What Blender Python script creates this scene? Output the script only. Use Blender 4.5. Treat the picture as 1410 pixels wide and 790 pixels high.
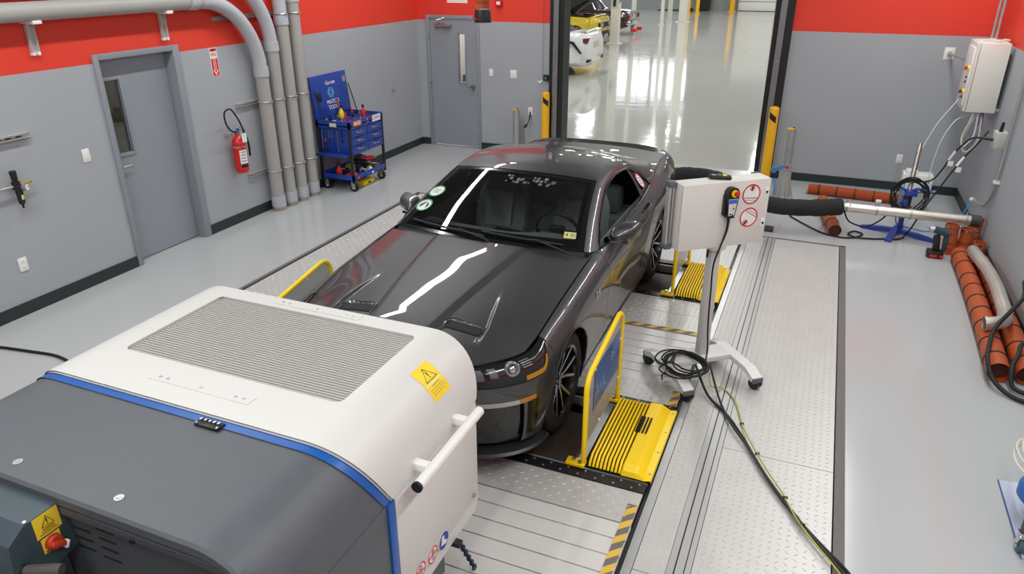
import bpy, bmesh, math, random
import numpy as np
from math import sin, cos, pi, radians, sqrt, atan2
from mathutils import Vector, Matrix, Euler

for _o in list(bpy.data.objects):
    bpy.data.objects.remove(_o)
SC = bpy.context.scene
COL = SC.collection
random.seed(7)
RNG = np.random.default_rng(7)

# ------------------------------------------------------------------ camera
CAM_H = 2.92
cam_d = bpy.data.cameras.new('camera')
cam = bpy.data.objects.new('camera', cam_d)
COL.objects.link(cam)
cam_d.sensor_width = 36.0
cam_d.lens = 36.0 * 1000.0 / 1410.0
cam_d.clip_start = 0.05
cam_d.clip_end = 200
_yaw, _pitch, _roll = radians(22.83), radians(24.18), radians(-0.09)
_f = Vector((-sin(_yaw) * cos(_pitch), cos(_yaw) * cos(_pitch), -sin(_pitch)))
_r = Vector((cos(_yaw), sin(_yaw), 0))
_u = _r.cross(_f)
_r2 = cos(_roll) * _r + sin(_roll) * _u
_u2 = -sin(_roll) * _r + cos(_roll) * _u
_m = Matrix((( _r2.x, _u2.x, -_f.x, 0), (_r2.y, _u2.y, -_f.y, 0), (_r2.z, _u2.z, -_f.z, CAM_H), (0, 0, 0, 1)))
cam.matrix_world = _m
SC.camera = cam

# ------------------------------------------------------------------ world, lights, exposure
w = bpy.data.worlds.new('world'); SC.world = w; w.use_nodes = True
w.node_tree.nodes['Background'].inputs[0].default_value = (0.75, 0.8, 0.85, 1)
w.node_tree.nodes['Background'].inputs[1].default_value = 0.35
SC.view_settings.view_transform = 'Standard'
SC.view_settings.look = 'None'
SC.view_settings.gamma = 1.0
SC.view_settings.use_curve_mapping = False
SC.view_settings.exposure = -0.10

CEIL = 4.7           # test cell ceiling
HCEIL = 7.0          # hall ceiling
def strip_light(x, y0, y1, z, width, power, color=(0.97, 1.0, 0.985)):
    d = bpy.data.lights.new('strip_light', 'AREA'); d.shape = 'RECTANGLE'
    d.size = width; d.size_y = abs(y1 - y0); d.energy = power; d.color = color
    o = bpy.data.objects.new('strip_light', d); COL.objects.link(o)
    o.location = (x, (y0 + y1) / 2, z)
    return o
CELL_LIGHTS = [(-4.78, 0.0, 4.8), (-4.78, 5.6, 10.6), (-2.6, -2.6, 1.0), (-0.8, -2.6, 0.6), (0.95, 0.0, 5.0), (0.95, 5.7, 10.7)]
for _x, _a, _b in CELL_LIGHTS:
    strip_light(_x, _a, _b, 4.22, 0.15, 24 * (_b - _a))
HALL_LIGHTS = [(x, y) for x in (-13.5, -8.0, -2.5, 3.0) for y in (16, 23, 30, 37, 44)]
for _x, _y in HALL_LIGHTS:
    strip_light(_x, _y - 1.4, _y + 1.4, 6.4, 0.35, 185)

# ------------------------------------------------------------------ materials
def lin(c):
    if isinstance(c, str):
        c = [int(c[i:i + 2], 16) / 255 for i in (0, 2, 4)]
    return tuple((v / 12.92 if v <= 0.04045 else ((v + 0.055) / 1.055) ** 2.4) for v in c)
MATS = {}
def mat(name, color, rough=0.5, metal=0.0, coat=0.0, coat_rough=0.05, var=0.06, scale=12.0, bump=0.0,
        bscale=60.0, spec=0.5, emit=None, estr=1.0, rvar=0.0, coords='Object'):
    """procedural principled material with a little noise-driven colour, gloss and relief"""
    if name in MATS: return MATS[name]
    m = bpy.data.materials.new(name); m.use_nodes = True
    nt = m.node_tree; N = nt.nodes; L = nt.links
    b = N['Principled BSDF']
    c = lin(color) if isinstance(color, str) else color
    tc = N.new('ShaderNodeTexCoord')
    no = N.new('ShaderNodeTexNoise'); no.inputs['Scale'].default_value = scale; no.inputs['Detail'].default_value = 4
    L.new(tc.outputs[coords], no.inputs['Vector'])
    mx = N.new('ShaderNodeMix'); mx.data_type = 'RGBA'
    mx.inputs[6].default_value = (c[0] * (1 - var), c[1] * (1 - var), c[2] * (1 - var), 1)
    mx.inputs[7].default_value = (min(1, c[0] * (1 + var)), min(1, c[1] * (1 + var)), min(1, c[2] * (1 + var)), 1)
    L.new(no.outputs['Fac'], mx.inputs[0]); L.new(mx.outputs[2], b.inputs['Base Color'])
    b.inputs['Roughness'].default_value = rough; b.inputs['Metallic'].default_value = metal
    b.inputs['Coat Weight'].default_value = coat; b.inputs['Coat IOR'].default_value = 1.42; b.inputs['Coat Roughness'].default_value = coat_rough
    b.inputs['Specular IOR Level'].default_value = spec
    if rvar:
        mr = N.new('ShaderNodeMapRange'); mr.inputs[3].default_value = max(0, rough - rvar); mr.inputs[4].default_value = rough + rvar
        L.new(no.outputs['Fac'], mr.inputs[0]); L.new(mr.outputs[0], b.inputs['Roughness'])
    if bump:
        n2 = N.new('ShaderNodeTexNoise'); n2.inputs['Scale'].default_value = bscale; n2.inputs['Detail'].default_value = 3
        L.new(tc.outputs[coords], n2.inputs['Vector'])
        bp = N.new('ShaderNodeBump'); bp.inputs['Strength'].default_value = bump; bp.inputs['Distance'].default_value = 0.01
        L.new(n2.outputs['Fac'], bp.inputs['Height']); L.new(bp.outputs['Normal'], b.inputs['Normal'])
    if emit:
        b.inputs['Emission Color'].default_value = (*(lin(emit) if isinstance(emit, str) else emit), 1)
        b.inputs['Emission Strength'].default_value = estr
    MATS[name] = m
    return m
def glass_mat(name, tint, gloss=1.0, ior=1.5):
    """thin sheet glass: tinted transmission plus a Fresnel mirror reflection"""
    if name in MATS: return MATS[name]
    m = bpy.data.materials.new(name); m.use_nodes = True
    nt = m.node_tree; N = nt.nodes; L = nt.links
    for n in list(N):
        if n.type == 'BSDF_PRINCIPLED': N.remove(n)
    out = [n for n in N if n.type == 'OUTPUT_MATERIAL'][0]
    t = N.new('ShaderNodeBsdfTransparent'); t.inputs[0].default_value = (*tint, 1)
    g = N.new('ShaderNodeBsdfGlossy'); g.inputs['Roughness'].default_value = 0.02; g.inputs[0].default_value = (gloss, gloss, gloss, 1)
    fr = N.new('ShaderNodeFresnel'); fr.inputs[0].default_value = ior
    mx = N.new('ShaderNodeMixShader')
    L.new(fr.outputs[0], mx.inputs[0]); L.new(t.outputs[0], mx.inputs[1]); L.new(g.outputs[0], mx.inputs[2])
    L.new(mx.outputs[0], out.inputs[0])
    MATS[name] = m
    return m

# ------------------------------------------------------------------ mesh helpers
class MB:
    """collects shapes; build() links them as ONE mesh object"""
    def __init__(s):
        s.v = []; s.f = []; s.n = 0
    def add(s, verts, faces):
        verts = np.asarray(verts, float).reshape(-1, 3)
        s.v.append(verts); k = s.n
        s.f += [tuple(int(i) + k for i in f) for f in faces]
        s.n += len(verts)
        return s
    def xf(s, mtx):
        mtx = np.array(mtx)
        s.v = [v @ mtx[:3, :3].T + mtx[:3, 3] for v in s.v]
        return s
    def box(s, lo, hi, bevel=0.0, rot=None, piv=None):
        lo = np.minimum(lo, hi); hi2 = np.maximum(lo, hi); hi = hi2
        c = (lo + hi) / 2; h = (hi - lo) / 2
        if bevel <= 0:
            V = np.array([[x, y, z] for z in (-1, 1) for y in (-1, 1) for x in (-1, 1)], float) * h
            F = [(0, 2, 3, 1), (4, 5, 7, 6), (0, 1, 5, 4), (2, 6, 7, 3), (0, 4, 6, 2), (1, 3, 7, 5)]
        else:
            b = min(bevel, h.min() * 0.95)
            bm = bmesh.new()
            bmesh.ops.create_cube(bm, size=1.0)
            for q in bm.verts: q.co = Vector((q.co.x * 2 * h[0], q.co.y * 2 * h[1], q.co.z * 2 * h[2]))
            bmesh.ops.bevel(bm, geom=list(bm.edges), offset=b, segments=2, affect='EDGES', profile=0.5)
            bm.verts.index_update()
            V = np.array([q.co[:] for q in bm.verts]); F = [tuple(q.index for q in f.verts) for f in bm.faces]
            bm.free()
        if rot is not None:
            R = np.array(Euler(rot).to_matrix()); V = V @ R.T
        return s.add(V + c, F)
    def cyl(s, p0, p1, r0, r1=None, seg=16, cap=True):
        r1 = r0 if r1 is None else r1
        p0 = np.array(p0, float); p1 = np.array(p1, float)
        d = p1 - p0; L = np.linalg.norm(d); d = d / L
        a = np.array([0, 0, 1.0]) if abs(d[2]) < 0.9 else np.array([1.0, 0, 0])
        u = np.cross(d, a); u /= np.linalg.norm(u); v = np.cross(d, u)
        t = np.linspace(0, 2 * pi, seg, endpoint=False)
        ring = np.cos(t)[:, None] * u + np.sin(t)[:, None] * v
        V = np.vstack([p0 + r0 * ring, p1 + r1 * ring])
        F = [(i, i + seg, (i + 1) % seg + seg, (i + 1) % seg) for i in range(seg)]
        if cap: F += [tuple(range(seg)), tuple(range(2 * seg - 1, seg - 1, -1))]
        return s.add(V, F)
    def tube(s, pts, r, seg=10, cap=True, closed=False):
        P = np.asarray(pts, float); n = len(P)
        if np.isscalar(r): r = np.full(n, r)
        T = np.gradient(P, axis=0)
        if closed: T = np.roll(P, -1, 0) - np.roll(P, 1, 0)
        T /= np.linalg.norm(T, axis=1)[:, None] + 1e-12
        a = np.array([0, 0, 1.0]) if abs(T[0][2]) < 0.9 else np.array([1.0, 0, 0])
        u = np.cross(T[0], a); u /= np.linalg.norm(u)
        ang = np.linspace(0, 2 * pi, seg, endpoint=False); V = []
        for i in range(n):
            u = u - T[i] * (u @ T[i]); u /= np.linalg.norm(u)
            v = np.cross(T[i], u)
            V.append(P[i] + r[i] * (np.cos(ang)[:, None] * u + np.sin(ang)[:, None] * v))
        V = np.vstack(V); F = []
        for i in range(n if closed else n - 1):
            k = (i + 1) % n
            for j in range(seg):
                F.append((i * seg + j, i * seg + (j + 1) % seg, k * seg + (j + 1) % seg, k * seg + j))
        if cap and not closed:
            F += [tuple(range(seg - 1, -1, -1)), tuple(range((n - 1) * seg, n * seg))]
        return s.add(V, F)
    def lathe(s, prof, seg=24, o=(0, 0, 0), axis='z', closed=False):
        """prof: list of (radius, height)"""
        P = np.array(prof, float); n = len(P); V = []
        for t in np.linspace(0, 2 * pi, seg, endpoint=False):
            if axis == 'z': V.append(np.c_[P[:, 0] * cos(t), P[:, 0] * sin(t), P[:, 1]])
            elif axis == 'x': V.append(np.c_[P[:, 1], P[:, 0] * cos(t), P[:, 0] * sin(t)])
            else: V.append(np.c_[P[:, 0] * sin(t), P[:, 1], P[:, 0] * cos(t)])
        V = np.vstack(V) + np.array(o, float); F = []
        for i in range(seg):
            k = (i + 1) % seg
            for j in range(n - 1 if not closed else n):
                l = (j + 1) % n
                F.append((i * n + j, k * n + j, k * n + l, i * n + l))
        return s.add(V, F)
    def prism(s, poly, d0, d1, plane='xy'):
        """extrude a 2-D polygon along the third axis"""
        n = len(poly)
        def P(a, b, c):
            return {'xy': (a, b, c), 'yz': (c, a, b), 'xz': (a, c, b)}[plane]
        V = [P(a, b, d0) for a, b in poly] + [P(a, b, d1) for a, b in poly]
        F = [(i, (i + 1) % n, (i + 1) % n + n, i + n) for i in range(n)] + [tuple(range(n - 1, -1, -1)), tuple(range(n, 2 * n))]
        return s.add(V, F)
    def grid(s, G, thick=None, flip=False):
        G = np.asarray(G, float); a, b = G.shape[:2]
        V = G.reshape(-1, 3)
        F = [(i * b + j, i * b + j + 1, (i + 1) * b + j + 1, (i + 1) * b + j) for i in range(a - 1) for j in range(b - 1)]
        if flip: F = [f[::-1] for f in F]
        return s.add(V, F)
    def ball(s, c, r, seg=16, rings=10, sc=(1, 1, 1)):
        pr = [(sin(pi * i / rings), -cos(pi * i / rings)) for i in range(rings + 1)]
        t = MB().lathe(pr, seg)
        V = np.vstack(t.v) * np.array(sc) * r + np.array(c)
        return s.add(V, t.f)
    def build(s, name, material, parent=None, smooth=40, off=None):
        me = bpy.data.meshes.new(name)
        V = np.vstack(s.v) if s.v else np.zeros((0, 3))
        me.from_pydata(V.tolist(), [], s.f); me.update()
        bm = bmesh.new(); bm.from_mesh(me)
        bmesh.ops.remove_doubles(bm, verts=bm.verts, dist=1e-5)
        bmesh.ops.recalc_face_normals(bm, faces=bm.faces)
        bm.to_mesh(me); bm.free()
        if material is not None: me.materials.append(material)
        if smooth:
            me.shade_smooth(); me.set_sharp_from_angle(angle=radians(smooth))
        o = bpy.data.objects.new(name, me); COL.objects.link(o)
        if parent is not None:
            o.parent = parent
        if off is not None: o.location = off
        return o

def raw(name, V, F, material, parent=None, smooth=0):
    me = bpy.data.meshes.new(name)
    me.from_pydata(np.asarray(V).tolist(), [], [tuple(int(i) for i in f) for f in F]); me.update()
    me.materials.append(material)
    if smooth: me.shade_smooth(); me.set_sharp_from_angle(angle=radians(smooth))
    o = bpy.data.objects.new(name, me); COL.objects.link(o)
    if parent is not None: o.parent = parent
    return o
def tag(o, label=None, cat=None, group=None, kind=None):
    if label: o['label'] = label
    if cat: o['category'] = cat
    if group: o['group'] = group
    if kind: o['kind'] = kind
    return o
def thing(name, label, cat, loc=(0, 0, 0), rz=0.0, group=None):
    o = bpy.data.objects.new(name, None); COL.objects.link(o)
    o.empty_display_size = 0.1
    o.location = loc; o.rotation_euler = (0, 0, rz)
    return tag(o, label, cat, group)
def wthing(name, label, cat, loc, group=None):
    """thing whose parts are given in world coordinates: returns (root, offset)"""
    r = thing(name, label, cat, loc, 0, group)
    return r, tuple(-c for c in loc)
def dup(root, loc, rz, label=None, group=None):
    def cp(o, parent):
        c = o.copy(); COL.objects.link(c)
        c.parent = parent
        for ch in kids.get(o.name, []): cp(ch, c)
        return c
    kids = {}
    for o in list(COL.objects):
        if o.parent: kids.setdefault(o.parent.name, []).append(o)
    r = cp(root, None); r.location = loc; r.rotation_euler = (0, 0, rz)
    if label: r['label'] = label
    if group: r['group'] = group
    return r
def crom(pts, n, closed=False):
    """Catmull-Rom through points, n samples (chord spaced)"""
    P = np.asarray(pts, float)
    if closed: P = np.vstack([P, P[:1]])
    d = np.r_[0, np.cumsum(np.maximum(np.linalg.norm(np.diff(P, axis=0), axis=1), 1e-6))]
    t = np.linspace(0, d[-1], n, endpoint=not closed)
    return hermite(d, P, t, closed)
def hermite(d, P, t, closed=False):
    d = np.asarray(d, float); P = np.asarray(P, float)
    m = np.zeros_like(P); h = np.diff(d); s = np.diff(P, axis=0) / h.reshape((-1,) + (1,) * (P.ndim - 1))
    hh = h.reshape((-1,) + (1,) * (P.ndim - 1))
    if len(P) > 2: m[1:-1] = (s[:-1] * hh[1:] + s[1:] * hh[:-1]) / (hh[1:] + hh[:-1])
    m[0] = s[0]; m[-1] = s[-1]
    if closed: m[0] = m[-1] = (s[0] + s[-1]) / 2
    t = np.asarray(t, float)
    i = np.clip(np.searchsorted(d, t, side='right') - 1, 0, len(h) - 1)
    q = ((t - d[i]) / h[i])
    sh = (-1,) + (1,) * (P.ndim - 1); q = q.reshape(sh); H = h[i].reshape(sh)
    return ((2 * q**3 - 3 * q**2 + 1) * P[i] + (q**3 - 2 * q**2 + q) * H * m[i] + (-2 * q**3 + 3 * q**2) * P[i + 1] + (q**3 - q**2) * H * m[i + 1])
def sstep(a, b, x):
    t = np.clip((np.asarray(x, float) - a) / (b - a), 0, 1); return t * t * (3 - 2 * t)
def text_mb(txt, size, depth=0.001, align='CENTER'):
    """flat lettering, in the xy plane, as an MB"""
    cu = bpy.data.curves.new('lettering', 'FONT'); cu.body = txt; cu.size = size; cu.align_x = align; cu.align_y = 'CENTER'
    cu.extrude = depth; cu.resolution_u = 3
    o = bpy.data.objects.new('lettering', cu); COL.objects.link(o)
    bpy.context.view_layer.update()
    me = bpy.data.meshes.new_from_object(o.evaluated_get(bpy.context.evaluated_depsgraph_get()))
    V = np.array([v.co[:] for v in me.vertices]).reshape(-1, 3); F = [tuple(p.vertices) for p in me.polygons]
    bpy.data.objects.remove(o); bpy.data.curves.remove(cu); bpy.data.meshes.remove(me)
    b = MB()
    if len(V): b.add(V, F)
    return b
def frame(o, ex, ey):
    """matrix: local x -> ex, local y -> ey, origin o"""
    ex = Vector(ex).normalized(); ey = Vector(ey); ey = (ey - ex * ex.dot(ey)).normalized(); ez = ex.cross(ey)
    return Matrix(((ex.x, ey.x, ez.x, o[0]), (ex.y, ey.y, ez.y, o[1]), (ex.z, ey.z, ez.z, o[2]), (0, 0, 0, 1)))
# ------------------------------------------------------------------ palette
M_wall = None
def two_tone_wall(name):
    m = mat(name, 'a4a9ae', rough=0.62, var=0.015, scale=3.0, bump=0.05, bscale=160.0)
    nt = m.node_tree; N = nt.nodes; L = nt.links; b = N['Principled BSDF']
    tc = [n for n in N if n.type == 'TEX_COORD'][0]
    sx = N.new('ShaderNodeSeparateXYZ'); L.new(tc.outputs['Object'], sx.inputs[0])
    gt = N.new('ShaderNodeMath'); gt.operation = 'GREATER_THAN'; gt.inputs[1].default_value = 2.047; L.new(sx.outputs['Z'], gt.inputs[0])
    lt = N.new('ShaderNodeMath'); lt.operation = 'LESS_THAN'; lt.inputs[1].default_value = 2.95; L.new(sx.outputs['Z'], lt.inputs[0])
    gl = N.new('ShaderNodeMath'); gl.operation = 'MULTIPLY'; L.new(gt.outputs[0], gl.inputs[0]); L.new(lt.outputs[0], gl.inputs[1]); gt = gl
    old = b.inputs['Base Color'].links[0].from_socket
    mx = N.new('ShaderNodeMix'); mx.data_type = 'RGBA'; L.new(gt.outputs[0], mx.inputs[0]); L.new(old, mx.inputs[6])
    mx.inputs[7].default_value = (*lin('e13c29'), 1); L.new(mx.outputs[2], b.inputs['Base Color'])
    return m
M_wall = two_tone_wall('wall_paint')
M_floor = mat('epoxy_floor', 'b3b5b6', rough=0.16, var=0.03, scale=0.7, coat=0.0, rvar=0.05, spec=0.5, bump=0.012, bscale=2.2)
M_hfloor = mat('hall_floor', 'b0aea8', rough=0.085, var=0.05, scale=0.5, rvar=0.04, spec=0.7, bump=0.32, bscale=1.5)
M_ceil = mat('ceiling_paint', 'a2a5a8', rough=0.9, var=0.03)
M_base = mat('base_rubber', '22302f', rough=0.45, var=0.05)
M_door = mat('door_paint', '8e959d', rough=0.45, var=0.015, scale=4)
M_frame = mat('frame_paint', '8a9198', rough=0.4, var=0.015, scale=4)
M_white = mat('white_plastic', 'ecebe6', rough=0.4, var=0.01)
M_black = mat('black_plastic', '17181a', rough=0.45, var=0.1)
M_rubber = mat('black_rubber', '141415', rough=0.65, var=0.12)
M_steel = mat('brushed_steel', 'b9b7b0', rough=0.28, metal=1.0, var=0.06, scale=30, rvar=0.06)
M_galv = mat('galvanised_steel', 'b9bbbb', rough=0.36, metal=0.65, var=0.16, scale=25, rvar=0.08)
M_chrome = mat('chrome', 'd8d9da', rough=0.08, metal=1.0, var=0.02)
M_yellow = mat('safety_yellow', 'ffd600', rough=0.38, var=0.03, scale=8)
M_boll = mat('bollard_yellow', 'f2b81c', rough=0.4, var=0.04, scale=5)
M_red = mat('signal_red', 'd02124', rough=0.3, var=0.04)
M_blue = mat('signal_blue', '1b4fa8', rough=0.35, var=0.04)
M_dark = mat('dark_void', '0b0c0d', rough=0.8, var=0.1)
M_wglass = glass_mat('door_glass', (0.75, 0.78, 0.74))

# ------------------------------------------------------------------ room shell
LX, RX, BY, FY = -6.35, 1.86, 11.08, -3.2
def struct(name, mb, m, parent=None, smooth=0):
    o = mb.build(name, m, parent, smooth=smooth)
    if parent is None: o['kind'] = 'structure'
    return o
D1a, D1b = 5.035, 5.925          # left door clear opening (y)
D2a, D2b = -6.125, -5.27         # back door clear opening (x)
OPL, OPR, OPT = -3.90, -0.64, 4.2  # big opening (x0, x1, top)
b = MB()
b.box((LX - .25, FY, 0), (LX, D1a - .05, CEIL)); b.box((LX - .25, D1b + .05, 0), (LX, BY + .25, CEIL)); b.box((LX - .25, D1a - .05, 2.085), (LX, D1b + .05, CEIL))
struct('wall_left', b, M_wall)
b = MB()
b.box((LX, BY, 0), (D2a - .05, BY + .25, CEIL)); b.box((D2b + .05, BY, 0), (OPL, BY + .25, CEIL)); b.box((D2a - .05, BY, 2.09), (D2b + .05, BY + .25, CEIL))
b.box((OPL, BY, OPT), (OPR, BY + .25, CEIL)); b.box((OPR, BY, 0), (RX, BY + .25, CEIL))
struct('wall_back', b, M_wall)
struct('wall_right', MB().box((RX, FY, 0), (RX + .25, BY + .25, CEIL)), M_wall)
struct('wall_front', MB().box((LX - .25, FY - .25, 0), (RX + .25, FY, CEIL)), M_wall)
struct('ceiling', MB().box((LX - .25, FY - .25, CEIL), (RX + .25, BY + .25, CEIL + .2)), M_ceil)
# floor slab with the test-stand pit left open
PX0, PX1, PY0, PY1 = -4.97, 0.49, -1.5, 8.44
b = MB()
b.box((LX - .3, FY - .25, -.3), (PX0, BY + .25, 0)); b.box((PX1, FY - .25, -.3), (RX + .3, BY + .25, 0))
b.box((PX0, PY1, -.3), (PX1, BY + .25, 0)); b.box((PX0, FY - .25, -.3), (PX1, PY0, 0))
FLOOR = struct('floor', b, M_floor)
_nt = M_hfloor.node_tree; _mp = _nt.nodes.new('ShaderNodeMapping'); _mp.inputs['Scale'].default_value = (.7, 2.6, 1)
_n2 = [n for n in _nt.nodes if n.type == 'TEX_NOISE'][1]; _nt.links.new([n for n in _nt.nodes if n.type == 'TEX_COORD'][0].outputs['Object'], _mp.inputs[0]); _nt.links.new(_mp.outputs[0], _n2.inputs['Vector'])
struct('pit_base', MB().box((PX0, PY0, -.62), (PX1, PY1, -.58)), M_dark, FLOOR)
HX0, HX1, HY = -17.0, 8.0, 51.0
struct('floor_hall', MB().box((HX0, BY + .25, -.3), (HX1, HY, 0)), M_hfloor)
# rubber base along the walls
BH, BT = 0.115, 0.012
def baseboard(name, lo, hi): struct(name, MB().box(lo, hi), M_base)
baseboard('baseboard_left', (LX, FY, 0), (LX + BT, D1a - .06, BH))
baseboard('baseboard_left_rear', (LX, D1b + .095, 0), (LX + BT, BY, BH))
baseboard('baseboard_back_left', (LX, BY - BT, 0), (D2a - .06, BY, BH))
baseboard('baseboard_back_middle', (D2b + .06, BY - BT, 0), (OPL - .12, BY, BH))
baseboard('baseboard_back_right', (OPR + .12, BY - BT, 0), (RX, BY, BH))
baseboard('baseboard_right', (RX - BT, FY, 0), (RX, BY, BH))

# ------------------------------------------------------------------ doors
def hinge(mb, p0, p1): mb.cyl(p0, p1, .009, seg=8)
DL = thing('door_1', None, None, (LX, (D1a + D1b) / 2, 0)); DL['kind'] = 'structure'
O1 = (-LX, -(D1a + D1b) / 2, 0)
b = MB()   # frame: casing on the wall, deep jamb
yc, y0, y1 = (D1a + D1b) / 2, D1a - .055, D1b + .055
for lo, hi in (((-.20, y0, 0), (.022, D1a, 2.125)), ((-.20, D1b, 0), (.022, y1 + .03, 2.125)), ((-.199, D1a, 2.07), (.0215, D1b, 2.1245))):
    b.box((LX + lo[0], lo[1], lo[2]), (LX + hi[0], hi[1], hi[2]), .004)
b.box((LX - .17, D1a, 0), (LX - .155, D1a + .015, 2.07)); b.box((LX - .17, D1b - .015, 0), (LX - .155, D1b, 2.07)); b.box((LX - .17, D1a, 2.055), (LX - .155, D1b, 2.07))
b.build('door_frame', M_frame, DL, off=O1)
wy0, wy1, wz0, wz1 = D1a + .10, D1a + .27, 1.14, 1.86
b = MB(); xa, xb = LX - .155, LX - .11
for lo, hi in (((D1a + .004, .012), (wy0, 2.065)), ((wy1, .012), (D1b - .004, 2.065)), ((wy0, .012), (wy1, wz0)), ((wy0, wz1), (wy1, 2.065))):
    b.box((xa, lo[0], lo[1]), (xb, hi[0], hi[1]))
leaf = b.build('door_leaf', M_door, DL, off=O1)
b = MB()
for lo, hi in (((wy0 - .03, wz0 - .03), (wy0, wz1 + .03)), ((wy1, wz0 - .03), (wy1 + .03, wz1 + .03)), ((wy0, wz0 - .03), (wy1, wz0)), ((wy0, wz1), (wy1, wz1 + .03))):
    b.box((xb, lo[0], lo[1]), (xb + .012, hi[0], hi[1]), .003)
b.build('window_bead', M_frame, leaf)
MB().box((LX - .134, wy0, wz0), (LX - .130, wy1, wz1)).build('window_pane', M_wglass, leaf)
b = MB(); b.cyl((xb, D1a + .07, 1.02), (xb + .05, D1a + .07, 1.02), .012); b.lathe([(0, 0), (.03, 0), (.03, .008), (0, .008)], 20, (xb, D1a + .07, 1.02), 'x'); b.tube([(xb + .05, D1a + .07, 1.02), (xb + .052, D1a + .11, 1.02), (xb + .05, D1a + .18, 1.018)], .01)
b.build('door_handle', M_steel, DL, off=O1)
# the corridor behind the left door, seen through its pane
M_corr = mat('corridor_wall', 'a39a80', rough=0.8, var=0.04)
b = MB(); b.box((LX - 2.2, 3.0, 0), (LX - 2.0, 9, 2.9)); b.box((LX - 2.2, 3, -.1), (LX - .25, 9, 0)); b.box((LX - 2.2, 9, 0), (LX - .25, 9.1, 2.9)); b.box((LX - 2.2, 2.9, 0), (LX - .25, 3, 2.9)); b.box((LX - 2.2, 2.9, 2.9), (LX - .25, 9.1, 3))
struct('wall_corridor', b, M_corr)
MB().box((LX - 2.0, 6.5, 0), (LX - 1.95, 7.4, 2.1)).build('trim_1', mat('corridor_trim', '55524a', rough=.5))['kind'] = 'structure'
_d = bpy.data.lights.new('corridor_light', 'AREA'); _d.size = .6; _d.energy = 45; _o = bpy.data.objects.new('corridor_light', _d); COL.objects.link(_o); _o.location = (LX - 1.1, 6, 2.85)

DB = thing('door_2', None, None, ((D2a + D2b) / 2, BY, 0)); DB['kind'] = 'structure'
O2 = (-(D2a + D2b) / 2, -BY, 0)
b = MB()
for lo, hi in (((D2a - .055, 0), (D2a, 2.125)), ((D2b, 0), (D2b + .055, 2.125)), ((D2a, 2.07), (D2b, 2.1245))):
    b.box((lo[0], BY - .022, lo[1]), (hi[0], BY + .2, hi[1]), .004)
b.build('door_frame', M_frame, DB, off=O2)
vx0, vx1, vz0, vz1 = D2b - .33, D2b - .215, 1.09, 1.84
b = MB(); ya, yb = BY - .004, BY + .041
for lo, hi in (((D2a + .004, .03), (vx0, 2.065)), ((vx1, .03), (D2b - .004, 2.065)), ((vx0, .03), (vx1, vz0)), ((vx0, vz1), (vx1, 2.065))):
    b.box((lo[0], ya, lo[1]), (hi[0], yb, hi[1]))
leaf2 = b.build('door_leaf', M_door, DB, off=O2)
b = MB()
for lo, hi in (((vx0 - .025, vz0 - .025), (vx0, vz1 + .025)), ((vx1, vz0 - .025), (vx1 + .025, vz1 + .025)), ((vx0, vz0 - .025), (vx1, vz0)), ((vx0, vz1), (vx1, vz1 + .025))):
    b.box((lo[0], ya - .01, lo[1]), (hi[0], ya, hi[1]), .003)
b.build('window_bead', M_frame, leaf2)
MB().box((vx0, ya + .02, vz0), (vx1, ya + .024, vz1)).build('window_pane', M_wglass, leaf2)
b = MB(); hx = D2b - .07; b.lathe([(0, 0), (.035, 0), (.035, -.01), (.02, -.03), (.034, -.05), (.03, -.075), (0, -.08)], 20, (hx, ya, 1.03), 'y'); b.tube([(hx, ya - .055, 1.03), (hx - .06, ya - .06, 1.035), (hx - .13, ya - .055, 1.04)], .011)
b.build('door_handle', M_steel, DB, off=O2)
b = MB(); b.box((D2a + .12, ya - .065, 1.945), (D2a + .42, ya - .004, 1.995), .008)
cl = b.build('door_closer', M_steel, DB, off=O2)
b = MB(); b.tube([(D2a + .2, ya - .03, 2.0), (D2a + .22, ya - .16, 2.06), (D2a + .32, ya - .05, 2.09)], .009, 8); b.build('closer_arm', M_steel, cl)
for z in (.32, 1.05, 1.8):
    MB().cyl((D2a - .003, ya - .012, z - .055), (D2a - .003, ya - .012, z + .055), .011, seg=10).build('hinge', M_steel, DB, off=O2)
MB().box((D2a + .06, BY - .03, .0), (D2b, BY + .05, .012)).build('threshold', M_galv, DB, off=O2)
struct('wall_office', MB().box((-7.2, 12.5, 0), (-4.75, 12.6, 3)).box((-7.2, BY + .25, 2.9), (-4.75, 12.6, 3)).box((-7.2, BY + .25, 0), (-7.1, 12.6, 3)).box((-4.85, BY + .25, 0), (-4.75, 12.6, 3)), mat('office_wall', 'd5d8d8', rough=.8))
_d = bpy.data.lights.new('office_light', 'AREA'); _d.size = .8; _d.energy = 55; _o = bpy.data.objects.new('office_light', _d); COL.objects.link(_o); _o.location = (-5.8, 11.9, 2.85)
MB().box((-6.2, 12.4, .55), (-5.0, 12.49, 1.0)).build('trim_2', mat('office_dado', '44504f', rough=.5))['kind'] = 'structure'

# ------------------------------------------------------------------ the big opening: guide rails of the overhead door
M_rail = mat('rail_steel', '8f9294', rough=.35, metal=.7, var=.05)
def jamb(name, label, parts, xs):
    t, o = wthing(name, label, 'door track', (xs, BY + .1, 0))
    for nm, m, lo, hi in parts:
        MB().box(lo, hi).build(nm, m, t, off=o)
    b = MB()
    for k in range(9):
        b.cyl((xs, BY - .075, .3 + k * .45), (xs, BY - .062, .3 + k * .45), .012, seg=8)
    b.build('bolt_row', M_steel, t, off=o)
jamb('door_track', 'tall steel guide rail with black edge strips, left of the big opening',
     [('edge_strip', M_black, (OPL - .11, BY - .05, 0), (OPL - .05, BY + .24, OPT)), ('guide_rail', M_rail, (OPL - .05, BY - .06, 0), (OPL + .03, BY + .10, OPT)), ('edge_strip', M_black, (OPL + .03, BY - .03, 0), (OPL + .11, BY + .27, OPT))], OPL - .01)
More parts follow.
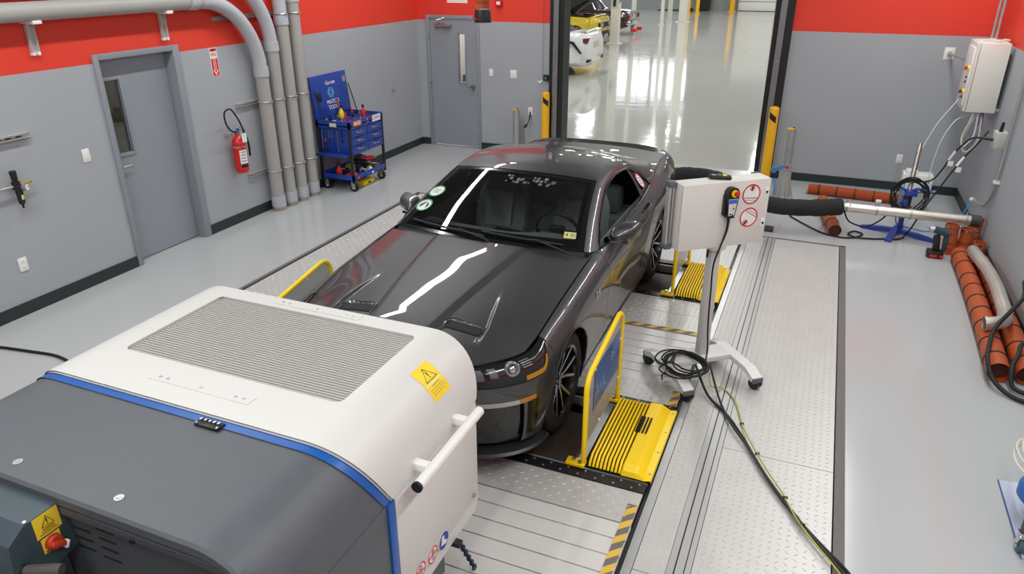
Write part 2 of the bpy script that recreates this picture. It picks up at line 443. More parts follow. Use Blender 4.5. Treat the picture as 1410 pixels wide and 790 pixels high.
jamb('door_track', 'tall steel guide rail with black edge strips, right of the big opening',
     [('edge_strip', M_black, (OPR - .14, BY - .02, 0), (OPR - .07, BY + .27, OPT)), ('guide_rail', M_rail, (OPR - .07, BY - .06, 0), (OPR + .01, BY + .10, OPT)), ('edge_strip', M_black, (OPR + .01, BY - .05, 0), (OPR + .11, BY + .24, OPT))], OPR - .03)

# ------------------------------------------------------------------ ceiling lamps of the cell (above the frame, seen as reflections)
M_lamp = mat('lamp_housing', 'e8e8e4', rough=.5)
for k, (x, a, e) in enumerate(CELL_LIGHTS):
    t = thing('strip_lamp', 'long white strip lamp hanging under the test cell ceiling', 'lamp', (x, (a + e) / 2, 4.3), group='strip lamps of the test cell')
    h = (e - a) / 2
    MB().box((-.09, -h, -.04), (.09, h, .04), .01).build('lamp_housing', M_lamp, t)
    b = MB()
    for s in (-1, 1): b.cyl((0, s * h * .7, .04), (0, s * h * .7, CEIL - 4.3), .006, seg=6)
    b.build('hanger_rod', M_steel, t)
# ------------------------------------------------------------------ test-stand floor: plates, slats, rails, rollers
M_tread = mat('tread_plate', 'c4c3bf', rough=0.40, metal=0.22, var=0.05, scale=5, rvar=0.06)
M_slat = mat('slat_aluminium', 'd3d2ce', rough=0.42, metal=0.12, var=0.05, scale=6, bump=.05, bscale=20)
M_alu = mat('rail_aluminium', 'c4c5c4', rough=0.34, metal=0.55, var=0.04)
M_strip = mat('floor_edge_strip', '6b6765', rough=0.7, var=0.15, scale=30)
M_blackrail = mat('black_rail', '1c1d1f', rough=0.4, var=0.1)
M_drum = mat('roller_drum', '4a3f36', rough=0.55, metal=0.3, var=0.15, scale=6)
CX = -2.24
TH = 0.02
_plates = []
def bumps(x0, x1, y0, y1, parent, pitch=0.046, size=0.0165):
    """five-sided raised bars of a tread plate, alternating in direction"""
    nx = int((x1 - x0 - .03) / pitch); ny = int((y1 - y0 - .03) / pitch)
    if nx < 1 or ny < 1: return
    I, J = np.meshgrid(np.arange(nx), np.arange(ny), indexing='ij')
    cx = (x0 + x1) / 2 + (I - (nx - 1) / 2) * pitch; cy = (y0 + y1) / 2 + (J - (ny - 1) / 2) * pitch
    ang = np.where((I + J) % 2 == 0, radians(45), radians(-45)).ravel()
    c = np.stack([cx.ravel(), cy.ravel()], 1)
    l, wd, hh = size, size * .27, .0026
    base = np.array([(-l, 0, 0), (0, -wd, 0), (l, 0, 0), (0, wd, 0), (-l * .5, 0, hh), (l * .5, 0, hh)])
    ca, sa = np.cos(ang)[:, None], np.sin(ang)[:, None]
    V = np.stack([c[:, :1] + base[:, 0] * ca - base[:, 1] * sa, c[:, 1:] + base[:, 0] * sa + base[:, 1] * ca, np.broadcast_to(base[:, 2], (len(c), 6))], 2).reshape(-1, 3)
    f = [(0, 1, 4), (1, 5, 4), (1, 2, 5), (2, 3, 5), (3, 4, 5), (3, 0, 4)]
    off = (np.arange(len(c)) * 6)[:, None, None]
    F = (np.array(f)[None] + off).reshape(-1, 3)
    o = raw('tread_bumps', V, F, M_tread, parent); o['kind'] = 'stuff'
def plate(x0, x1, y0, y1, g=.0025, bx=None, screws=()):
    b = MB(); b.box((x0 + g, y0 + g, -TH), (x1 - g, y1 - g, 0), .002)
    o = b.build('tread_plate', M_tread, FLOOR, smooth=0)
    xa, xb, yc, yd = (x0, x1, y0, y1) if bx is None else bx
    bumps(xa, xb, yc, yd, o)
    return o
def bar(name, m, x0, x1, y0, y1, z0=-TH, z1=0.0):
    return MB().box((x0, y0, z0), (x1, y1, z1)).build(name, m, FLOOR, smooth=0)
# dark border strip round the stand
bar('edge_strip', M_strip, PX1 - .055, PX1 + .004, PY0, PY1, -.05, .003)
bar('edge_strip', M_strip, PX0 - .004, PX0 + .035, PY0, PY1, -.05, .003)
bar('edge_strip', M_strip, PX0, PX1, PY1 - .025, PY1 + .004, -.05, .003)
YE = PY1 - .027
def mirror(fn):
    fn(lambda x: CX + x); fn(lambda x: CX - x)
def side_run(X):
    def P(a, b, *r):
        xs = sorted((X(a), X(b))); return plate(xs[0], xs[1], *r)
    def Bq(nm, m, a, b, *r):
        xs = sorted((X(a), X(b))); return bar(nm, m, xs[0], xs[1], *r)
    for y0, y1 in ((-1.5, .9), (.9, 4.155), (4.155, 7.55), (7.55, YE)):
        P(1.99, 2.67, y0, y1)
    for y0, y1 in ((-1.5, 2.9), (2.9, 5.6), (5.6, YE)):
        P(1.70, 1.87, y0, y1)
    Bq('rail', M_alu, 1.665, 1.70, PY0, YE, -TH, .004); Bq('rail', M_alu, 1.87, 1.905, PY0, YE, -TH, .003)
    Bq('rail_slot', M_blackrail, 1.905, 1.913, PY0, YE, -TH, -.004); Bq('rail', M_alu, 1.913, 1.955, PY0, YE, -TH, .002)
    Bq('rail_slot', M_blackrail, 1.955, 1.961, PY0, YE, -TH, -.004); Bq('rail', M_alu, 1.961, 1.99, PY0, YE, -TH, .003)
    Bq('rail', M_alu, 1.648, 1.665, PY0, YE, -.06, -.012)
    Bq('rail_slot', M_blackrail, 1.622, 1.648, PY0, YE, -.08, -.03)
mirror(side_run)
XL, XR = CX - 1.62, CX + 1.62
# plates across the middle (front to rear) and the slatted covers between them
plate(XL, XR, 3.215, 3.50, bx=(XL, XR, 3.225, 3.5))
plate(XL, XR, 4.50, 4.78)
plate(XL, XR, 5.66, 6.02, bx=(XL, XR, 5.72, 6.02)); plate(XL, XR, 6.02, 6.33)
plate(XL, XR, 7.27, YE)
def slats(y0, y1, n):
    p = (y1 - y0) / n
    for k in range(n):
        MB().box((XL, y0 + k * p + .004, -.03), (XR, y0 + (k + 1) * p - .004, -.004), .004).build('slat', M_slat, FLOOR, smooth=0)
slats(4.78, 5.655, 7)
slats(1.1, 3.215, 16)
# hazard tape
M_tape_y = mat('tape_yellow', 'd9b348', rough=.6, var=.08); M_tape_k = mat('tape_black', '6e6963', rough=.6, var=.1)
def tape(x0, x1, y0, y1, n, along):
    t = bar('hazard_tape', M_tape_k, x0, x1, y0, y1, 0.0, .0012)
    b = MB()
    L_, W_ = (x1 - x0, y1 - y0) if along == 'x' else (y1 - y0, x1 - x0)
    p = L_ / n
    for k in range(n):
        q = [(k * p, 0), (k * p + p * .5, 0), (min(k * p + p * 1.0, L_), W_), (k * p + p * .5, W_)]
        if along == 'x': b.prism([(x0 + a, y0 + c) for a, c in q], .0012, .0022)
        else: b.prism([(x0 + c, y0 + a) for a, c in q], .0012, .0022)
    b.build('tape_stripes', M_tape_y, t, smooth=0)
tape(XL, XR, 5.662, 5.722, 26, 'x')
for sx in (1, -1):
    a, c = CX + sx * 1.615, CX + sx * 1.555
    tape(min(a, c), max(a, c), 2.55, 3.385, 7, 'y'); tape(min(a, c), max(a, c), 4.50, 4.72, 2, 'y')
# roller pits: black frame rails, aluminium cross rails and the big drums
def roller_pit(y0, y1, yc):
    for ya, yb, z1 in ((y0, y0 + .085, .006), (y1 - .085, y1, .006)):
        r = bar('roller_rail', M_blackrail, XL, XR, ya, yb, -.2, z1)
        b = MB()
        for k in range(28):
            x = XL + .08 + k * (XR - XL - .16) / 27
            for q in (.25, .75):
                b.cyl((x + (.04 if q > .5 else 0), ya + (yb - ya) * q, z1), (x + (.04 if q > .5 else 0), ya + (yb - ya) * q, z1 + .004), .007, seg=8)
        b.build('screw_row', M_galv, r)
    for ya in (y0 + .10, y1 - .12):
        MB().box((XL, ya, -.06), (XR, ya + .018, -.01)).box((XL, ya + .03, -.10), (XR, ya + .045, -.03)).build('cross_rail', M_alu, FLOOR, smooth=0)
    for sx in (1, -1):
        xa, xb = CX + sx * .45, CX + sx * 1.14
        R = .61
        b = MB(); b.cyl((xa, yc, -.015 - R), (xb, yc, -.015 - R), R, seg=96)
        b.build('roller', M_drum, FLOOR)
        x2 = CX + sx * 1.14; x3 = CX + sx * 1.19
        bar('roller_side', M_alu, min(x2, x3), max(x2, x3), y0 + .1, y1 - .1, -.3, -.03)
    bar('roller_mid_cover', M_tread, CX - .44, CX + .44, y0 + .085, y1 - .085, -.03, -.002)
roller_pit(3.50, 4.50, 4.0)
roller_pit(6.33, 7.27, 6.80)
# yellow roller covers (lift-off) and wheel guards
M_mesh = mat('perforated_sheet', 'b9bbb9', rough=.45, metal=.3, var=.03)
def add_holes(m, pitch):
    nt = m.node_tree; N = nt.nodes; L = nt.links
    b = N['Principled BSDF']; out = [n for n in N if n.type == 'OUTPUT_MATERIAL'][0]
    tc = N.new('ShaderNodeTexCoord'); mp = N.new('ShaderNodeMapping'); mp.inputs['Scale'].default_value = (1 / pitch,) * 3
    L.new(tc.outputs['Object'], mp.inputs[0])
    fr = N.new('ShaderNodeVectorMath'); fr.operation = 'FRACTION'; L.new(mp.outputs[0], fr.inputs[0])
    sb = N.new('ShaderNodeVectorMath'); sb.operation = 'SUBTRACT'; sb.inputs[1].default_value = (.5, .5, .5); L.new(fr.outputs[0], sb.inputs[0])
    mu = N.new('ShaderNodeVectorMath'); mu.operation = 'MULTIPLY'; mu.inputs[1].default_value = (0, 1, 1); L.new(sb.outputs[0], mu.inputs[0])
    ln = N.new('ShaderNodeVectorMath'); ln.operation = 'LENGTH'; L.new(mu.outputs[0], ln.inputs[0])
    gt = N.new('ShaderNodeMath'); gt.operation = 'GREATER_THAN'; gt.inputs[1].default_value = .36; L.new(ln.outputs['Value'], gt.inputs[0])
    tr = N.new('ShaderNodeBsdfTransparent'); mx = N.new('ShaderNodeMixShader')
    L.new(gt.outputs[0], mx.inputs[0]); L.new(tr.outputs[0], mx.inputs[1]); L.new(b.outputs[0], mx.inputs[2]); L.new(mx.outputs[0], out.inputs[0])
add_holes(M_mesh, .0105)
M_sign = mat('sign_blue', '24508f', rough=.25, var=.03)
M_signtxt = mat('sign_letters', '6f8fbd', rough=.4)
def guard(name, label, loc, length, height, sx, sign=True):
    """tube frame with a perforated sheet; local y runs along the car"""
    t = thing(name, label, 'guard', loc, 0, None)
    L_, H = length, height; r = .11
    pts = [(0, 0, .02)]
    for k in range(7):
        a = pi / 2 * k / 6; pts.append((0, r * (1 - cos(a)), H - .10 - r + r * sin(a)))
    for k in range(7):
        a = pi / 2 * k / 6; pts.append((0, L_ - r + r * sin(a), H - r + r * cos(a)))
    pts.append((0, L_, .02))
    MB().tube(pts, .017, 12).build('tube_frame', M_yellow, t)
    poly = [(p[1] + (.012 if p[1] < L_ / 2 else -.012), p[2] - .012) for p in pts]
    poly[0] = (.012, .12); poly[-1] = (L_ - .012, .12)
    MB().prism(poly, -.0015, .0015, 'yz').build('mesh_sheet', M_mesh, t, smooth=0)
    for y, nm in ((0, 'foot_plate'), (L_, 'foot_plate')):
        b = MB(); b.box((-.11 if sx > 0 else -.014, y - .035, -.012), (.014 if sx > 0 else .11, y + .035, .012), .006)
        f = b.build(nm, M_yellow, t)
        b = MB(); b.cyl((-.06 * sx, y, .012), (-.06 * sx, y, .03), .014, seg=6); b.cyl((-.02 * sx, y - .018, .012), (-.02 * sx, y - .018, .03), .012, seg=6); b.build('bolt', M_steel, f)
    for y, z in ((.03, .15), (.03, H * .62), (.16, H - .13), (L_ * .62, H - .06), (L_ - .03, H - .22), (L_ - .03, .2), (L_ * .4, .13)):
        MB().cyl((-.008, y, z), (.008, y, z), .011, seg=8).build('rivet', M_white, t)
    if sign:
        q = [(.045, .18), (.045, H - .24), (L_ * .5, H - .13), (L_ - .16, H - .10), (L_ - .16, .33), (L_ * .3, .24)]
        q = [(.15, .30), (.15, .60), (.745, .60), (.745, .30)]
        s = MB().prism(q, .003 * sx, .006 * sx, 'yz').build('sign_plate', M_sign, t, smooth=0)
        tb = text_mb('AVL', .13, .0008); tb.xf(frame((.0065 * sx, .29, .41), (0, 1, 0), (0, 0, 1)))
        tb2 = text_mb('360', .10, .0008); tb2.xf(frame((.0065 * sx, .58, .50), (0, 1, 0), (0, 0, 1)))
        tb.v += tb2.v; tb.f += [tuple(i + tb.n for i in f) for f in tb2.f]; tb.n += tb2.n
        tb.build('sign_letters', M_signtxt, s, smooth=0)
    return t
G1 = guard('wheel_guard', 'yellow tube guard with blue lettered sign, beside the car front wheel nearest the camera', (-1.03, 3.60, .03), .80, .73, 1)
guard('wheel_guard', 'yellow tube guard, rear one, standing behind the grey control cabinet by the rear wheel', (-1.03, 6.37, .03), .85, .73, 1, False)
guard('wheel_guard', 'yellow tube guard on the far left side of the car, partly behind the fan', (2 * CX + 1.03, 3.62, .03), .80, .72, -1, False)
def cover(name, label, loc, L_, sx):
    """ribbed yellow roller cover; local x grows away from the car"""
    t = thing(name, label, 'cover', loc)
    W = .40; n = 9; p = .024
    b = MB()
    for k in range(n):
        x = .012 + k * p
        pts = [(sx * x, .012, .004), (sx * x, .03, .03), (sx * x, .07, .055), (sx * x, L_ / 2, .062), (sx * x, L_ - .07, .055), (sx * x, L_ - .03, .03), (sx * x, L_ - .012, .004)]
        MB().tube(pts, .0085, 8).build('rib', M_yellow, t)
    MB().box((0, .02, -.02), (sx * (n * p + .0), L_ - .02, .018)).build('cover_backing', M_dark, t, smooth=0)
    # hood: cross-section swept along y, with a slotted window
    x0 = n * p; prof = [(x0, .045), (x0 + .01, .066), (x0 + .085, .07), (x0 + .105, .06), (x0 + .145, .022), (x0 + .185, .012), (x0 + .19, -.004)]
    def sec(y, k): return [(sx * a, y, z * k if z > 0.012 else z) for a, z in prof]
    ya, yb = L_ * .47, L_ * .70
    ys = [.0, .012, .05, ya, yb, L_ - .05, L_ - .012, L_]
    ks = [0.05, .5, 1, 1, 1, 1, .5, .05]
    b.grid([sec(y, k) for y, k in zip(ys, ks)]); b.build('cover_hood', M_yellow, t, smooth=25)
    s = MB()
    for k in range(4):
        xx = x0 - .012 + k * .022
        MB().box((sx * xx, ya, .071), (sx * (xx + .0115), yb, .0745)).build('vent_slot', M_dark, t, smooth=0)
    b = MB()
    for k in range(4):
        y = .06 + k * (L_ - .12) / 3; b.cyl((sx * (x0 + .168), y, .012), (sx * (x0 + .168), y, .022), .007, seg=8)
    b.build('screw_row', M_galv, t)
    return t
cover('roller_cover', 'yellow ribbed roller cover with slotted hood, in front of the blue guard sign', (-1.005, 3.60, .012), .83, 1)
cover('roller_cover', 'yellow ribbed roller cover at the rear wheel, behind the cabinet column', (-1.005, 6.36, .012), .86, 1)
cover('roller_cover', 'roller cover left of the car, mostly hidden by the cooling fan', (2 * CX + 1.005, 3.60, .012), .83, -1)
# ------------------------------------------------------------------ the car (local: X to the driver side, S from nose to tail, Z up)
M_paint = mat('grey_metallic_paint', '525254', rough=0.44, metal=0.82, coat=1.0, coat_rough=0.02, var=0.03, scale=300, spec=0.5)
M_trim = mat('gloss_black_trim', '0d0e0f', rough=0.18, var=0.05, coat=0.4)
M_trimm = mat('matt_black_trim', '18191a', rough=0.6, var=0.1)
M_tyre = mat('tyre_rubber', '1d1c1b', rough=0.72, var=0.1, bump=.05)
M_rim = mat('rim_machined', 'c9cbcd', rough=0.2, metal=1.0, var=0.03)
M_rimk = mat('rim_black', '131416', rough=0.25, coat=.5, var=0.05)
M_brake = mat('brake_disc', '6d6e70', rough=0.35, metal=.9)
M_seat = mat('seat_cloth', '63686a', rough=0.85, var=0.1, bump=.05)
M_dash = mat('dashboard', '6f7876', rough=0.7, var=0.08)
M_ws = glass_mat('windscreen_glass', (0.90, 0.96, 0.93), ior=1.5)
M_side = glass_mat('side_glass', (0.35, 0.38, 0.37))
M_lens = glass_mat('lamp_lens', (0.9, 0.9, 0.9), ior=1.4)
M_amber = mat('amber_lens', 'b3751f', rough=0.25, coat=.6)
M_clear = mat('clear_lens', 'aeb1b2', rough=0.2, coat=.6)
M_tail = mat('red_lens', '7a0f10', rough=0.2, coat=.8)
M_green = mat('sticker_green', '2f9e58', rough=.5); M_paper = mat('sticker_white', 'e9ece9', rough=.55)
M_lab_y = mat('label_yellow', 'ddd27c', rough=.5, var=.03)

CARY = 3.10
AX1, AX2, RW, ARCH = 0.90, 3.68, 0.345, 0.385
car = thing('car', 'dark grey metallic two-door coupe parked on the rollers in the middle of the cell', 'car', (CX + .03, CARY, 0))
SIDE = {  # s: (x nodes, z nodes), sill to shoulder
 0.62: ([.89, .915, .935, .945, .945, .932, .905, .870, .826], [.17, .28, .42, .55, .65, .715, .768, .803, .822]),
 0.90: ([.92, .938, .950, .957, .957, .945, .918, .880, .830], [.17, .28, .42, .56, .68, .757, .815, .852, .872]),
 1.30: ([.905, .925, .940, .950, .953, .945, .920, .880, .828], [.17, .28, .42, .56, .70, .79, .853, .893, .913]),
 1.68: ([.895, .918, .932, .945, .950, .942, .918, .880, .835], [.17, .28, .42, .58, .72, .82, .885, .925, .948]),
 1.95: ([.890, .912, .926, .942, .949, .942, .922, .894, .868], [.17, .28, .42, .58, .72, .82, .887, .930, .957]),
 2.55: ([.885, .908, .918, .938, .946, .936, .918, .898, .880], [.17, .28, .42, .58, .72, .82, .89, .940, .972]),
 3.10: ([.888, .912, .928, .950, .958, .950, .930, .905, .880], [.17, .28, .42, .58, .73, .84, .91, .962, .998]),
 3.40: ([.895, .918, .930, .945, .950, .945, .925, .895, .860], [.17, .28, .42, .58, .74, .85, .93, .985, 1.020]),
 3.68: ([.905, .920, .930, .942, .946, .940, .920, .885, .835], [.17, .28, .42, .58, .74, .86, .945, 1.003, 1.038]),
 4.10: ([.880, .897, .910, .920, .924, .915, .892, .850, .785], [.20, .30, .44, .60, .75, .87, .96, 1.015, 1.045]),
 4.48: ([.81, .840, .862, .876, .880, .870, .845, .805, .755], [.24, .32, .46, .62, .77, .89, .97, 1.025, 1.052]),
}
NV = 9
def nose_rows():
    # plan curves per node: s of the nose centre, s where the curve meets the flank (=.62), half width there
    s0 = [.12, .13, .08, .03, .02, .03, .045, .055, .065]
    zc = [.17, .27, .42, .55, .655, .70, .722, .735, .745]
    zcorner = [.17, .28, .42, .545, .645, .705, .745, .768, .782]
    ex = [2.6, 2.6, 2.5, 2.4, 2.35, 2.3, 2.3, 2.3, 2.35]
    rows = []
    X1, Z1 = SIDE[0.62]
    for k, a in enumerate(np.linspace(0, 1, 13)):
        row = []
        th = a * pi / 2
        for j in range(NV):
            n = ex[j]
            x = X1[j] * sin(th) ** (2 / n) if a > 0 else 0.0
            t = 1 - (cos(th) ** (2 / n) if a < 1 else 0.0)
            s = s0[j] + (0.62 - s0[j]) * t
            q = x / X1[j]
            z = zc[j] + (zcorner[j] - zc[j]) * sstep(.3, .95, q) + (Z1[j] - zcorner[j]) * sstep(.5, 1.0, (s - .3) / .32)
            row.append((x, s, float(z)))
        rows.append(row)
    return rows
def tail_rows():
    X1, Z1 = SIDE[4.48]; rows = []
    s1 = [4.66, 4.70, 4.74, 4.79, 4.82, 4.83, 4.83, 4.815, 4.80]
    for a in np.linspace(0, 1, 10)[1:]:
        th = a * pi / 2; row = []
        for j in range(NV):
            n = 3.6
            x = X1[j] * (cos(th) ** (2 / n) if a < 1 else 0.0)
            s = 4.48 + (s1[j] - 4.48) * sin(th) ** (2 / n)
            row.append((x, s, Z1[j]))
        rows.append(row)
    return rows
CG = nose_rows()
for s in sorted(SIDE)[1:]:
    CG.append([(x, s, z) for x, z in zip(*SIDE[s])])
CG += tail_rows()
CG = np.array(CG)
_mid = CG[:, 4, :]
PC = np.r_[0, np.cumsum(np.linalg.norm(np.diff(CG[:, 5, :], axis=0), axis=1))]
VJ = np.linspace(0, 1, NV)
def shell(p, v):
    """points of the body side surface for arrays p (along), v (0 sill .. 1 shoulder)"""
    p = np.atleast_1d(p); v = np.atleast_1d(v)
    R = hermite(PC, CG, p)                       # (n, NV, 3)
    out = np.empty((len(p), 3))
    Rt = np.transpose(R, (1, 0, 2))              # (NV, n, 3)
    i = np.clip((v * (NV - 1)).astype(int), 0, NV - 2); q = (v * (NV - 1) - i)[:, None]
    idx = np.arange(len(p))
    P0, P1 = Rt[i, idx], Rt[i + 1, idx]
    m0 = (Rt[np.minimum(i + 1, NV - 1), idx] - Rt[np.maximum(i - 1, 0), idx]) / np.where((i > 0), 2, 1)[:, None]
    m1 = (Rt[np.minimum(i + 2, NV - 1), idx] - Rt[i, idx]) / np.where((i < NV - 2), 2, 1)[:, None]
    return (2 * q**3 - 3 * q**2 + 1) * P0 + (q**3 - 2 * q**2 + q) * m0 + (-2 * q**3 + 3 * q**2) * P1 + (q**3 - q**2) * m1
def p_at_s(s, v=0.6):
    ps = np.linspace(PC[0], PC[-1], 1500); S = shell(ps, np.full(1500, v))[:, 1]
    return float(np.interp(s, S, ps))
def p_at_x(x, v):       # in the nose
    ps = np.linspace(PC[0], PC[12], 800); X = shell(ps, np.full(800, v))[:, 0]
    return float(np.interp(x, X, ps))
def arch_z(s):
    z = 0.0
    for a in (AX1, AX2):
        d = abs(s - a)
        if d < ARCH: z = max(z, RW + sqrt(ARCH**2 - d * d))
    return z
def v_for_arch(p):
    vs = np.linspace(0, 1, 161); Q = shell(np.full(161, p), vs)
    need = np.array([arch_z(s) for s in Q[:, 1]])
    ok = Q[:, 2] >= need
    # lowest v above which everything is outside the arch
    bad = np.where(~ok)[0]
    if len(bad) == 0: return 0.0
    k = bad[-1]
    if k >= 160: return 1.0
    a, c = Q[k, 2] - need[k], Q[k + 1, 2] - need[k + 1]
    return float(vs[k] + (vs[k + 1] - vs[k]) * (-a / (c - a + 1e-9)))
def inward(G, d):
    """offset a grid of points along its inward normal"""
    du = np.gradient(G, axis=0); dv = np.gradient(G, axis=1)
    n = np.cross(du, dv); n /= np.linalg.norm(n, axis=2)[:, :, None] + 1e-9
    c = np.array([0, 2.4, .5]); s = np.sign(((G - c) * n).sum(2).mean())
    return G - n * s * d
def with_flange(G, d=.018):
    """adds a folded edge all round a panel so that the shut lines have depth"""
    I = inward(G, d)
    top = np.concatenate([I[:1], G, I[-1:]], 0)
    l = np.concatenate([I[:1, :1], I[:, :1], I[-1:, :1]], 0); r = np.concatenate([I[:1, -1:], I[:, -1:], I[-1:, -1:]], 0)
    return np.concatenate([l, top, r], 1)
def both(name, fn, m, parent, labels=None, smooth=50):
    """one object on each flank"""
    res = []
    for sx in (1, -1):
        b = MB()
        for G in fn():
            G = np.array(G); G[..., 0] *= sx; b.grid(G)
        res.append(b.build(name, m, parent, smooth=smooth))
    return res
GAP = .004
def panel(p0, p1, v0, v1, nu, nv, arch=False, flange=True):
    ps = np.linspace(p0 + GAP, p1 - GAP, nu)
    rows = []
    for p in ps:
        a = v0(p) if callable(v0) else v0; c = v1(p) if callable(v1) else v1
        if arch: a = max(a, min(v_for_arch(p), c - .02))
        t = np.linspace(0, 1, nv); vv = a + (c - a) * t
        rows.append(shell(np.full(nv, p), vv))
    G = np.array(rows)
    return with_flange(G) if flange else G
P_f0 = p_at_s(.60); P_d0 = p_at_s(1.78); P_d1 = p_at_s(3.22); P_r1 = p_at_s(4.42); P_end = PC[-1]
VH = 0.52           # headlight bottom node line
# nose: bumper below the lamps, lamp band between
def hl_bottom(p):
    x = shell([p], [.6])[0][0]
    return .44
p_hl0 = p_at_x(.50, .7); p_hl1 = p_at_s(.60, .6)
def vb_lo(p): return .125
def hl_top(p):  return 0.985
def hl_lo(p):
    t = np.clip((p - p_hl0) / (p_hl1 - p_hl0), 0, 1)
    return float(.50 + .03 * t + .33 * sstep(.80, 1.0, t))
intake0, intake1 = p_at_x(.50, .3), p_at_x(.84, .3)
both('front_bumper', lambda: [panel(p_at_x(.02, .3), p_hl0, .36, .52, 24, 10), panel(p_hl0, P_f0 + GAP, .36, hl_lo, 40, 12, flange=False)], M_paint, car)
both('lower_bumper', lambda: [panel(p_at_x(.84, .2), P_f0 + GAP, .05, .36, 24, 12, arch=True, flange=False)], M_paint, car)
both('intake_panel', lambda: [inward(panel(p_at_x(.02, .2), p_at_x(.84, .2), .04, .36, 40, 10, flange=False), .03)], M_trim, car)
b = MB()
for sx in (1, -1):
    G = panel(p_at_x(.001, .5), p_hl0, .52, .99, 20, 8, flange=False); G = inward(G, .03); G[..., 0] *= sx; b.grid(G)
b.build('grille', M_trimm, car)
# splitter lip along the plan curve
b = MB()
ps = np.linspace(PC[0], p_at_s(.56, 0.02), 40); L0 = shell(ps, np.full(40, .0))
prof = [(-.10, -.012), (.035, -.016), (.045, -.004), (.03, .008), (-.10, .012)]
def lip(L0):
    T = np.gradient(L0, axis=0); T[:, 2] = 0; T /= np.linalg.norm(T, axis=1)[:, None]
    Nn = np.stack([T[:, 1], -T[:, 0], 0 * T[:, 0]], 1)
    return np.array([[q + n * a + np.array([0, 0, c - .015]) for a, c in prof + prof[:1]] for q, n in zip(L0, Nn)])
GL = lip(L0); GR = GL.copy(); GR[..., 0] *= -1
b.grid(GL); b.grid(GR); b.build('splitter', mat('splitter_black', '2c2d2f', rough=.35, var=.06), car, smooth=30)
# indicator / day lamp strip in the bumper
G = inward(panel(p_at_x(.58, .3), p_at_x(.885, .36), .348, .378, 24, 3, flange=False), -.006)
G2 = inward(panel(p_at_x(.83, .36), p_at_x(.90, .36), .350, .380, 8, 3, flange=False), -.0065)
for sx in (1, -1):
    A = G.copy(); A[..., 0] *= sx; s_ = MB().grid(with_flange(A, .012)).build('indicator_strip', M_clear, car)
    A = G2.copy(); A[..., 0] *= sx; MB().grid(with_flange(A, .012)).build('amber_marker', M_amber, s_)
# dark side duct of the bumper and its blade
G = inward(panel(p_at_x(.86, .25), p_at_x(.89, .25) + .03, .10, .34, 8, 8, flange=False), -.003)
for sx in (1, -1):
    A = G.copy(); A[..., 0] *= sx; MB().grid(A).build('bumper_duct', M_trim, car)
# headlamps
def hl_panel(off, a=0.0, c=1.0, q0=0.0, q1=1.0, nu=36, nv=8):
    p0, p1 = p_hl0 + (p_hl1 - p_hl0) * a, p_hl0 + (p_hl1 - p_hl0) * c
    rows = []
    for p in np.linspace(p0, p1, nu):
        lo, hi = hl_lo(p), .975
        rows.append(shell(np.full(nv, p), lo + (hi - lo) * np.linspace(q0, q1, nv)))
    return inward(np.array(rows), off)
M_hlk = mat('headlamp_black', '121315', rough=.15, coat=1.0, var=.05)
for sx in (1, -1):
    A = hl_panel(.006); A[..., 0] *= sx
    h = MB().grid(A).build('headlight', M_hlk, car)
    c = hl_panel(-.002, .46, .54, .45, .55, 3, 3)[1, 1]; c = c * np.array([sx, 1, 1])
    nrm = Vector((sx * .55, -.75, .36)).normalized()
    e1 = Vector((0, 0, 1)).cross(nrm).normalized()
    bb = MB().lathe([(.0, -.012), (.020, -.008), (.030, .0), (.034, .010), (.038, .014), (.044, .010), (.046, 0), (.046, -.03)], 24)
    bb.xf(frame(c, e1, nrm.cross(e1))); bb.build('projector_lamp', mat('lamp_bezel', '7d8184', rough=.2, coat=.8), h)
    bb = MB().ball((0, 0, .001), .024, 16, 8, (1, 1, .6)); bb.xf(frame(c, e1, nrm.cross(e1))); bb.build('projector_lens', M_chrome, h)
    A = hl_panel(-.003, .60, .90, .03, .16, 20, 3); A[..., 0] *= sx
    MB().grid(with_flange(A, .006)).build('amber_reflector', M_amber, h)
    for k in range(3):
        A = hl_panel(-.003, .05 + .12 * k, .12 + .12 * k, .18 + .05 * k, .72, 5, 6); A[..., 0] *= sx
        MB().grid(with_flange(A, .008)).build('lamp_blade', mat('lamp_blade', '55595c', rough=.3, coat=.8), h)
    for k in range(4):
        A = hl_panel(-.003, .60, .70, .42 + .10 * k, .46 + .10 * k, 6, 3); A[..., 0] *= sx
        MB().grid(with_flange(A, .004)).build('lamp_rib', MATS['lamp_bezel'], h)
# flanks
fend = both('front_fender', lambda: [panel(P_f0, P_d0, .0, .985, 110, 26, arch=True)], M_paint, car)
doors = both('door', lambda: [panel(P_d0, P_d1, .10, 1.0, 60, 26)], M_paint, car)
both('rear_quarter', lambda: [panel(P_d1, P_r1, .0, 1.0, 110, 26, arch=True)], M_paint, car)
both('rear_bumper', lambda: [panel(P_r1, P_end + GAP, .0, 1.0, 40, 20)], M_paint, car)
both('sill', lambda: [panel(p_at_s(AX1 + .36), p_at_s(AX2 - .36), -.0, .10, 60, 5)], M_trimm, car)
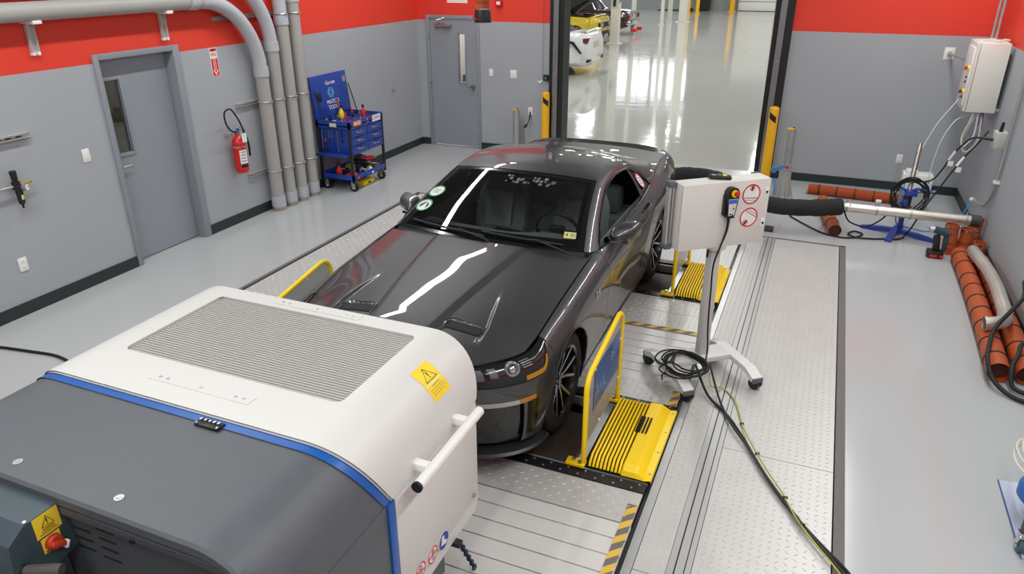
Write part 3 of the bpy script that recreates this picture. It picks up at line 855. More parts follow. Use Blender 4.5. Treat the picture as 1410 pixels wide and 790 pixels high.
# arch lips and inner liners
for a in (AX1, AX2):
    for sx in (1, -1):
        th = np.linspace(-.12, pi + .12, 50)
        pts = []
        for t in th:
            s, z = a - ARCH * cos(t), RW + ARCH * sin(t)
            p = p_at_s(s, .3); vs = np.linspace(0, 1, 60); Q = shell(np.full(60, p), vs); x = float(np.interp(z, Q[:, 2], Q[:, 0]))
            pts.append((x, s, z))
        pts = np.array(pts)
        rows = []
        for k, (dx, dr) in enumerate(((.002, .0), (.006, -.004), (.0, -.010), (-.03, -.010), (-.30, .02))):
            q = pts.copy(); q[:, 0] += dx; q[:, 1] -= dr * np.cos(th); q[:, 2] += dr * np.sin(th); rows.append(q)
        A = np.array(rows); A[..., 0] *= sx
        b = MB().grid(A[:4]); b.build('arch_lip', M_paint, car)
        MB().grid(A[2:]).build('wheel_liner', M_trimm, car)
b = MB(); b.box((-.60, .55, .20), (.60, 1.40, .62)); b.box((-.86, 1.42, .20), (.86, 3.16, .30)); b.box((-.60, 3.2, .20), (.60, 4.5, .55)); b.box((-.55, .25, .25), (.55, .6, .6))
b.build('underbody', M_dark, car, smooth=0)
# ------------------------------------------------------------------ hood
EDGE_P = np.linspace(0, p_at_s(1.70, 1.0), 400); EDGE = shell(EDGE_P, np.ones(400))
def hood_w(s): return np.interp(s, EDGE[:, 1], EDGE[:, 0])
def hood_ze(s): return np.interp(s, EDGE[:, 1], EDGE[:, 2])
_zc_s = np.array([.05, .15, .3, .5, .8, 1.1, 1.4, 1.7]); _zc_z = np.array([.745, .795, .845, .882, .925, .957, .985, 1.005])
def hood_zc(s):
    s = np.asarray(s, float); return hermite(_zc_s, _zc_z, np.clip(s, .05, 1.7).ravel()).reshape(s.shape)
VS0, VS1 = .33, .50       # hood vents
def vent_cx(s): return .385
def hood_z(x, s):
    x = np.asarray(x, float); s = np.asarray(s, float); ax = np.abs(x)
    w_ = np.maximum(hood_w(s), .05)
    q = np.clip(ax / w_, 0, 1.02)
    z = hood_ze(s) + (hood_zc(s) - hood_ze(s)) * (1 - q ** 2.6)
    # raised centre whose shoulders run from the vents to the screen
    a = np.interp(s, [.1, .35, .5, 1.0, 1.5], [.20, .215, .235, .30, .36])
    z = z + .017 * (1 - sstep(-.025, .03, ax - a)) * sstep(.1, .45, s) * (1 - .35 * sstep(1.2, 1.6, s))
    # outer ridge behind the vents, a wedge dying out at s = .95
    o = np.interp(s, [.30, .50, .98], [.535, .525, .430])
    wedge = sstep(.30, .46, s) * (1 - sstep(.55, .98, s))
    z = z + .015 * sstep(-.006, .014, ax - o) * (1 - sstep(.0, .24, ax - o)) * wedge
    # extractor recess
    u = sstep(.252, .264, ax) * (1 - sstep(.506, .518, ax))
    r = np.clip((s - VS0) / (VS1 - VS0), 0, 1)
    z = z - .024 * u * r ** 1.0 * (s < VS1 + .004) * (s > VS0)
    return z
nx, ns = 181, 150
xs = np.concatenate([np.linspace(-1, 1, nx)])
def hood_front(xr):    # front edge s for a given x
    E = EDGE[EDGE[:, 1] <= .62]
    return np.interp(np.abs(xr), E[:, 0], E[:, 1])
def hood_back(x): return 1.515 + .125 * (np.abs(x) / .8) ** 2.2
G = np.zeros((ns, nx, 3))
tt = np.linspace(0, 1, ns)
for j, xi in enumerate(xs):
    # fan the columns so that the outer ones follow the shut line
    for_i = []
    xf = xi * .80
    sb = float(hood_back(xi * .815)); sf = float(hood_front(xf)) + .012
    s = sf + (sb - sf) * tt
    # keep the vent step crisp: snap
    wE = hood_w(s) - .004
    x = np.where(s < .62, np.minimum(np.abs(xf) + (np.abs(xi) * (np.interp(.62, EDGE[:, 1], EDGE[:, 0]) - .004) - np.abs(xf)) * np.clip((s - sf) / (.62 - sf + 1e-6), 0, 1), 9), np.abs(xi) * wE) * np.sign(xi)
    G[:, j, 0] = x; G[:, j, 1] = s
G[..., 2] = hood_z(G[..., 0], G[..., 1])
hood = MB().grid(with_flange(G, .02)).build('hood', M_paint, car, smooth=60)
M_mesh2 = mat('vent_mesh', '202122', rough=.6, var=.5, scale=220)
for sx in (1, -1):
    X, S = np.meshgrid(np.linspace(.270, .502, 16), np.linspace(.430, .497, 10), indexing='ij'); X = X * sx
    Z = hood_z(X, S) + .004 + .014 * sstep(.42, .5, S)
    v = MB().grid(np.stack([X, S, Z], 2)).build('hood_vent', M_mesh2, car)
    bb = MB()
    for k in range(15):
        x = sx * (.272 + k * .0162); sv = np.linspace(.432, .495, 5)
        bb.tube(np.stack([np.full(5, x), sv, hood_z(np.full(5, x), sv) + .005 + .014 * sstep(.42, .5, sv)], 1), .0016, 4)
    bb.build('vent_grid', M_trimm, v)
    ring = []
    for x_, s_ in [(.258, .35), (.257, .42), (.258, .485), (.275, .506), (.385, .509), (.495, .506), (.512, .485), (.513, .42), (.512, .35), (.495, .327), (.385, .324), (.275, .327)]:
        ring.append((x_ * sx, s_, 0))
    ring = crom(ring, 60, True); ring[:, 2] = hood_z(np.sign(ring[:, 0]) * np.where(np.abs(ring[:, 0]) < .385, np.abs(ring[:, 0]) - .014, np.abs(ring[:, 0]) + .014), np.where(ring[:, 1] > .45, ring[:, 1] + .012, ring[:, 1] - .012)) + .001
    MB().tube(ring, .0038, 6, closed=True).build('vent_frame', M_paint, v)
# ------------------------------------------------------------------ greenhouse curves (driver side)
CA = np.array([(.778, 1.655, .985), (.695, 2.02, 1.155), (.630, 2.41, 1.290), (.610, 2.62, 1.328), (.600, 2.90, 1.340), (.575, 3.22, 1.312), (.575, 3.60, 1.222), (.60, 3.95, 1.118), (.63, 4.16, 1.062)])
CB = np.array([(.822, 1.70, .972), (.738, 2.07, 1.142), (.674, 2.42, 1.262), (.660, 2.66, 1.300), (.655, 2.92, 1.305), (.662, 3.22, 1.272), (.690, 3.58, 1.175), (.735, 3.92, 1.085), (.765, 4.16, 1.055)])
CC = np.array([(.850, 1.80, .965), (.765, 2.10, 1.110), (.705, 2.43, 1.222), (.690, 2.68, 1.262), (.695, 2.92, 1.258), (.715, 3.15, 1.225), (.750, 3.33, 1.150), (.822, 3.50, 1.055), (.775, 4.16, 1.052)])
tC = np.linspace(0, 1, 9)
def curve(C, t): return hermite(tC, C, t)
tt = np.linspace(0, 1, 90)
A_, B_, C_ = curve(CA, tt), curve(CB, tt), curve(CC, tt)
def arc3(A, B, C, n=9):
    """smooth strip across three curves (quadratic through B)"""
    u = np.linspace(0, 1, n)[None, :, None]
    A, B, C = A[:, None], B[:, None], C[:, None]
    return A * (1 - u) * (1 - 2 * u) + B * 4 * u * (1 - u) + C * u * (2 * u - 1)
RAIL = arc3(A_, B_, C_)
both('roof_rail', lambda: [RAIL], M_paint, car)
# flank between rail and shoulder behind the door glass (C-pillar)
D_s = np.array([3.30, 3.45, 3.60, 3.80, 4.0, 4.2, 4.42])
def shoulder(s): return shell([p_at_s(float(s), .99)], [1.0])[0]
m = tt > .80
def cpillar():
    C2 = C_[tt >= .82]
    S2 = np.array([shoulder(s) for s in np.linspace(3.42, 4.36, len(C2))])
    u = np.linspace(0, 1, 10)[None, :, None]
    mid = (C2 + S2) / 2 + np.array([.0, 0, .012])
    return [arc3(C2, mid, S2, 10)]
both('rear_pillar', cpillar, M_paint, car)
# roof
tr = (tt >= .25) & (tt <= .64)
AR = A_[tr]
xi = np.linspace(-1, 1, 41)
crown = np.interp(AR[:, 1], [2.41, 2.7, 3.0, 3.3], [.046, .047, .042, .034])
sback = np.interp(AR[:, 1], [AR[0, 1], AR[-1, 1]], [-.085, .05])
G = np.stack([AR[:, :1] * xi, AR[:, 1:2] + sback[:, None] * (1 - xi[None] ** 2), AR[:, 2:3] + crown[:, None] * (1 - np.abs(xi[None]) ** 2.2)], 2)
roof = MB().grid(G).build('roof', M_paint, car, smooth=60)
# two shallow roof creases seen as lines
# windscreen
tw = tt <= .25 + 1e-6
AW = A_[tt <= .262]
n = len(AW); f = np.linspace(0, 1, n)
sb = -.115 + (.03) * f
cz = .015 + .031 * f
GW = np.stack([AW[:, :1] * xi, AW[:, 1:2] + sb[:, None] * (1 - xi[None] ** 2), AW[:, 2:3] + cz[:, None] * (1 - np.abs(xi[None]) ** 2.2)], 2)
ws = MB().grid(GW[1:-1, 1:-1]).build('windscreen', M_ws, car, smooth=60)
# black frit frame just inside the glass edge
I = inward(GW, .004)
b = MB(); b.grid(I[:4]); b.grid(I[-4:]); b.grid(I[:, :3]); b.grid(I[:, -3:]); b.build('screen_surround', M_trim, ws, smooth=60)
# rear window
AB = A_[(tt >= .63)]
n = len(AB); f = np.linspace(0, 1, n)
GB = np.stack([AB[:, :1] * xi, AB[:, 1:2] + (.05 + .04 * f)[:, None] * (1 - xi[None] ** 2), AB[:, 2:3] + (.034 - .012 * f)[:, None] * (1 - np.abs(xi[None]) ** 2.2)], 2)
MB().grid(GB).build('rear_window', mat('rear_glass', '0f1112', rough=.05, coat=1.0, var=.02), car, smooth=60)
# cowl panel and wipers
AWb = GW[0]
hb = np.stack([AWb[:, 0] * 1.04, hood_back(AWb[:, 0] * 1.05) - .02, hood_z(AWb[:, 0] * 1.0, hood_back(AWb[:, 0]) - .01) - .022], 1)
MB().grid(np.array([hb, hb * .5 + AWb * .5 + np.array([0, 0, -.012]), AWb + np.array([0, .01, -.004])])).build('cowl', M_trimm, car)
for x0, x1, xa in ((-.66, .02, -.08), (-.02, .62, .54)):
    tq = np.linspace(0, 1, 16)
    Xq = x0 + (x1 - x0) * tq
    pts = []
    for k, xq in enumerate(Xq):
        i = int(np.argmin(abs(GW[0][:, 0] - xq))); h = 1.0 + 1.2 * (1 - tq[k])
        base = GW[int(h)][i] * (1 - (h % 1)) + GW[int(h) + 1][i] * (h % 1)
        pts.append(base + np.array([xq - base[0], -.012, .014]))
    w_ = MB().tube(pts, .008, 6).build('wiper', M_trimm, car)
    k0 = pts[9]
    MB().tube([(xa + .16, hood_back(xa) + .005, hood_z(xa, 1.5) - .0), (xa + .12, hood_back(xa) + .012, hood_z(xa, 1.5) + .02), (k0[0] + .06, k0[1] - .01, k0[2] + .012), k0], .008, 6).build('wiper_arm', M_trimm, w_)
# side windows: door glass (driver side rolled down), quarter glass, black belt line
BELT = lambda s: shell([p_at_s(float(s), .99)], [1.0])[0]
def win(t0, t1, s0, s1, n=30, m_=10, dx=-.012):
    top = curve(CC, np.linspace(t0, t1, n)); bot = np.array([BELT(s) for s in np.linspace(s0, s1, n)])
    u = np.linspace(0, 1, m_)[None, :, None]
    G = bot[:, None] * (1 - u) + top[:, None] * u
    G[..., 0] += .012 * np.sin(pi * u[..., 0]) + dx
    return G
T_B = .60
for sx in (1, -1):
    A = win(T_B + .012, .86, 3.09, 3.46); A[..., 0] *= sx
    q = MB().grid(A).build('quarter_window', M_side, car)
    if sx == 1:
        pass
    if sx == -1:
        A = win(.03, T_B, 1.86, 3.05); A[..., 0] *= sx
        MB().grid(A).build('door_window', M_side, car)
    else:
        A = win(.03, T_B, 1.86, 3.05)[:, :2]; MB().grid(A).build('door_window', M_side, car)
    # pillar behind the door glass
    A = win(T_B - .012, T_B + .014, 3.03, 3.10, 6, 10, -.006); A[..., 0] *= sx
    MB().grid(A).build('door_pillar', M_trim, car)
    # weather strip round the opening
    top = curve(CC, np.linspace(.02, .86, 60)); bot = np.array([BELT(s) for s in np.linspace(1.82, 3.46, 50)])
    loop = np.vstack([top, bot[::-1]]) * np.array([sx, 1, 1]); loop[:, 0] -= sx * .003
    MB().tube(loop, .011, 6, closed=True).build('window_seal', M_trim, car)
    # mirror
    mc = Vector((sx * .962, 2.12, 1.000))
    prof = []
    for k, q in enumerate(np.linspace(0, 1, 9)):
        prof.append(q)
    G = []
    for q in np.linspace(0, 1, 10):           # along the car, front to back
        sc_ = (1 - (1 - q) ** 2.4) ** .5 if q < 1 else 1.0
        sc_ = max(sc_, .02)
        ring = []
        for t in np.linspace(0, 2 * pi, 25):
            ex_ = .62
            cx_ = np.sign(cos(t)) * abs(cos(t)) ** ex_; cz_ = np.sign(sin(t)) * abs(sin(t)) ** ex_
            ring.append((mc.x + sx * (.104 * cx_ * (.55 + .45 * sc_) - .01 * (1 - q)), mc.y - .075 + .15 * q + .035 * sx * cx_ * sx, mc.z + .072 * cz_ * sc_ + .010 * cx_))
        G.append(ring)
    mh = MB().grid(G).build('mirror', M_paint, car)
    rim = np.array(G[-1]); c0 = rim.mean(0)
    MB().grid(np.array([rim, rim * .93 + c0 * .07, rim * .93 + c0 * .07 + np.array([0, -.01, 0]), np.tile(c0 + np.array([0, -.01, 0]), (25, 1))])).build('mirror_glass', M_chrome, mh)
    MB().tube([(sx * .855, 1.99, .965), (sx * .89, 2.06, .955), (sx * .93, 2.11, .955), (sx * .98, 2.12, .96)], [.032, .026, .024, .026], 10).build('mirror_stalk', M_trim, mh)
    b = MB(); b.tube([(sx * .955, 2.08, .932), (sx * 1.0, 2.085, .934)], .012, 8); b.build('mirror_base', M_trim, mh)
    # door handle
    p = p_at_s(3.02, .75)
    Q = shell(np.linspace(p - .12, p + .12, 9), np.full(9, .80)); Q[:, 0] += np.array([.004, .02, .027, .03, .03, .03, .027, .02, .004])
    Q[:, 0] *= sx
    MB().tube(Q, [.010, .012, .013, .013, .013, .013, .013, .012, .010], 8).build('door_handle', M_paint, doors[0 if sx == 1 else 1])
    G = inward(panel(p - .09, p + .09, .765, .84, 8, 6, flange=False), -.0012); G[..., 0] *= sx
    MB().grid(G).build('handle_recess', M_trim, doors[0 if sx == 1 else 1])
    # fender emblem
    fq = shell([p_at_s(1.47, .6)], [.545])[0]
    tb = text_mb('5.0', .085, .003); tb.xf(frame((sx * (fq[0] + .004), fq[1], fq[2]), (0, sx, 0), (0, 0, 1)))
    tb.build('emblem', M_clear, fend[0 if sx == 1 else 1], smooth=0)
# sticker in the driver-side quarter window
A = win(T_B + .012, .86, 3.09, 3.46, 30, 10, -.006)
c = A[9, 5]; e1 = Vector(A[14, 5] - A[5, 5]); e2 = Vector(A[9, 8] - A[9, 2])
def disc(r0, r1, seg=28): return MB().lathe([(r0, 0), (r1, 0), (r1, .001), (r0, .001)], seg)
s_ = disc(0, .078).xf(frame(c, e1, e2)).build('round_sticker', M_paper, car, smooth=0)
disc(.064, .080).xf(frame(c + np.array([.0015, 0, 0]), e1, e2)).build('sticker_ring', M_red, s_, smooth=0)
bb = MB()
for k in range(3): bb.box((-.035, .02 - k * .025, .0015), (.035, .028 - k * .025, .002))
bb.xf(frame(c, e1, e2)).build('sticker_print', mat('print_grey', '8b8f93', rough=.6), s_, smooth=0)
# stickers on the windscreen
def on_screen(i, j, lift=.004):
    P_ = GW[i, j]; e1 = Vector(GW[i, j + 1] - GW[i, j - 1]); e2 = Vector(GW[min(i + 1, len(GW) - 1), j] - GW[i - 1, j]); nn = e1.cross(e2).normalized()
    if nn.z < 0: nn = -nn
    return Vector(P_) + nn * lift, e1, e2
for (i, j, kind) in ((7, 2, 'a'), (12, 2, 'b')):
    c, e1, e2 = on_screen(i, j)
    s_ = disc(0, .072).xf(frame(c, e1, e2)).build('round_sticker', M_paper, car, smooth=0)
    disc(.062, .074).xf(frame(c + Vector((0, -.001, .002)), e1, e2)).build('sticker_ring', M_green, s_, smooth=0)
    if kind == 'a':
        MB().prism([(-.03, -.035), (-.045, .0), (-.01, .038), (.005, .04)], .0015, .0025).prism([(.03, -.035), (.045, .0), (.02, .038), (.012, .036)], .0015, .0025).xf(frame(c, e1, e2)).build('sticker_print', mat('print_dark', '2f3436', rough=.6), s_, smooth=0)
    else:
        bb = MB()
        for lo, hi in (((-.032, -.025), (.032, -.021)), ((-.032, .021), (.032, .025)), ((-.032, -.025), (-.028, .025)), ((.028, -.025), (.032, .025))): bb.box((*lo, .0015), (*hi, .0022))
        bb.lathe([(.010, .0015), (.017, .0015), (.017, .0022), (.010, .0022)], 16)
        bb.xf(frame(c, e1, e2)).build('sticker_print', MATS['print_grey'], s_, smooth=0)
c, e1, e2 = on_screen(4, 37)
s_ = MB().box((-.045, -.032, 0), (.045, .032, .001)).xf(frame(c, e1, e2)).build('inspection_sticker', M_lab_y, car, smooth=0)
tb = text_mb('4', .05, .0005); tb.xf(Matrix(frame(c, e1, e2)) @ Matrix.Translation((-.025, 0, .0018))); tb.build('sticker_print', MATS['print_dark'], s_, smooth=0)
bb = MB()
for r_ in range(3):
    for q in range(3): bb.box((.004 + q * .013, -.016 + r_ * .013, .0014), (.012 + q * .013, -.008 + r_ * .013, .0018))
bb.xf(frame(c, e1, e2)).build('sticker_print', M_blue, s_, smooth=0)
# worn shade band at the top of the windscreen: flat flakes of old lettering
bb = MB(); rr = random.Random(3)
for j in range(18, 31):
    for k in range(2):
        c, e1, e2 = on_screen(len(GW) - 4 - rr.randint(0, 2), j, .003)
        a = rr.uniform(.008, .02)
        bb2 = MB().prism([(-a, -a * rr.uniform(.4, 1.4)), (a * rr.uniform(.3, 1), -a), (a, a * rr.uniform(.3, 1)), (-a * .5, a)], 0, .0006).xf(frame(c, e1, e2)); bb.add(np.vstack(bb2.v), bb2.f)
o = bb.build('worn_lettering', mat('worn_print', '70746f', rough=.8), ws, smooth=0); o['kind'] = 'stuff'
# antenna fin
b = MB(); b.prism([(-.085, 0), (-.02, .035), (.03, .07), (.055, .072), (.06, .0)], -.011, .011, 'yz').xf(Matrix.Translation((0.0, 3.05, 1.375))); b.build('antenna_fin', M_paint, car, smooth=30)
# decklid and spoiler
dk = np.linspace(0, 1, 12)
rows = []
for f in dk:
    s = 4.12 + .66 * f
    e = shoulder(min(s, 4.40)); xE = np.interp(s, [4.1, 4.48, 4.80], [.775, .755, .72]) ; zE = e[2] + .004
    rows.append([(xE * x, s + .06 * (1 - x * x) - .06 + .03 * f * (1 - x * x), zE + .018 * (1 - abs(x) ** 2.5) - .012 * f) for x in xi])
rows.append([(q[0], q[1] + .012, q[2] - .12) for q in rows[-1]])
rows.append([(q[0], q[1] + .012, q[2] - .45) for q in rows[-2]])
MB().grid(np.array(rows)).build('trunk_lid', M_paint, car)
G = []
for x in np.linspace(-1, 1, 61):
    e = 1 - abs(x) ** 8; s = 4.60 + .045 * (1 - x * x) - .10 * abs(x) ** 5; z = 1.045 - .010 * abs(x) ** 3
    X = x * .775
    G.append([(X, s - .13, z - .012), (X, s - .05, z + .010 * e), (X, s + .05, z + .025 * e), (X, s + .105, z + .038 * e), (X, s + .115, z + .028 * e), (X, s + .06, z + .0 * e), (X, s - .13, z - .014)])
MB().grid(G).build('spoiler', M_trim, car, smooth=40)
for sx in (1, -1):
    for k in range(3):
        x = sx * (.50 + .09 * k)
        MB().box((x - .025, 4.815 - .02 * k, .83), (x + .025, 4.845 - .02 * k, .98), .01).build('tail_lamp', M_tail, car)
MB().box((-.26, 4.82, .55), (.26, 4.835, .67), .004).build('number_plate', M_paper, car)
# ------------------------------------------------------------------ interior
b = MB(); b.box((-.80, 1.75, .30), (.80, 3.5, .36)); b.grid(win(.03, .80, 1.86, 3.5, 20, 3, -.10)[:, :1].repeat(2, 1))
for sx in (1, -1):
    b.box((sx * .78, 1.75, .3), (sx * .83, 3.5, .93))
b.box((-.80, 3.1, .3), (.80, 3.6, .75)); b.build('cabin_tub', M_dash, car, smooth=0)
X, T = np.meshgrid(np.linspace(-.74, .74, 30), np.linspace(0, 1, 10), indexing='ij')
Sd = 1.60 + .10 * (np.abs(X) / .74) ** 2 + .45 * T
Zd = .955 - .02 * (1 - T) - .05 * T ** 3 + .03 * np.exp(-((X - .37) / .2) ** 2) * sstep(.3, 1, T)
Gd = np.stack([X, Sd, Zd], 2); low = Gd[:, -1:] + np.array([0, .02, -.30])
MB().grid(np.concatenate([Gd, low], 1)).build('dashboard', M_dash, car)
sw = MB(); t = np.linspace(0, 2 * pi, 40, endpoint=False)
fr_ = frame((.37, 2.24, .90), (1, 0, 0), (0, -.38, .92))
ring = np.stack([.185 * np.cos(t), .185 * np.sin(t), 0 * t], 1); sw.tube(ring, .016, 8, closed=True)
sw.box((-.07, -.05, -.02), (.07, .05, .03), .02)
for a in (0, pi, -pi / 2): sw.tube([(0, 0, 0), (.18 * cos(a), .18 * sin(a), 0)], .014, 6)
sw.xf(fr_).build('steering_wheel', M_trimm, car)
for sx in (1, -1):
    r = MB().box((-.24, -.26, -.10), (.24, .26, .10), .07).xf(Matrix.Translation((sx * .38, 2.55, .52)) @ Matrix.Rotation(.12, 4, 'X')).build('seat_cushion', M_seat, car)
    prof = crom([(-.10, -.32), (-.24, -.20), (-.25, .0), (-.235, .15), (-.17, .27), (-.12, .40), (-.07, .445), (.07, .445), (.12, .40), (.17, .27), (.235, .15), (.25, 0), (.24, -.20), (.10, -.32)], 50, True)
    bk = MB()
    Gs = np.array([[(a * k, d, c * k if c < 0 else c * (.5 + .5 * k)) for a, c in np.vstack([prof, prof[:1]])] for d, k in ((-.085, .80), (-.06, .95), (0, 1), (.06, .95), (.085, .75))])
    bk.grid(Gs); bk.prism([(a * .80, c * .8 if c < 0 else c * .9) for a, c in prof], -.086, -.080, 'xz'); bk.prism([(a * .75, c * .75 if c < 0 else c * .87) for a, c in prof], .080, .085, 'xz')
    bk.xf(Matrix.Translation((sx * .38, 2.86, .82)) @ Matrix.Rotation(-.30, 4, 'X')).build('seat_back', M_seat, car)
    MB().box((-.13, -.014, -.16), (.13, .014, .16), .012).xf(Matrix.Translation((sx * .38, 2.755, .84)) @ Matrix.Rotation(-.30, 4, 'X')).build('seat_insert', mat('seat_insert', '7c8081', rough=.8, var=.2, scale=60), car)
MB().box((-.10, 2.0, .36), (.10, 3.1, .62), .03).build('centre_console', M_dash, car)
MB().box((-.12, 2.04, .80), (.12, 2.08, .92), .01).build('centre_screen', M_trim, car)
MB().tube([(-.20, 2.06, .885), (.16, 2.055, .885)], .006, 6).build('dash_trim', M_chrome, car)
b = MB(); b.box((-.12, -.015, -.035), (.12, .015, .035), .012); b.xf(Matrix.Translation((.0, 2.36, 1.235))); b.build('rear_view_mirror', M_trim, car)
MB().box((-.62, 3.25, .75), (.62, 3.45, 1.0), .05).build('rear_bench', M_seat, car)
# ------------------------------------------------------------------ wheels
def wheel(s, sx):
    """spoked alloy wheel with its tyre; axis along x"""
    c = (sx * .795, s, RW); t = None
    R, Wd = RW, .128
    prof = [(.245, -Wd * .95), (.262, -Wd), (.30, -Wd * 1.02), (.327, -Wd * .93), (.340, -Wd * .78)]
    for k in range(5):
        x = -Wd * .70 + k * Wd * .35
        prof += [(R, x - Wd * .13), (R, x + Wd * .13), (R - .008, x + Wd * .15), (R - .008, x + Wd * .20)]
    prof = prof[:-2] + [(.340, Wd * .80), (.327, Wd * .93), (.30, Wd * 1.02), (.262, Wd), (.245, Wd * .95)]
    ty = MB().lathe(prof, 72, c, 'x').build('tyre', M_tyre, car, smooth=30)
    o = Wd * sx
    rm = MB().lathe([(.247, -Wd * .95), (.24, -Wd * .6), (.225, 0), (.228, Wd * .7 * 1), (.236, Wd * .92), (.250, Wd * .97), (.252, Wd * .90)] if sx > 0 else [(.247, Wd * .95), (.24, Wd * .6), (.225, 0), (.228, -Wd * .7), (.236, -Wd * .92), (.250, -Wd * .97), (.252, -Wd * .90)], 60, c, 'x').build('rim', M_rimk, car)
    MB().lathe([(.0, sx * .02), (.165, sx * .02), (.165, sx * -.005), (0, sx * -.005)], 40, c, 'x').build('brake_disc', M_brake, rm)
    b = MB(); b.lathe([(0, sx * .078), (.030, sx * .080), (.036, sx * .074), (.062, sx * .066), (.066, sx * .04), (.05, 0), (.0, 0)], 30, c, 'x'); b.build('hub_cap', M_rimk, rm)
    for k in range(5):
        for d in (-1, 1):
            a0 = k * 2 * pi / 5 + .30; 
            a1 = a0 + d * .23; a2 = a0 + d * .34
            def pt(r, a, x): return (c[0] + sx * x, s + r * sin(a), RW + r * cos(a))
            def blade(wd0, wd1, xs0, xs1, dep):
                V = []
                for r, a, w_, x in ((.045, a0 + d * .16, wd0, .070), (.12, a1, wd0 * .95, .088), (.236, a2 - d * .02, wd1, .112)):
                    for q in (-1, 1):
                        V.append(pt(r, a + q * w_ / r, x + xs0)); 
                    for q in (1, -1):
                        V.append(pt(r, a + q * w_ / r * 1.25, x - dep))
                F = []
                for i in range(2):
                    for j in range(4): F.append((i * 4 + j, i * 4 + (j + 1) % 4, (i + 1) * 4 + (j + 1) % 4, (i + 1) * 4 + j))
                F += [(0, 3, 2, 1), (8, 9, 10, 11)]
                return V, F
            V, F = blade(.0135, .0125, .0, 0, .055); sp = MB().add(V, F).build('spoke', M_rimk, rm, smooth=0)
            V, F = blade(.0060, .0050, .002, 0, .004); 
            # machined face: only one edge of each spoke is bright
            MB().add(V, F).xf(Matrix.Identity(4)).build('spoke_face', M_rim, sp, smooth=0)
    b = MB()
    for k in range(5):
        a = k * 2 * pi / 5; b.cyl((c[0] + sx * .05, s + .05 * sin(a), RW + .05 * cos(a)), (c[0] + sx * .078, s + .05 * sin(a), RW + .05 * cos(a)), .009, seg=8)
    b.build('lug_nuts', M_chrome, rm)
for s in (AX1, AX2):
    for sx in (1, -1): wheel(s, sx)
# ------------------------------------------------------------------ cooling fan in front of the car
M_fanw = mat('fan_white', 'd5d4d0', rough=0.42, var=0.012, scale=3)
M_fang = mat('fan_grey', '565b60', rough=0.5, var=0.10, scale=9, bump=.03, bscale=90, rvar=.05)
M_fangd = mat('fan_dark_grey', '43484c', rough=0.5, var=0.08, scale=7)
M_fanb = mat('fan_blue', '1b58a6', rough=0.35, var=0.05, scale=5)
M_ctl = mat('control_box_paint', '3b4a52', rough=0.42, var=0.08, scale=20)
M_slatfan = mat('grille_slat', 'b4b3ae', rough=0.45, var=0.03)
M_label = mat('warning_label', 'f6d534', rough=.55, var=.03)
M_print = mat('label_print', '1c1c1a', rough=.6)
M_grip = mat('grip_rubber', '4a4744', rough=0.8, var=.1, bump=.05)
FXL, FXR, FZT, FZB, FZS = -3.195, -1.345, 1.252, 0.285, 0.935
FAN, FO = wthing('cooling_fan', 'big white and dark grey cooling fan cabinet with blue stripe, standing before the car', 'fan', (-2.27, 2.0, 0))
RXF, RZF = .27, .305
def fprof(n=14, inset=0.0, zlow=FZS):
    """cross-section from the left seam over the top to the right seam: list of (x, z)"""
    out = [(FXL + inset, zlow)]
    for k in range(n + 1):
        a = pi / 2 * k / n; out.append((FXL + inset + RXF * (1 - cos(a) ** (2 / 2.2)), FZT - inset - RZF * (1 - sin(a) ** (2 / 2.2))))
    r = [((FXL + FXR) - x, z) for x, z in out[::-1]]
    return out + r
def y_in(z):  return 1.965 - .165 * float(np.clip((z - .93) / .32, 0, 1)) ** .8
def y_nose(z): return 2.735 + .075 * float(np.clip((z - .93) / .32, 0, 1))
GX0, GX1, GY0, GY1 = -2.862, -1.643, 2.068, 2.705
def fshell(fa, fb, inset=0.0, ny=9, hole=False):
    P = fprof(inset=inset)
    mid = len(P) // 2
    if hole: P = P[:mid] + [(GX0, FZT - inset), (GX1, FZT - inset)] + P[mid:]
    rows = []
    for k in range(ny + 1):
        f = k / ny; rows.append([(x, fa(z) + (fb(z) - fa(z)) * f, z) for x, z in P])
    return np.array(rows), mid
# white top shell with the grille opening
G, mid = fshell(y_in, y_nose, hole=True, ny=3)
for j in range(G.shape[1]):
    z = G[0, j, 2]
    G[1, j, 1] = max(GY0, y_in(z) + .02); G[2, j, 1] = GY1
b = MB()
n1, n2 = G.shape[:2]
V = G.reshape(-1, 3); F = []
for i in range(n1 - 1):
    for j in range(n2 - 1):
        if i == 1 and j == mid: continue
        F.append((i * n2 + j, i * n2 + j + 1, (i + 1) * n2 + j + 1, (i + 1) * n2 + j))
b.add(V, F)
r = .035        # rounded corners of the opening
for cx_, cy_, sx, sy in ((GX0, GY0, 1, 1), (GX1, GY0, -1, 1), (GX0, GY1, 1, -1), (GX1, GY1, -1, -1)):
    arc = [(cx_ + sx * (r - r * cos(a)), cy_ + sy * (r - r * sin(a))) for a in np.linspace(0, pi / 2, 8)]
    pv = [(cx_, cy_, FZT)] + [(x, y, FZT) for x, y in arc]
    b.add(pv, [(0, i, i + 1) for i in range(1, len(arc))])
# opening rim and the nose face
b.add([(GX0, GY0, FZT), (GX1, GY0, FZT), (GX1, GY1, FZT), (GX0, GY1, FZT), (GX0, GY0, FZT - .022), (GX1, GY0, FZT - .022), (GX1, GY1, FZT - .022), (GX0, GY1, FZT - .022)], [(0, 1, 5, 4), (1, 2, 6, 5), (2, 3, 7, 6), (3, 0, 4, 7)])
nz = [tuple(p) for p in G[-1]]; nz2 = [(x * 1.0, y - .02, z - .012) for x, y, z in nz]
b.grid(np.array([nz, [(x, y - .015, z - .004) for x, y, z in nz]]))
top = b.build('top_shell', M_fanw, FAN, smooth=30, off=FO)
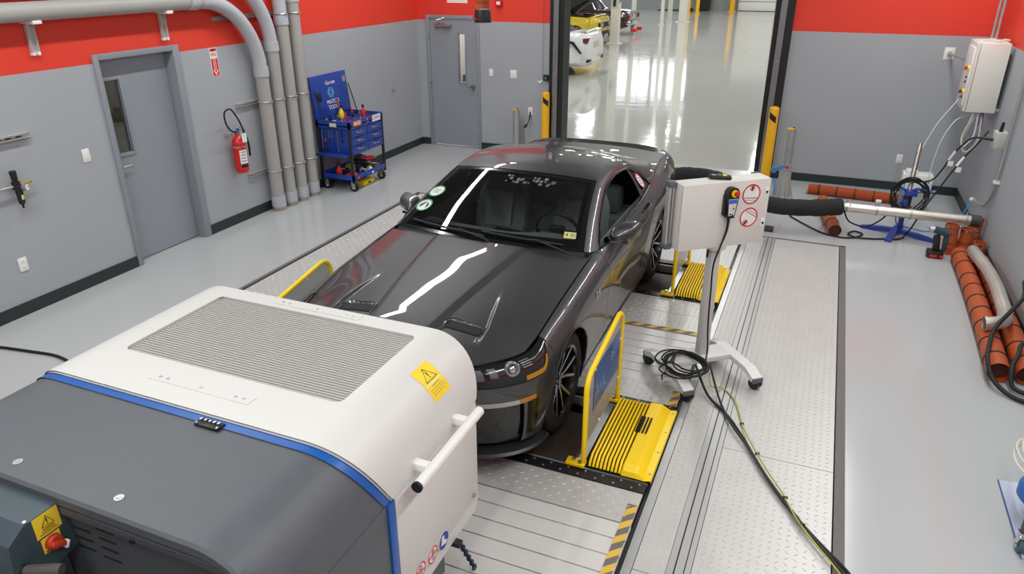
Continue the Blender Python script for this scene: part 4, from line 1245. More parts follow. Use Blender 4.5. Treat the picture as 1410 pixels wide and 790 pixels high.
# nose grille face (towards the car) and sides below the seam
b = MB(); pts = [(FXL + .01, FZB + .02)] + [(x, z) for x, z in fprof(inset=.012)] + [(FXR - .01, FZB + .02)]
b.add([(x, y_nose(z) - .02, z) for x, z in pts], [tuple(range(len(pts)))]); b.build('nose_panel', M_fanw, FAN, smooth=0, off=FO)
for sx, X in ((-1, FXL), (1, FXR)):
    b = MB(); xi = X - sx * .004
    b.box((X - sx * .05, 1.968, .36), (X, 2.735, FZS - .006), .006)
    b.build('side_panel', M_fanw, FAN, off=FO)
    b = MB(); b.prism([(1.968, .354), (2.735, .354), (2.735, .335), (2.70, FZB), (1.968, FZB)], X - sx * .05, X - sx * .002, 'yz'); b.build('lower_panel', M_fanw, FAN, smooth=0, off=FO)
    # blue stripe below the seam and grey side
    MB().box((X - sx * .05, 1.918, FZB), (X + sx * .001, 1.966, FZS - .006), .002).build('stripe', M_fanb, FAN, off=FO)
    MB().box((X - sx * .05, 1.262, FZB), (X - sx * .008, 1.916, FZS - .006), .004).build('grey_side_panel', M_fang, FAN, off=FO)
# bevel line, blue stripe and grey cover over the top
G, _ = fshell(lambda z: y_in(z) - .012, lambda z: y_in(z), inset=.004, ny=1); MB().grid(G).build('edge_bead', mat('edge_bead', 'a5a6aa', rough=.4), FAN, off=FO)
G, _ = fshell(lambda z: y_in(z) - .052, lambda z: y_in(z) - .010, inset=.007, ny=1); MB().grid(G).build('stripe', M_fanb, FAN, off=FO)
G, _ = fshell(lambda z: 1.236, lambda z: y_in(z) - .050, inset=.012, ny=2)
b = MB().grid(G); 
fr_ = G[0]
b.grid(np.array([[(x, 1.236, z) for x, _, z in fr_], [(x, 1.226, z - .012) for x, _, z in fr_], [(x, 1.232, z - .014 - .041 * max(0.0, (z - FZS) / (FZT - FZS)) ** 1.5) for x, _, z in fr_]]))
b.build('grey_cover', M_fang, FAN, smooth=35, off=FO)
# front: bands and louvred panel
b = MB(); b.box((FXL + .30, 1.252, FZT - .072), (FXR - .30, 1.30, FZT - .014)); b.build('front_gap', M_dark, FAN, smooth=0, off=FO)
MB().prism([(1.240, FZT - .115), (1.232, FZT - .105), (1.232, FZT - .078), (1.26, FZT - .074), (1.26, FZT - .115)], FXL + .06, FXR - .06, 'yz').build('front_band', M_fangd, FAN, smooth=0, off=FO)
FP = MB().box((FXL + .012, 1.256, FZB), (FXR - .012, 1.30, FZT - .118)).build('front_panel', M_fangd, FAN, smooth=0, off=FO)
for c0 in (-2.234, -2.112, -2.86, -2.738):
    for k in range(4):
        z = 1.118 - k * .043 - (.008 if c0 in (-2.112, -2.738) else 0); s = .004 * k
        MB().box((c0, 1.2545, z - .0045), (c0 + .085, 1.258, z + .0045)).build('louvre_slot', M_dark, FP, smooth=0)
for x in (-1.90, -1.425, -2.75):
    MB().cyl((x, 1.225, 1.148), (x, 1.245, 1.148), .010, seg=10).build('bolt', M_black, FP)
MB().box((FXL + .08, 1.35, .10), (FXR - .045, 2.42, FZB + .02)).build('base_frame', M_fang, FAN, smooth=0, off=FO)
MB().box((FXL + .06, 1.32, FZB), (FXR - .06, 2.68, .9)).build('inner_box', M_dark, FAN, smooth=0, off=FO)
for x in (FXL + .2, FXR - .16):
    for y in (1.45, 2.5):
        b = MB(); b.cyl((x - .025, y, .06), (x + .025, y, .06), .06, seg=20); b.build('castor_wheel', M_black, FAN, off=FO)
# grille: slats, rods below them
GR = MB().box((GX0 + .002, GY0 + .002, FZT - .16), (GX1 - .002, GY1 - .002, FZT - .15)).build('grille_tray', M_dark, FAN, smooth=0, off=FO)
ns = 34; pt = (GY1 - GY0 - .02) / ns
sl0 = None
for k in range(ns):
    y = GY0 + .01 + (k + .5) * pt
    if sl0 is None:
        sl0 = MB().prism([(-.0065, -.022), (-.0045, -.022), (.0052, -.002), (.0050, .001), (-.0030, .001)], GX0 + .006, GX1 - .006, 'yz').build('slat', M_slatfan, GR, smooth=0); sl0.location = (0, y, FZT - .012)
    else:
        o = sl0.copy(); COL.objects.link(o); o.location = (0, y, FZT - .012)
for k in range(10):
    x = GX0 + .06 + k * (GX1 - GX0 - .12) / 9
    MB().cyl((x, GY0 + .005, FZT - .034), (x, GY1 - .005, FZT - .034), .004, seg=6).build('cross_rod', M_slatfan, GR)
# strap plates with screws, fasteners, latch
def strap(c, w_, d):
    o = MB().prism([(c[0] - w_ / 2 - .0, c[1] - d / 2), (c[0] + w_ / 2 - .0, c[1] - d / 2), (c[0] + w_ / 2, c[1] + d / 2), (c[0] - w_ / 2, c[1] + d / 2)], FZT, FZT + .003).build('strap_plate', M_fanw, FAN, smooth=0, off=FO)
    for q in (-.42, -.34, 0, .34, .42):
        MB().cyl((c[0] + q * w_, c[1], FZT + .003), (c[0] + q * w_, c[1], FZT + .005), .008, seg=12).build('screw', M_galv, o)
strap((-2.262, 1.938), .55, .056); strap((-2.27, 2.765), .53, .055)
for x in (-2.52, -2.01):
    b = MB(); b.cyl((x, 1.299, FZT - .012), (x, 1.299, FZT - .008), .017, seg=16); b.box((x - .008, 1.293, FZT - .009), (x + .008, 1.305, FZT - .006)); b.build('quarter_turn_fastener', M_galv, FAN, off=FO)
lt = MB().box((-2.095, 1.725, FZT - .012), (-1.975, 1.772, FZT + .002), .003).build('latch', M_black, FAN, off=FO)
b = MB()
for k in range(5): b.cyl((-2.078 + k * .022, 1.752, FZT + .002), (-2.078 + k * .022, 1.752, FZT + .012), .007, seg=8)
for x in (-2.087, -1.983): b.cyl((x, 1.733, FZT + .002), (x, 1.733, FZT + .005), .005, seg=8)
b.build('latch_pins', M_steel, lt)
# rail handle on the right flank
h = MB().cyl((-1.262, 2.015, .985), (-1.262, 2.60, .985), .024, seg=20).build('handle_tube', M_white, FAN, off=FO)
for y in (2.14, 2.50):
    MB().box((-1.36, y - .02, .962), (-1.262, y + .02, 1.0), .003).build('handle_bracket', M_white, h)
MB().cyl((-1.262, 2.003, .985), (-1.262, 2.016, .985), .0242, seg=20).build('end_cap', M_black, h)
MB().cyl((-1.346, 2.675, .40), (-1.330, 2.675, .40), .012, seg=12).build('knob_screw', M_steel, FAN, off=FO)
# yellow warning label round the shoulder
def on_prof(t):    # point on the right shoulder by angle
    a = t; return (FXR - RXF * (1 - cos(a) ** (2 / 2.2)) + .0008, FZT - RZF * (1 - sin(a) ** (2 / 2.2)) + .0008)
def shoulder_patch(t0, t1, ya, yb, lift, n=8):
    rows = []
    for t in np.linspace(t0, t1, n):
        x, z = on_prof(t); nx, nz_ = cos(t), sin(t)
        rows.append([(x + nx * lift, y, z + nz_ * lift) for y in np.linspace(ya, yb, 3)])
    return np.array(rows)
t0, t1 = 1.20, .55; ya, yb = 2.40, 2.545
lab = MB().grid(shoulder_patch(t0, t1, ya, yb, .0005)).build('warning_label', M_label, FAN, off=FO)
def lab_pt(u, v, lift=.0015):
    t = t0 + (t1 - t0) * u; x, z = on_prof(t); return (x + cos(t) * lift, ya + (yb - ya) * v, z + sin(t) * lift)
tri = [(.46, .5), (.12, .22), (.12, .78)]
tri = [(.12, .5), (.48, .20), (.48, .80)]
MB().tube([lab_pt(*p) for p in crom(np.array([(tri[i][0], tri[i][1]) for i in range(3)]), 3, True)[:3]] if False else [lab_pt(*p) for p in tri], .0028, 4, closed=True).build('warning_triangle', M_print, lab, smooth=0)
b = MB(); b.tube([lab_pt(.23, .5), lab_pt(.36, .5)], .003, 4); b.tube([lab_pt(.40, .5), lab_pt(.425, .5)], .003, 4); b.build('exclamation_mark', M_print, lab, smooth=0)
MB().grid(np.array([[lab_pt(u, v, .0012) for v in (.04, .5, .96)] for u in (.54, .565)])).build('label_rule', M_white, lab)
for k, (u, a, e) in enumerate(((.62, .28, .72), (.70, .12, .80), (.77, .12, .86), (.84, .12, .74))):
    MB().tube([lab_pt(u, a), lab_pt(u, (a + e) / 2), lab_pt(u, e)], .0014, 4).build('label_text_line', mat('label_text', '9a8a2a', rough=.6) if k else M_print, lab, smooth=0)
# round signs low on the right flank (no draught, safety shoes, no hands)
def round_sign(y, z, kind):
    r_ = .050
    F_ = frame((FXR + .0006, y, z), (0, 1, 0), (0, 0, 1))
    o = disc(0, r_).xf(F_).build('round_sign', M_white, FAN, smooth=0, off=FO)
    if kind == 'blue':
        disc(0, r_ * .93).xf(Matrix.Translation((.0008, 0, 0)) @ F_).build('sign_field', mat('sign_field_blue', '1d3f9c', rough=.5), o, smooth=0)
        MB().prism([(-.030, -.012), (.020, -.030), (.030, -.022), (.028, -.012), (.004, .002), (.004, .030), (-.018, .034), (-.022, .004)], .0018, .0026).xf(F_).build('shoe_symbol', M_white, o, smooth=0)
    else:
        disc(r_ * .74, r_ * .93).xf(Matrix.Translation((.0008, 0, 0)) @ F_).build('sign_ring', M_red, o, smooth=0)
        b = MB().box((-.040, -.0045, .0018), (.040, .0045, .0026)).xf(F_ @ Matrix.Rotation(radians(-20 if kind == 'hand' else 0), 4, 'Z')); b.build('sign_bar', M_red, o, smooth=0)
        b = MB(); b.prism([(-.012, -.03), (.012, -.03), (.016, .01), (.006, .03), (-.004, .012), (-.014, .005)], .0012, .0017).xf(F_); b.build('hand_symbol', mat('symbol_grey', 'b9b7b4', rough=.6), o, smooth=0)
        b = MB(); b.tube([(-.012, .012, .0015), (0, .03, .0015), (.012, .02, .0015)], .002, 4).tube([(-.005, -.028, .0015), (.012, -.022, .0015)], .0018, 4).xf(F_); b.build('symbol_stroke', M_print, o, smooth=0)
round_sign(2.343, .385, 'blue'); round_sign(2.236, .392, 'no'); round_sign(2.120, .400, 'hand')
# chain under the fan's edge
ch = thing('chain', 'short dark blue chain hanging below the right side of the cooling fan', 'chain', (-1.30, 2.5, 0))
M_chain = mat('chain_blue', '22304a', rough=.45, metal=.3, var=.1)
P0, P1 = np.array([-1.315, 2.46, .268]), np.array([-1.30, 2.58, .004])
n = 10; dv = (P1 - P0) / n
for k in range(n):
    c = P0 + dv * (k + .5); ez = Vector(dv).normalized(); ex = ez.cross(Vector((0, 0, 1))).normalized(); ey = ez.cross(ex)
    side = ex if k % 2 == 0 else ey
    L2, W2 = np.linalg.norm(dv) * .68, .013
    ring = [Vector(c) + ez * (L2 * sin(t)) + side * (W2 * cos(t)) for t in np.linspace(0, 2 * pi, 16, endpoint=False)]
    MB().tube([q[:] for q in ring], .0048, 6, closed=True).build('chain_link', M_chain, ch, off=(1.30, -2.5, 0))
MB().box((-1.40, 2.435, .262), (-1.31, 2.475, .285)).build('chain_bracket', M_black, ch, smooth=0, off=(1.30, -2.5, 0))
# control box with switch, labels and grips
CB = [(1.255, 1.198), (1.110, 1.196), (1.045, 1.152), (1.030, 1.05), (1.06, .94), (1.16, .985), (1.255, .988)]
CB = [(1.255, 1.198), (1.110, 1.196), (1.045, 1.152), (1.030, 1.00), (1.16, .965), (1.255, .988)]
cbx = MB().prism(CB, -2.62, -2.245, 'yz').build('control_box', M_ctl, FAN, smooth=0, off=FO)
for x, y in ((-2.255, 1.245), (-2.255, 1.120), (-2.30, 1.245), (-2.60, 1.245)):
    MB().cyl((x, y, 1.197), (x, y, 1.201), .006, seg=10).build('rivet', M_white, cbx)
MB().box((-2.56, 1.06, .70), (-2.31, 1.25, 1.0)).build('box_pedestal', M_ctl, cbx, smooth=0)
XS = -2.2448
l1 = MB().box((XS, 1.135, 1.107), (XS + .0012, 1.227, 1.193)).build('warning_label', M_label, cbx, smooth=0)
MB().tube([(XS + .0016, 1.160, 1.142), (XS + .0016, 1.203, 1.142), (XS + .0016, 1.1815, 1.182)], .0018, 4, closed=True).build('warning_triangle', M_print, l1, smooth=0)
b = MB(); b.tube([(XS + .0016, 1.1815, 1.172), (XS + .0016, 1.1815, 1.156)], .0022, 4); b.tube([(XS + .0016, 1.1815, 1.151), (XS + .0016, 1.1815, 1.148)], .0022, 4); b.build('exclamation_mark', M_print, l1, smooth=0)
for k, (a, e, z) in enumerate(((1.160, 1.203, 1.133), (1.155, 1.205, 1.125), (1.147, 1.212, 1.117))):
    MB().box((XS + .001, a, z - .0016), (XS + .0018, e, z + .0016)).build('label_text_line', M_print if k == 0 else mat('label_text2', '6b5f22', rough=.6), l1, smooth=0)
l2 = MB().box((XS, 1.143, 1.039), (XS + .0012, 1.212, 1.100)).build('switch_plate', M_label, cbx, smooth=0)
MB().box((XS + .001, 1.15, 1.042), (XS + .0018, 1.185, 1.047)).build('label_text_line', M_print, l2, smooth=0)
kn = MB().cyl((XS, 1.180, 1.068), (XS + .022, 1.180, 1.068), .030, .026, seg=24).build('rotary_switch', mat('switch_red', 'b93a22', rough=.4), cbx)
b = MB(); b.box((XS + .02, 1.150, 1.058), (XS + .046, 1.212, 1.078), .006, rot=(-.5, 0, 0)); b.build('switch_lever', MATS['switch_red'], kn)
MB().box((XS + .030, 1.196, 1.040), (XS + .048, 1.206, 1.068), .002, rot=(-.5, 0, 0)).build('switch_mark', M_white, kn)
gp = crom([(-2.30, 1.062, 1.045), (-2.24, 1.062, 1.045), (-2.19, 1.075, 1.05), (-2.14, 1.10, 1.05), (-2.115, 1.11, 1.05)], 14)
g = MB().tube(gp, np.interp(np.arange(14), [0, 3, 7, 11, 13], [.016, .017, .021, .022, .021]), 16).build('hand_grip', M_grip, cbx)
MB().tube(gp[4:6] , .0195, 16).build('grip_collar', M_black, g)
MB().cyl((-2.52, 1.072, 1.168), (-2.52, 1.050, 1.172), .022, seg=20).build('emergency_stop', M_yellow, cbx)
MB().cyl((-2.17, 1.09, 1.03), (-2.165, 1.085, .96), .009, seg=10).build('brake_lever', M_steel, g)
# ------------------------------------------------------------------ control cabinet on a castor stand
M_cab = mat('cabinet_paint', 'd9d8d3', rough=0.45, var=0.012, scale=4)
M_stand = mat('stand_paint', 'd6d6d2', rough=0.42, var=0.015)
M_capg = mat('end_cap_grey', '5a6068', rough=.55, var=.06)
TR = thing('control_cabinet', 'light grey control cabinet on a column with four castors, right of the car', 'cabinet', (-.555, 5.115, 0), radians(39.9))
cw, cd, cz0, cz1 = .692, .147, 1.05, 1.529
cx0 = 0.0
body = MB().box((cx0 - cw / 2, -cd / 2 + .022, cz0), (cx0 + cw / 2, cd / 2, cz1), .006).build('cabinet_body', M_cab, TR)
door = MB().box((cx0 - cw / 2 + .001, -cd / 2, cz0 + .001), (cx0 + cw / 2 - .001, -cd / 2 + .018, cz1 - .001), .003).build('cabinet_door', M_cab, TR)
yf = -cd / 2
# side carry profile on the left flank
hl = MB().box((cx0 - cw / 2 - .052, .02, cz0 + .0), (cx0 - cw / 2 - .012, cd / 2, cz1 - .012), .004).build('handle_profile', M_alu, TR)
MB().box((cx0 - cw / 2 - .036, .015, cz0 + .02), (cx0 - cw / 2 - .028, .0205, cz1 - .03)).build('profile_groove', M_capg, hl, smooth=0)
for z in (cz0 - .01, cz1 - .035):
    MB().box((cx0 - cw / 2 - .058, .012, z), (cx0 - cw / 2 + .0, cd / 2 + .004, z + .04), .006).build('handle_end', M_capg, hl)
MB().box((cx0 + cw / 2 - .06, cd / 2, cz1 - .03), (cx0 + cw / 2 - .01, cd / 2 + .02, cz1 + .006), .004).build('handle_end', M_capg, hl)
def on_face(x, z, lift=.001): return frame((x, yf - lift, z), (1, 0, 0), (0, 0, 1))
def ringsticker(x, z, r_, rot):
    o = disc(0, r_).xf(on_face(x, z)).build('round_sticker', M_white, door, smooth=0)
    disc(r_ * .80, r_ * .93).xf(on_face(x, z, .002)).build('sticker_ring', M_red, o, smooth=0)
    Rz = Matrix.Rotation(rot, 4, 'Z')
    b = disc(r_ * .20, r_ * .26); b.xf(on_face(x, z, .0022) @ Rz @ Matrix.Translation((0, r_ * .56, 0))); b.build('emblem_ring', M_red, o, smooth=0)
    b = MB(); b.prism([(-.010, -.014), (.003, -.016), (.011, .004), (.004, .016), (-.006, .010)], 0, .0006); b.xf(on_face(x, z, .0024) @ Rz @ Matrix.Translation((0, r_ * .56, 0))); b.build('emblem_mark', M_print, o, smooth=0)
    for k, (w_, h_) in enumerate(((.052, .006), (.044, .0035))):
        b = MB()
        rr = random.Random(4 + k); q = -w_
        while q < w_:
            e = rr.uniform(.004, .009); b.box((q, -h_ / 2, 0), (q + e * .75, h_ / 2, .0006)); q += e
        b.xf(on_face(x, z, .002) @ Rz @ Matrix.Translation((0, -r_ * (.36 + .20 * k), 0))); tag(b.build('sticker_text', M_print, o, smooth=0), kind='stuff')
# positions across the door: measured from the left edge
ringsticker(cx0 + .195, cz1 - .105, .079, radians(-4)); ringsticker(cx0 + .197, cz1 - .275, .079, radians(148))
for z in (cz1 - .095, cz1 - .325):
    q = MB().box((cx0 + .305, yf - .003, z - .032), (cx0 + .335, yf, z + .032), .002).build('lock_plate', M_white, door)
    MB().cyl((cx0 + .320, yf - .003, z - .004), (cx0 + .320, yf - .006, z - .004), .009, seg=12).build('lock', M_black, q)
# wired hand-held control hanging on the door
PD, PDO = wthing('hand_control', 'black wired hand control with red stop button hanging on the cabinet door', 'controller', (-.555, 5.115, 0))
PD.rotation_euler = (0, 0, radians(39.9)); 
px = cx0 + .02; zt = cz1 - .035
b = MB(); outl = [(-.030, -.215), (.022, -.215), (.030, -.17), (.044, -.075), (.046, -.03), (.030, -.004), (.0, .004), (-.030, -.004), (-.046, -.03), (-.046, -.075), (-.032, -.17)]
b.prism([(px + a, zt + c) for a, c in outl], yf - .052, yf - .004, 'xz'); pb = b.build('control_body', M_black, PD, smooth=30)
MB().box((px - .052, yf - .030, zt - .20), (px + .0, yf - .001, zt - .05), .004).build('holder', M_black, PD)
pf = yf - .0525
fc = MB().prism([(px + a, zt + c) for a, c in ((-.026, -.195), (.018, -.195), (.036, -.075), (-.036, -.075))], pf - .0008, pf, 'xz').build('keypad', mat('keypad_grey', 'cfd0cf', rough=.4), PD, smooth=0)
MB().box((px - .033, pf - .0016, zt - .108), (px + .031, pf - .0006, zt - .080)).build('display', mat('display_blue', '3d6fd0', rough=.3), fc, smooth=0)
for k, (x, z, m) in enumerate(((.012, -.122, M_yellow), (-.016, -.155, M_yellow), (.004, -.155, M_yellow), (-.016, -.170, M_white), (.008, -.145, M_blue), (-.012, -.183, M_black), (.004, -.190, M_blue), (-.018, -.128, M_white))):
    MB().box((px + x - .006, pf - .0022, zt + z - .005), (px + x + .006, pf - .0006, zt + z + .005)).build('button', m, fc, smooth=0)
b = MB().cyl((px + .004, pf, zt - .036), (px + .004, pf - .012, zt - .036), .026, seg=20).build('button_collar', M_yellow, PD)
MB().lathe([(0, -.032), (.016, -.030), (.019, -.022), (.018, -.012), (.010, -.008)], 20, (px + .010, pf + .0, zt - .034), 'y').build('stop_button', M_red, b)
cbl = crom([(px - .004, yf - .028, zt - .213), (px - .008, yf - .030, zt - .30), (px - .045, yf - .03, zt - .43), (px - .065, yf - .012, cz0 - .10), (px - .05, -.062, .70), (px - .045, -.075, .40), (px - .05, -.11, .20), (px - .09, -.16, .155)], 40)
MB().tube(cbl, np.interp(np.arange(40), [0, 5, 6, 39], [.011, .008, .0062, .0062]), 8).build('control_cable', M_rubber, PD)
# radio remote lying on top
RM = thing('remote_control', 'black remote control with coloured keys lying on top of the grey cabinet', 'remote', (-.555 - .02, 5.115 - .005, cz1), radians(12))
r_ = MB().box((-.078, -.032, .0), (.078, .032, .028), .012).build('remote_body', M_black, RM)
for x, y, m in ((-.045, .010, M_red), (-.010, .012, mat('key_green', '2c8f58', rough=.4)), (.030, .012, M_yellow), (-.045, -.012, mat('key_blue', '4f8fe0', rough=.4)), (.030, -.012, M_yellow), (-.008, -.012, mat('key_grey', '6d6f73', rough=.4))):
    MB().box((x - .013, y - .008, .027), (x + .013, y + .008, .031), .003).build('key', m, r_)
# column, base and castors
MB().box((-.038, -.03, .13), (.038, .045, cz0 - .02), .006).build('column', mat('column_grey', 'c6c6c2', rough=.45, var=.02), TR)
MB().lathe([(0, cz0 - .03), (.075, cz0 - .03), (.085, cz0), (0, cz0)], 24, (0, .0, 0)).build('swivel_plate', M_cab, TR)
b = MB().cyl((-.055, 0, cz0 - .10), (-.055, 0, cz0 - .03), .008, seg=10); b.build('clamp_lever', M_black, TR)
def leg(x, ya, yb):
    y = (ya + yb) / 2; h = (yb - ya) / 2
    P = [(ya, .085), (ya + .004, .105), (ya + .11, .145), (yb - .11, .145), (yb - .004, .105), (yb, .085), (yb - .02, .07), (yb - .12, .105), (ya + .12, .105), (ya + .02, .07)]
    l = MB().prism(P, x - .042, x + .042, 'yz').build('leg', M_stand, TR, smooth=0)
    for s, e in ((-1, ya), (1, yb)):
        MB().box((x - .043, e - .008, .066), (x + .043, e + .008, .102), .002).build('end_cap', M_capg, l)
leg(-.335, -.40, .235); leg(.235, -.40, .235)
MB().box((-.30, -.085, .105), (.20, .095, .1465), .004).build('cross_plate', M_stand, TR)
def castor(x, y, ang):
    c = MB(); 
    for q in (-.017, .017):
        c.cyl((q - .012, 0, .043), (q + .012, 0, .043), .043, seg=22)
    c.box((-.026, -.02, .035), (.026, .034, .074), .008); c.cyl((0, .018, .05), (0, .018, .085), .012, seg=10)
    c.xf(Matrix.Translation((x, y, 0)) @ Matrix.Rotation(ang, 4, 'Z')); return c.build('castor', M_black, TR)
castor(-.325, -.365, .5); castor(.245, -.365, .35); castor(-.345, .205, 1.3); castor(.225, .205, -.3)
# ------------------------------------------------------------------ cables from the stand to the near right corner
def coil_pts(base, n, turns, rng, jit=.02, z0=.16, dz=.006):
    B = np.array(base); c = B.mean(0); out = []
    for k in range(turns):
        s = 1 + rng.uniform(-.30, .16); off = np.array([rng.uniform(-jit, jit), rng.uniform(-jit, jit), 0])
        L_ = c + (B - c) * s + off; L_[:, 2] = z0 + dz * k
        out += list(L_)
    return crom(out, n * turns)
CR = [(-0.809, 4.823, .17), (-0.791, 4.975, .17), (-0.697, 5.03, .17), (-0.60, 4.99, .17), (-0.501, 4.904, .17), (-0.466, 4.802, .17), (-0.506, 4.713, .17), (-0.588, 4.643, .17), (-0.694, 4.652, .17), (-0.760, 4.714, .17)]
CA_ = [(-0.567, 4.888, .16), (-0.428, 4.696, 0.03), (-0.278, 4.538, 0.012), (-0.154, 4.329, 0.012), (-0.009, 4.038, 0.012), (0.141, 3.769, 0.012), (0.293, 3.551, 0.012), (0.428, 3.389, 0.012), (0.499, 3.308, 0.012), (0.567, 3.196, 0.012), (.78, 2.7, .012), (1.05, 1.9, .012), (1.25, 1.0, .012), (1.3, -.5, .012)]
CB_ = [(-0.471, 4.953, .15), (-0.353, 4.698, 0.03), (-0.221, 4.391, 0.028), (-0.093, 4.181, 0.028), (0.043, 3.920, 0.028), (0.198, 3.669, 0.028), (0.331, 3.473, 0.028), (0.443, 3.320, 0.028), (0.530, 3.198, 0.028), (.75, 2.7, .012), (1.01, 1.9, .012), (1.21, 1.0, .012), (1.25, -.5, .012)]
CY_ = [(-0.451, 4.821, 0.160), (-0.432, 4.770, 0.080), (-0.353, 4.879, 0.012), (-0.260, 4.768, 0.012), (-0.198, 4.591, 0.012), (-0.163, 4.462, 0.012), (-0.071, 4.205, 0.036), (0.045, 3.966, 0.036), (0.150, 3.778, 0.036), (0.23, 3.599, 0.036), (0.335, 3.429, 0.036), (0.430, 3.298, 0.036), (0.508, 3.173, 0.036), (.72, 2.7, .012), (.97, 1.9, .012), (1.17, 1.0, .012), (1.2, -.5, .012)]
rg = random.Random(11)
t = thing('power_cable', 'black cable coiled on the castor stand, running to the lower right corner', 'cable', (-.62, 4.85, 0)); to = (.62, -4.85, 0)
MB().tube(coil_pts(CR, 26, 7, rg, .04), .0062, 7).build('cable_coil', M_rubber, t, off=to)
MB().tube(crom(CA_, 130), .0095, 8).build('cable_run', M_rubber, t, off=to)
MB().tube([(-.735, 4.64, .17), (-.745, 4.625, .20), (-.765, 4.62, .17), (-.76, 4.63, .13)], .006, 6).build('cable_tie', M_black, t, off=to)
t = thing('signal_cable', 'second black cable lying beside the coiled one across the tread plate', 'cable', (-.35, 4.7, 0)); to = (.35, -4.7, 0)
MB().tube(crom(CB_, 120), .0085, 8).build('cable_run', mat('cable_grey_black', '2b2c2c', rough=.6), t, off=to)
t = thing('earth_cable', 'thin yellow-green earth cable running along the two black cables', 'cable', (-.35, 4.7, 0))
M_earth = mat('earth_yellow_green', 'aca63a', rough=.5, var=.5, scale=22)
MB().tube(crom(CY_, 150), .0048, 7).build('cable_run', M_earth, t, off=to)
for p in ((-.163, 4.462, .012), (-.03, 4.12, .036), (.165, 3.75, .036), (.27, 3.55, .036)):
    MB().cyl((p[0] - .012, p[1] - .004, p[2]), (p[0] + .012, p[1] + .004, p[2]), .0085, seg=8).build('cable_tie', M_black, t, off=to)
# ------------------------------------------------------------------ right rear corner: exhaust pipe, stand, hoses, drill, wall box
M_orange = mat('orange_hose', 'ae4c1f', rough=0.55, var=0.08, scale=9)
M_orangein = mat('hose_inside', '4a2417', rough=0.8)
M_sleeve = mat('black_sleeve', '202122', rough=0.85, var=0.2, scale=14, bump=.5, bscale=14)
M_stblue = mat('stand_blue', '1f3f9d', rough=0.35, coat=.3, var=.06)
M_pipe = mat('exhaust_steel', 'dad6cb', rough=0.36, metal=0.75, var=.10, scale=5, rvar=.08)
M_brass = mat('brass', 'c99a3e', rough=.35, metal=1.0)
def world(name, label, cat, loc, group=None): return wthing(name, label, cat, loc, group)
# black insulated hose with the steel pipe
t, o = world('insulated_hose', 'black insulated exhaust hose leading from behind the car to the steel pipe', 'hose', (-.8, 8.9, 0))
hp = crom([(-1.75, 9.45, .33), (-1.45, 9.56, .34), (-1.12, 9.50, .335), (-.80, 9.10, .32), (-.55, 8.74, .32), (-.25, 8.66, .315), (.05, 8.72, .315), (.385, 8.86, .33)], 70)
rr = np.random.default_rng(3)
rad = .096 + .002 * np.sin(np.arange(70) * 1.15) + rr.uniform(-.004, .004, 70)
MB().tube(hp, rad, 20).build('sleeve', M_sleeve, t, off=o)
b = MB().lathe([(.0, .0), (.060, 0), (.060, .012), (0, .012)], 20); b.xf(frame(hp[-1], (0, .2, 1), (0, 1, 0)) @ Matrix.Identity(4)); 
b = MB(); d = hp[-1] - hp[-3]; d = d / np.linalg.norm(d)
b.cyl(hp[-1] - d * .002, hp[-1] + d * .004, .070, seg=20); b.build('sleeve_mouth', M_dark, t, off=o)
for k in (0,):
    b = MB(); b.cyl((-.45, 8.70, 0), (-.45, 8.70, .24), .02, seg=10); b.box((-.60, 8.62, 0), (-.30, 8.80, .02), .006); b.build('hose_support', M_black, t, off=o)
b = MB(); b.cyl((-1.4, 9.55, 0), (-1.4, 9.55, .26), .02, seg=10); b.build('hose_support', M_black, t, off=o)
t, o = world('exhaust_pipe', 'straight steel exhaust pipe with clamps running to the right wall', 'pipe', (1.1, 8.92, 0))
e0, e1 = np.array((.36, 8.865, .33)), np.array((1.80, 8.93, .315))
def along(f): return e0 + (e1 - e0) * f
ex = (e1 - e0) / np.linalg.norm(e1 - e0)
MB().cyl(along(.05), along(.93), .052, seg=24).build('pipe', M_pipe, t, off=o)
MB().tube([along(-.03), along(.0), along(.06), along(.09)], [.038, .046, .048, .056], 20).build('pipe_collar', M_pipe, t, off=o)
for f in (.06, .28, .52, .90):
    b = MB(); c = along(f); b.cyl(c - ex * .012, c + ex * .012, .060, seg=24)
    b.cyl(c + np.array([0, -.01, .055]), c + np.array([0, -.01, .10]), .006, seg=6); b.cyl(c + np.array([0, -.065, -.02]), c + np.array([0, -.065, .02]), .008, seg=6)
    b.build('clamp', M_galv, t, off=o)
c = along(.28); MB().box(c + np.array([-.03, -.012, .09]), c + np.array([.03, .012, .125]), .008).build('wing_nut', M_white, t, off=o)
MB().cyl(along(.93), along(.995), .064, seg=24).build('rubber_sleeve', mat('dark_sleeve', '3b3c3c', rough=.6), t, off=o)
# blue stand carrying the pipe
t, o = world('pipe_stand', 'blue pipe stand with a steel post and two long feet, in the right rear corner', 'stand', (1.06, 9.12, 0))
b = MB(); cst = np.array([1.06, 9.13, 0])
def foot(a, bb, w_=.030):
    a = np.array(a); bb = np.array(bb); m_ = (a + bb) / 2; d = bb - a; L_ = np.linalg.norm(d); ang = atan2(d[1], d[0])
    P = [(-L_ / 2, 0), (-L_ / 2, .03), (-L_ * .25, .062), (0, .075), (L_ * .25, .062), (L_ / 2, .03), (L_ / 2, 0), (L_ / 2 - .05, .0), (0, .03), (-L_ / 2 + .05, .0)]
    return MB().prism(P, -w_, w_, 'xz').xf(Matrix.Translation((m_[0], m_[1], 0)) @ Matrix.Rotation(ang, 4, 'Z')).build('foot', M_stblue, t, smooth=0, off=o)
foot((.66, 9.22, 0), (1.42, 8.97, 0)); foot((.93, 8.78, 0), (1.10, 9.42, 0), .035)
MB().box((1.03, 9.10, .06), (1.085, 9.15, .42), .004).build('lower_post', M_stblue, t, off=o)
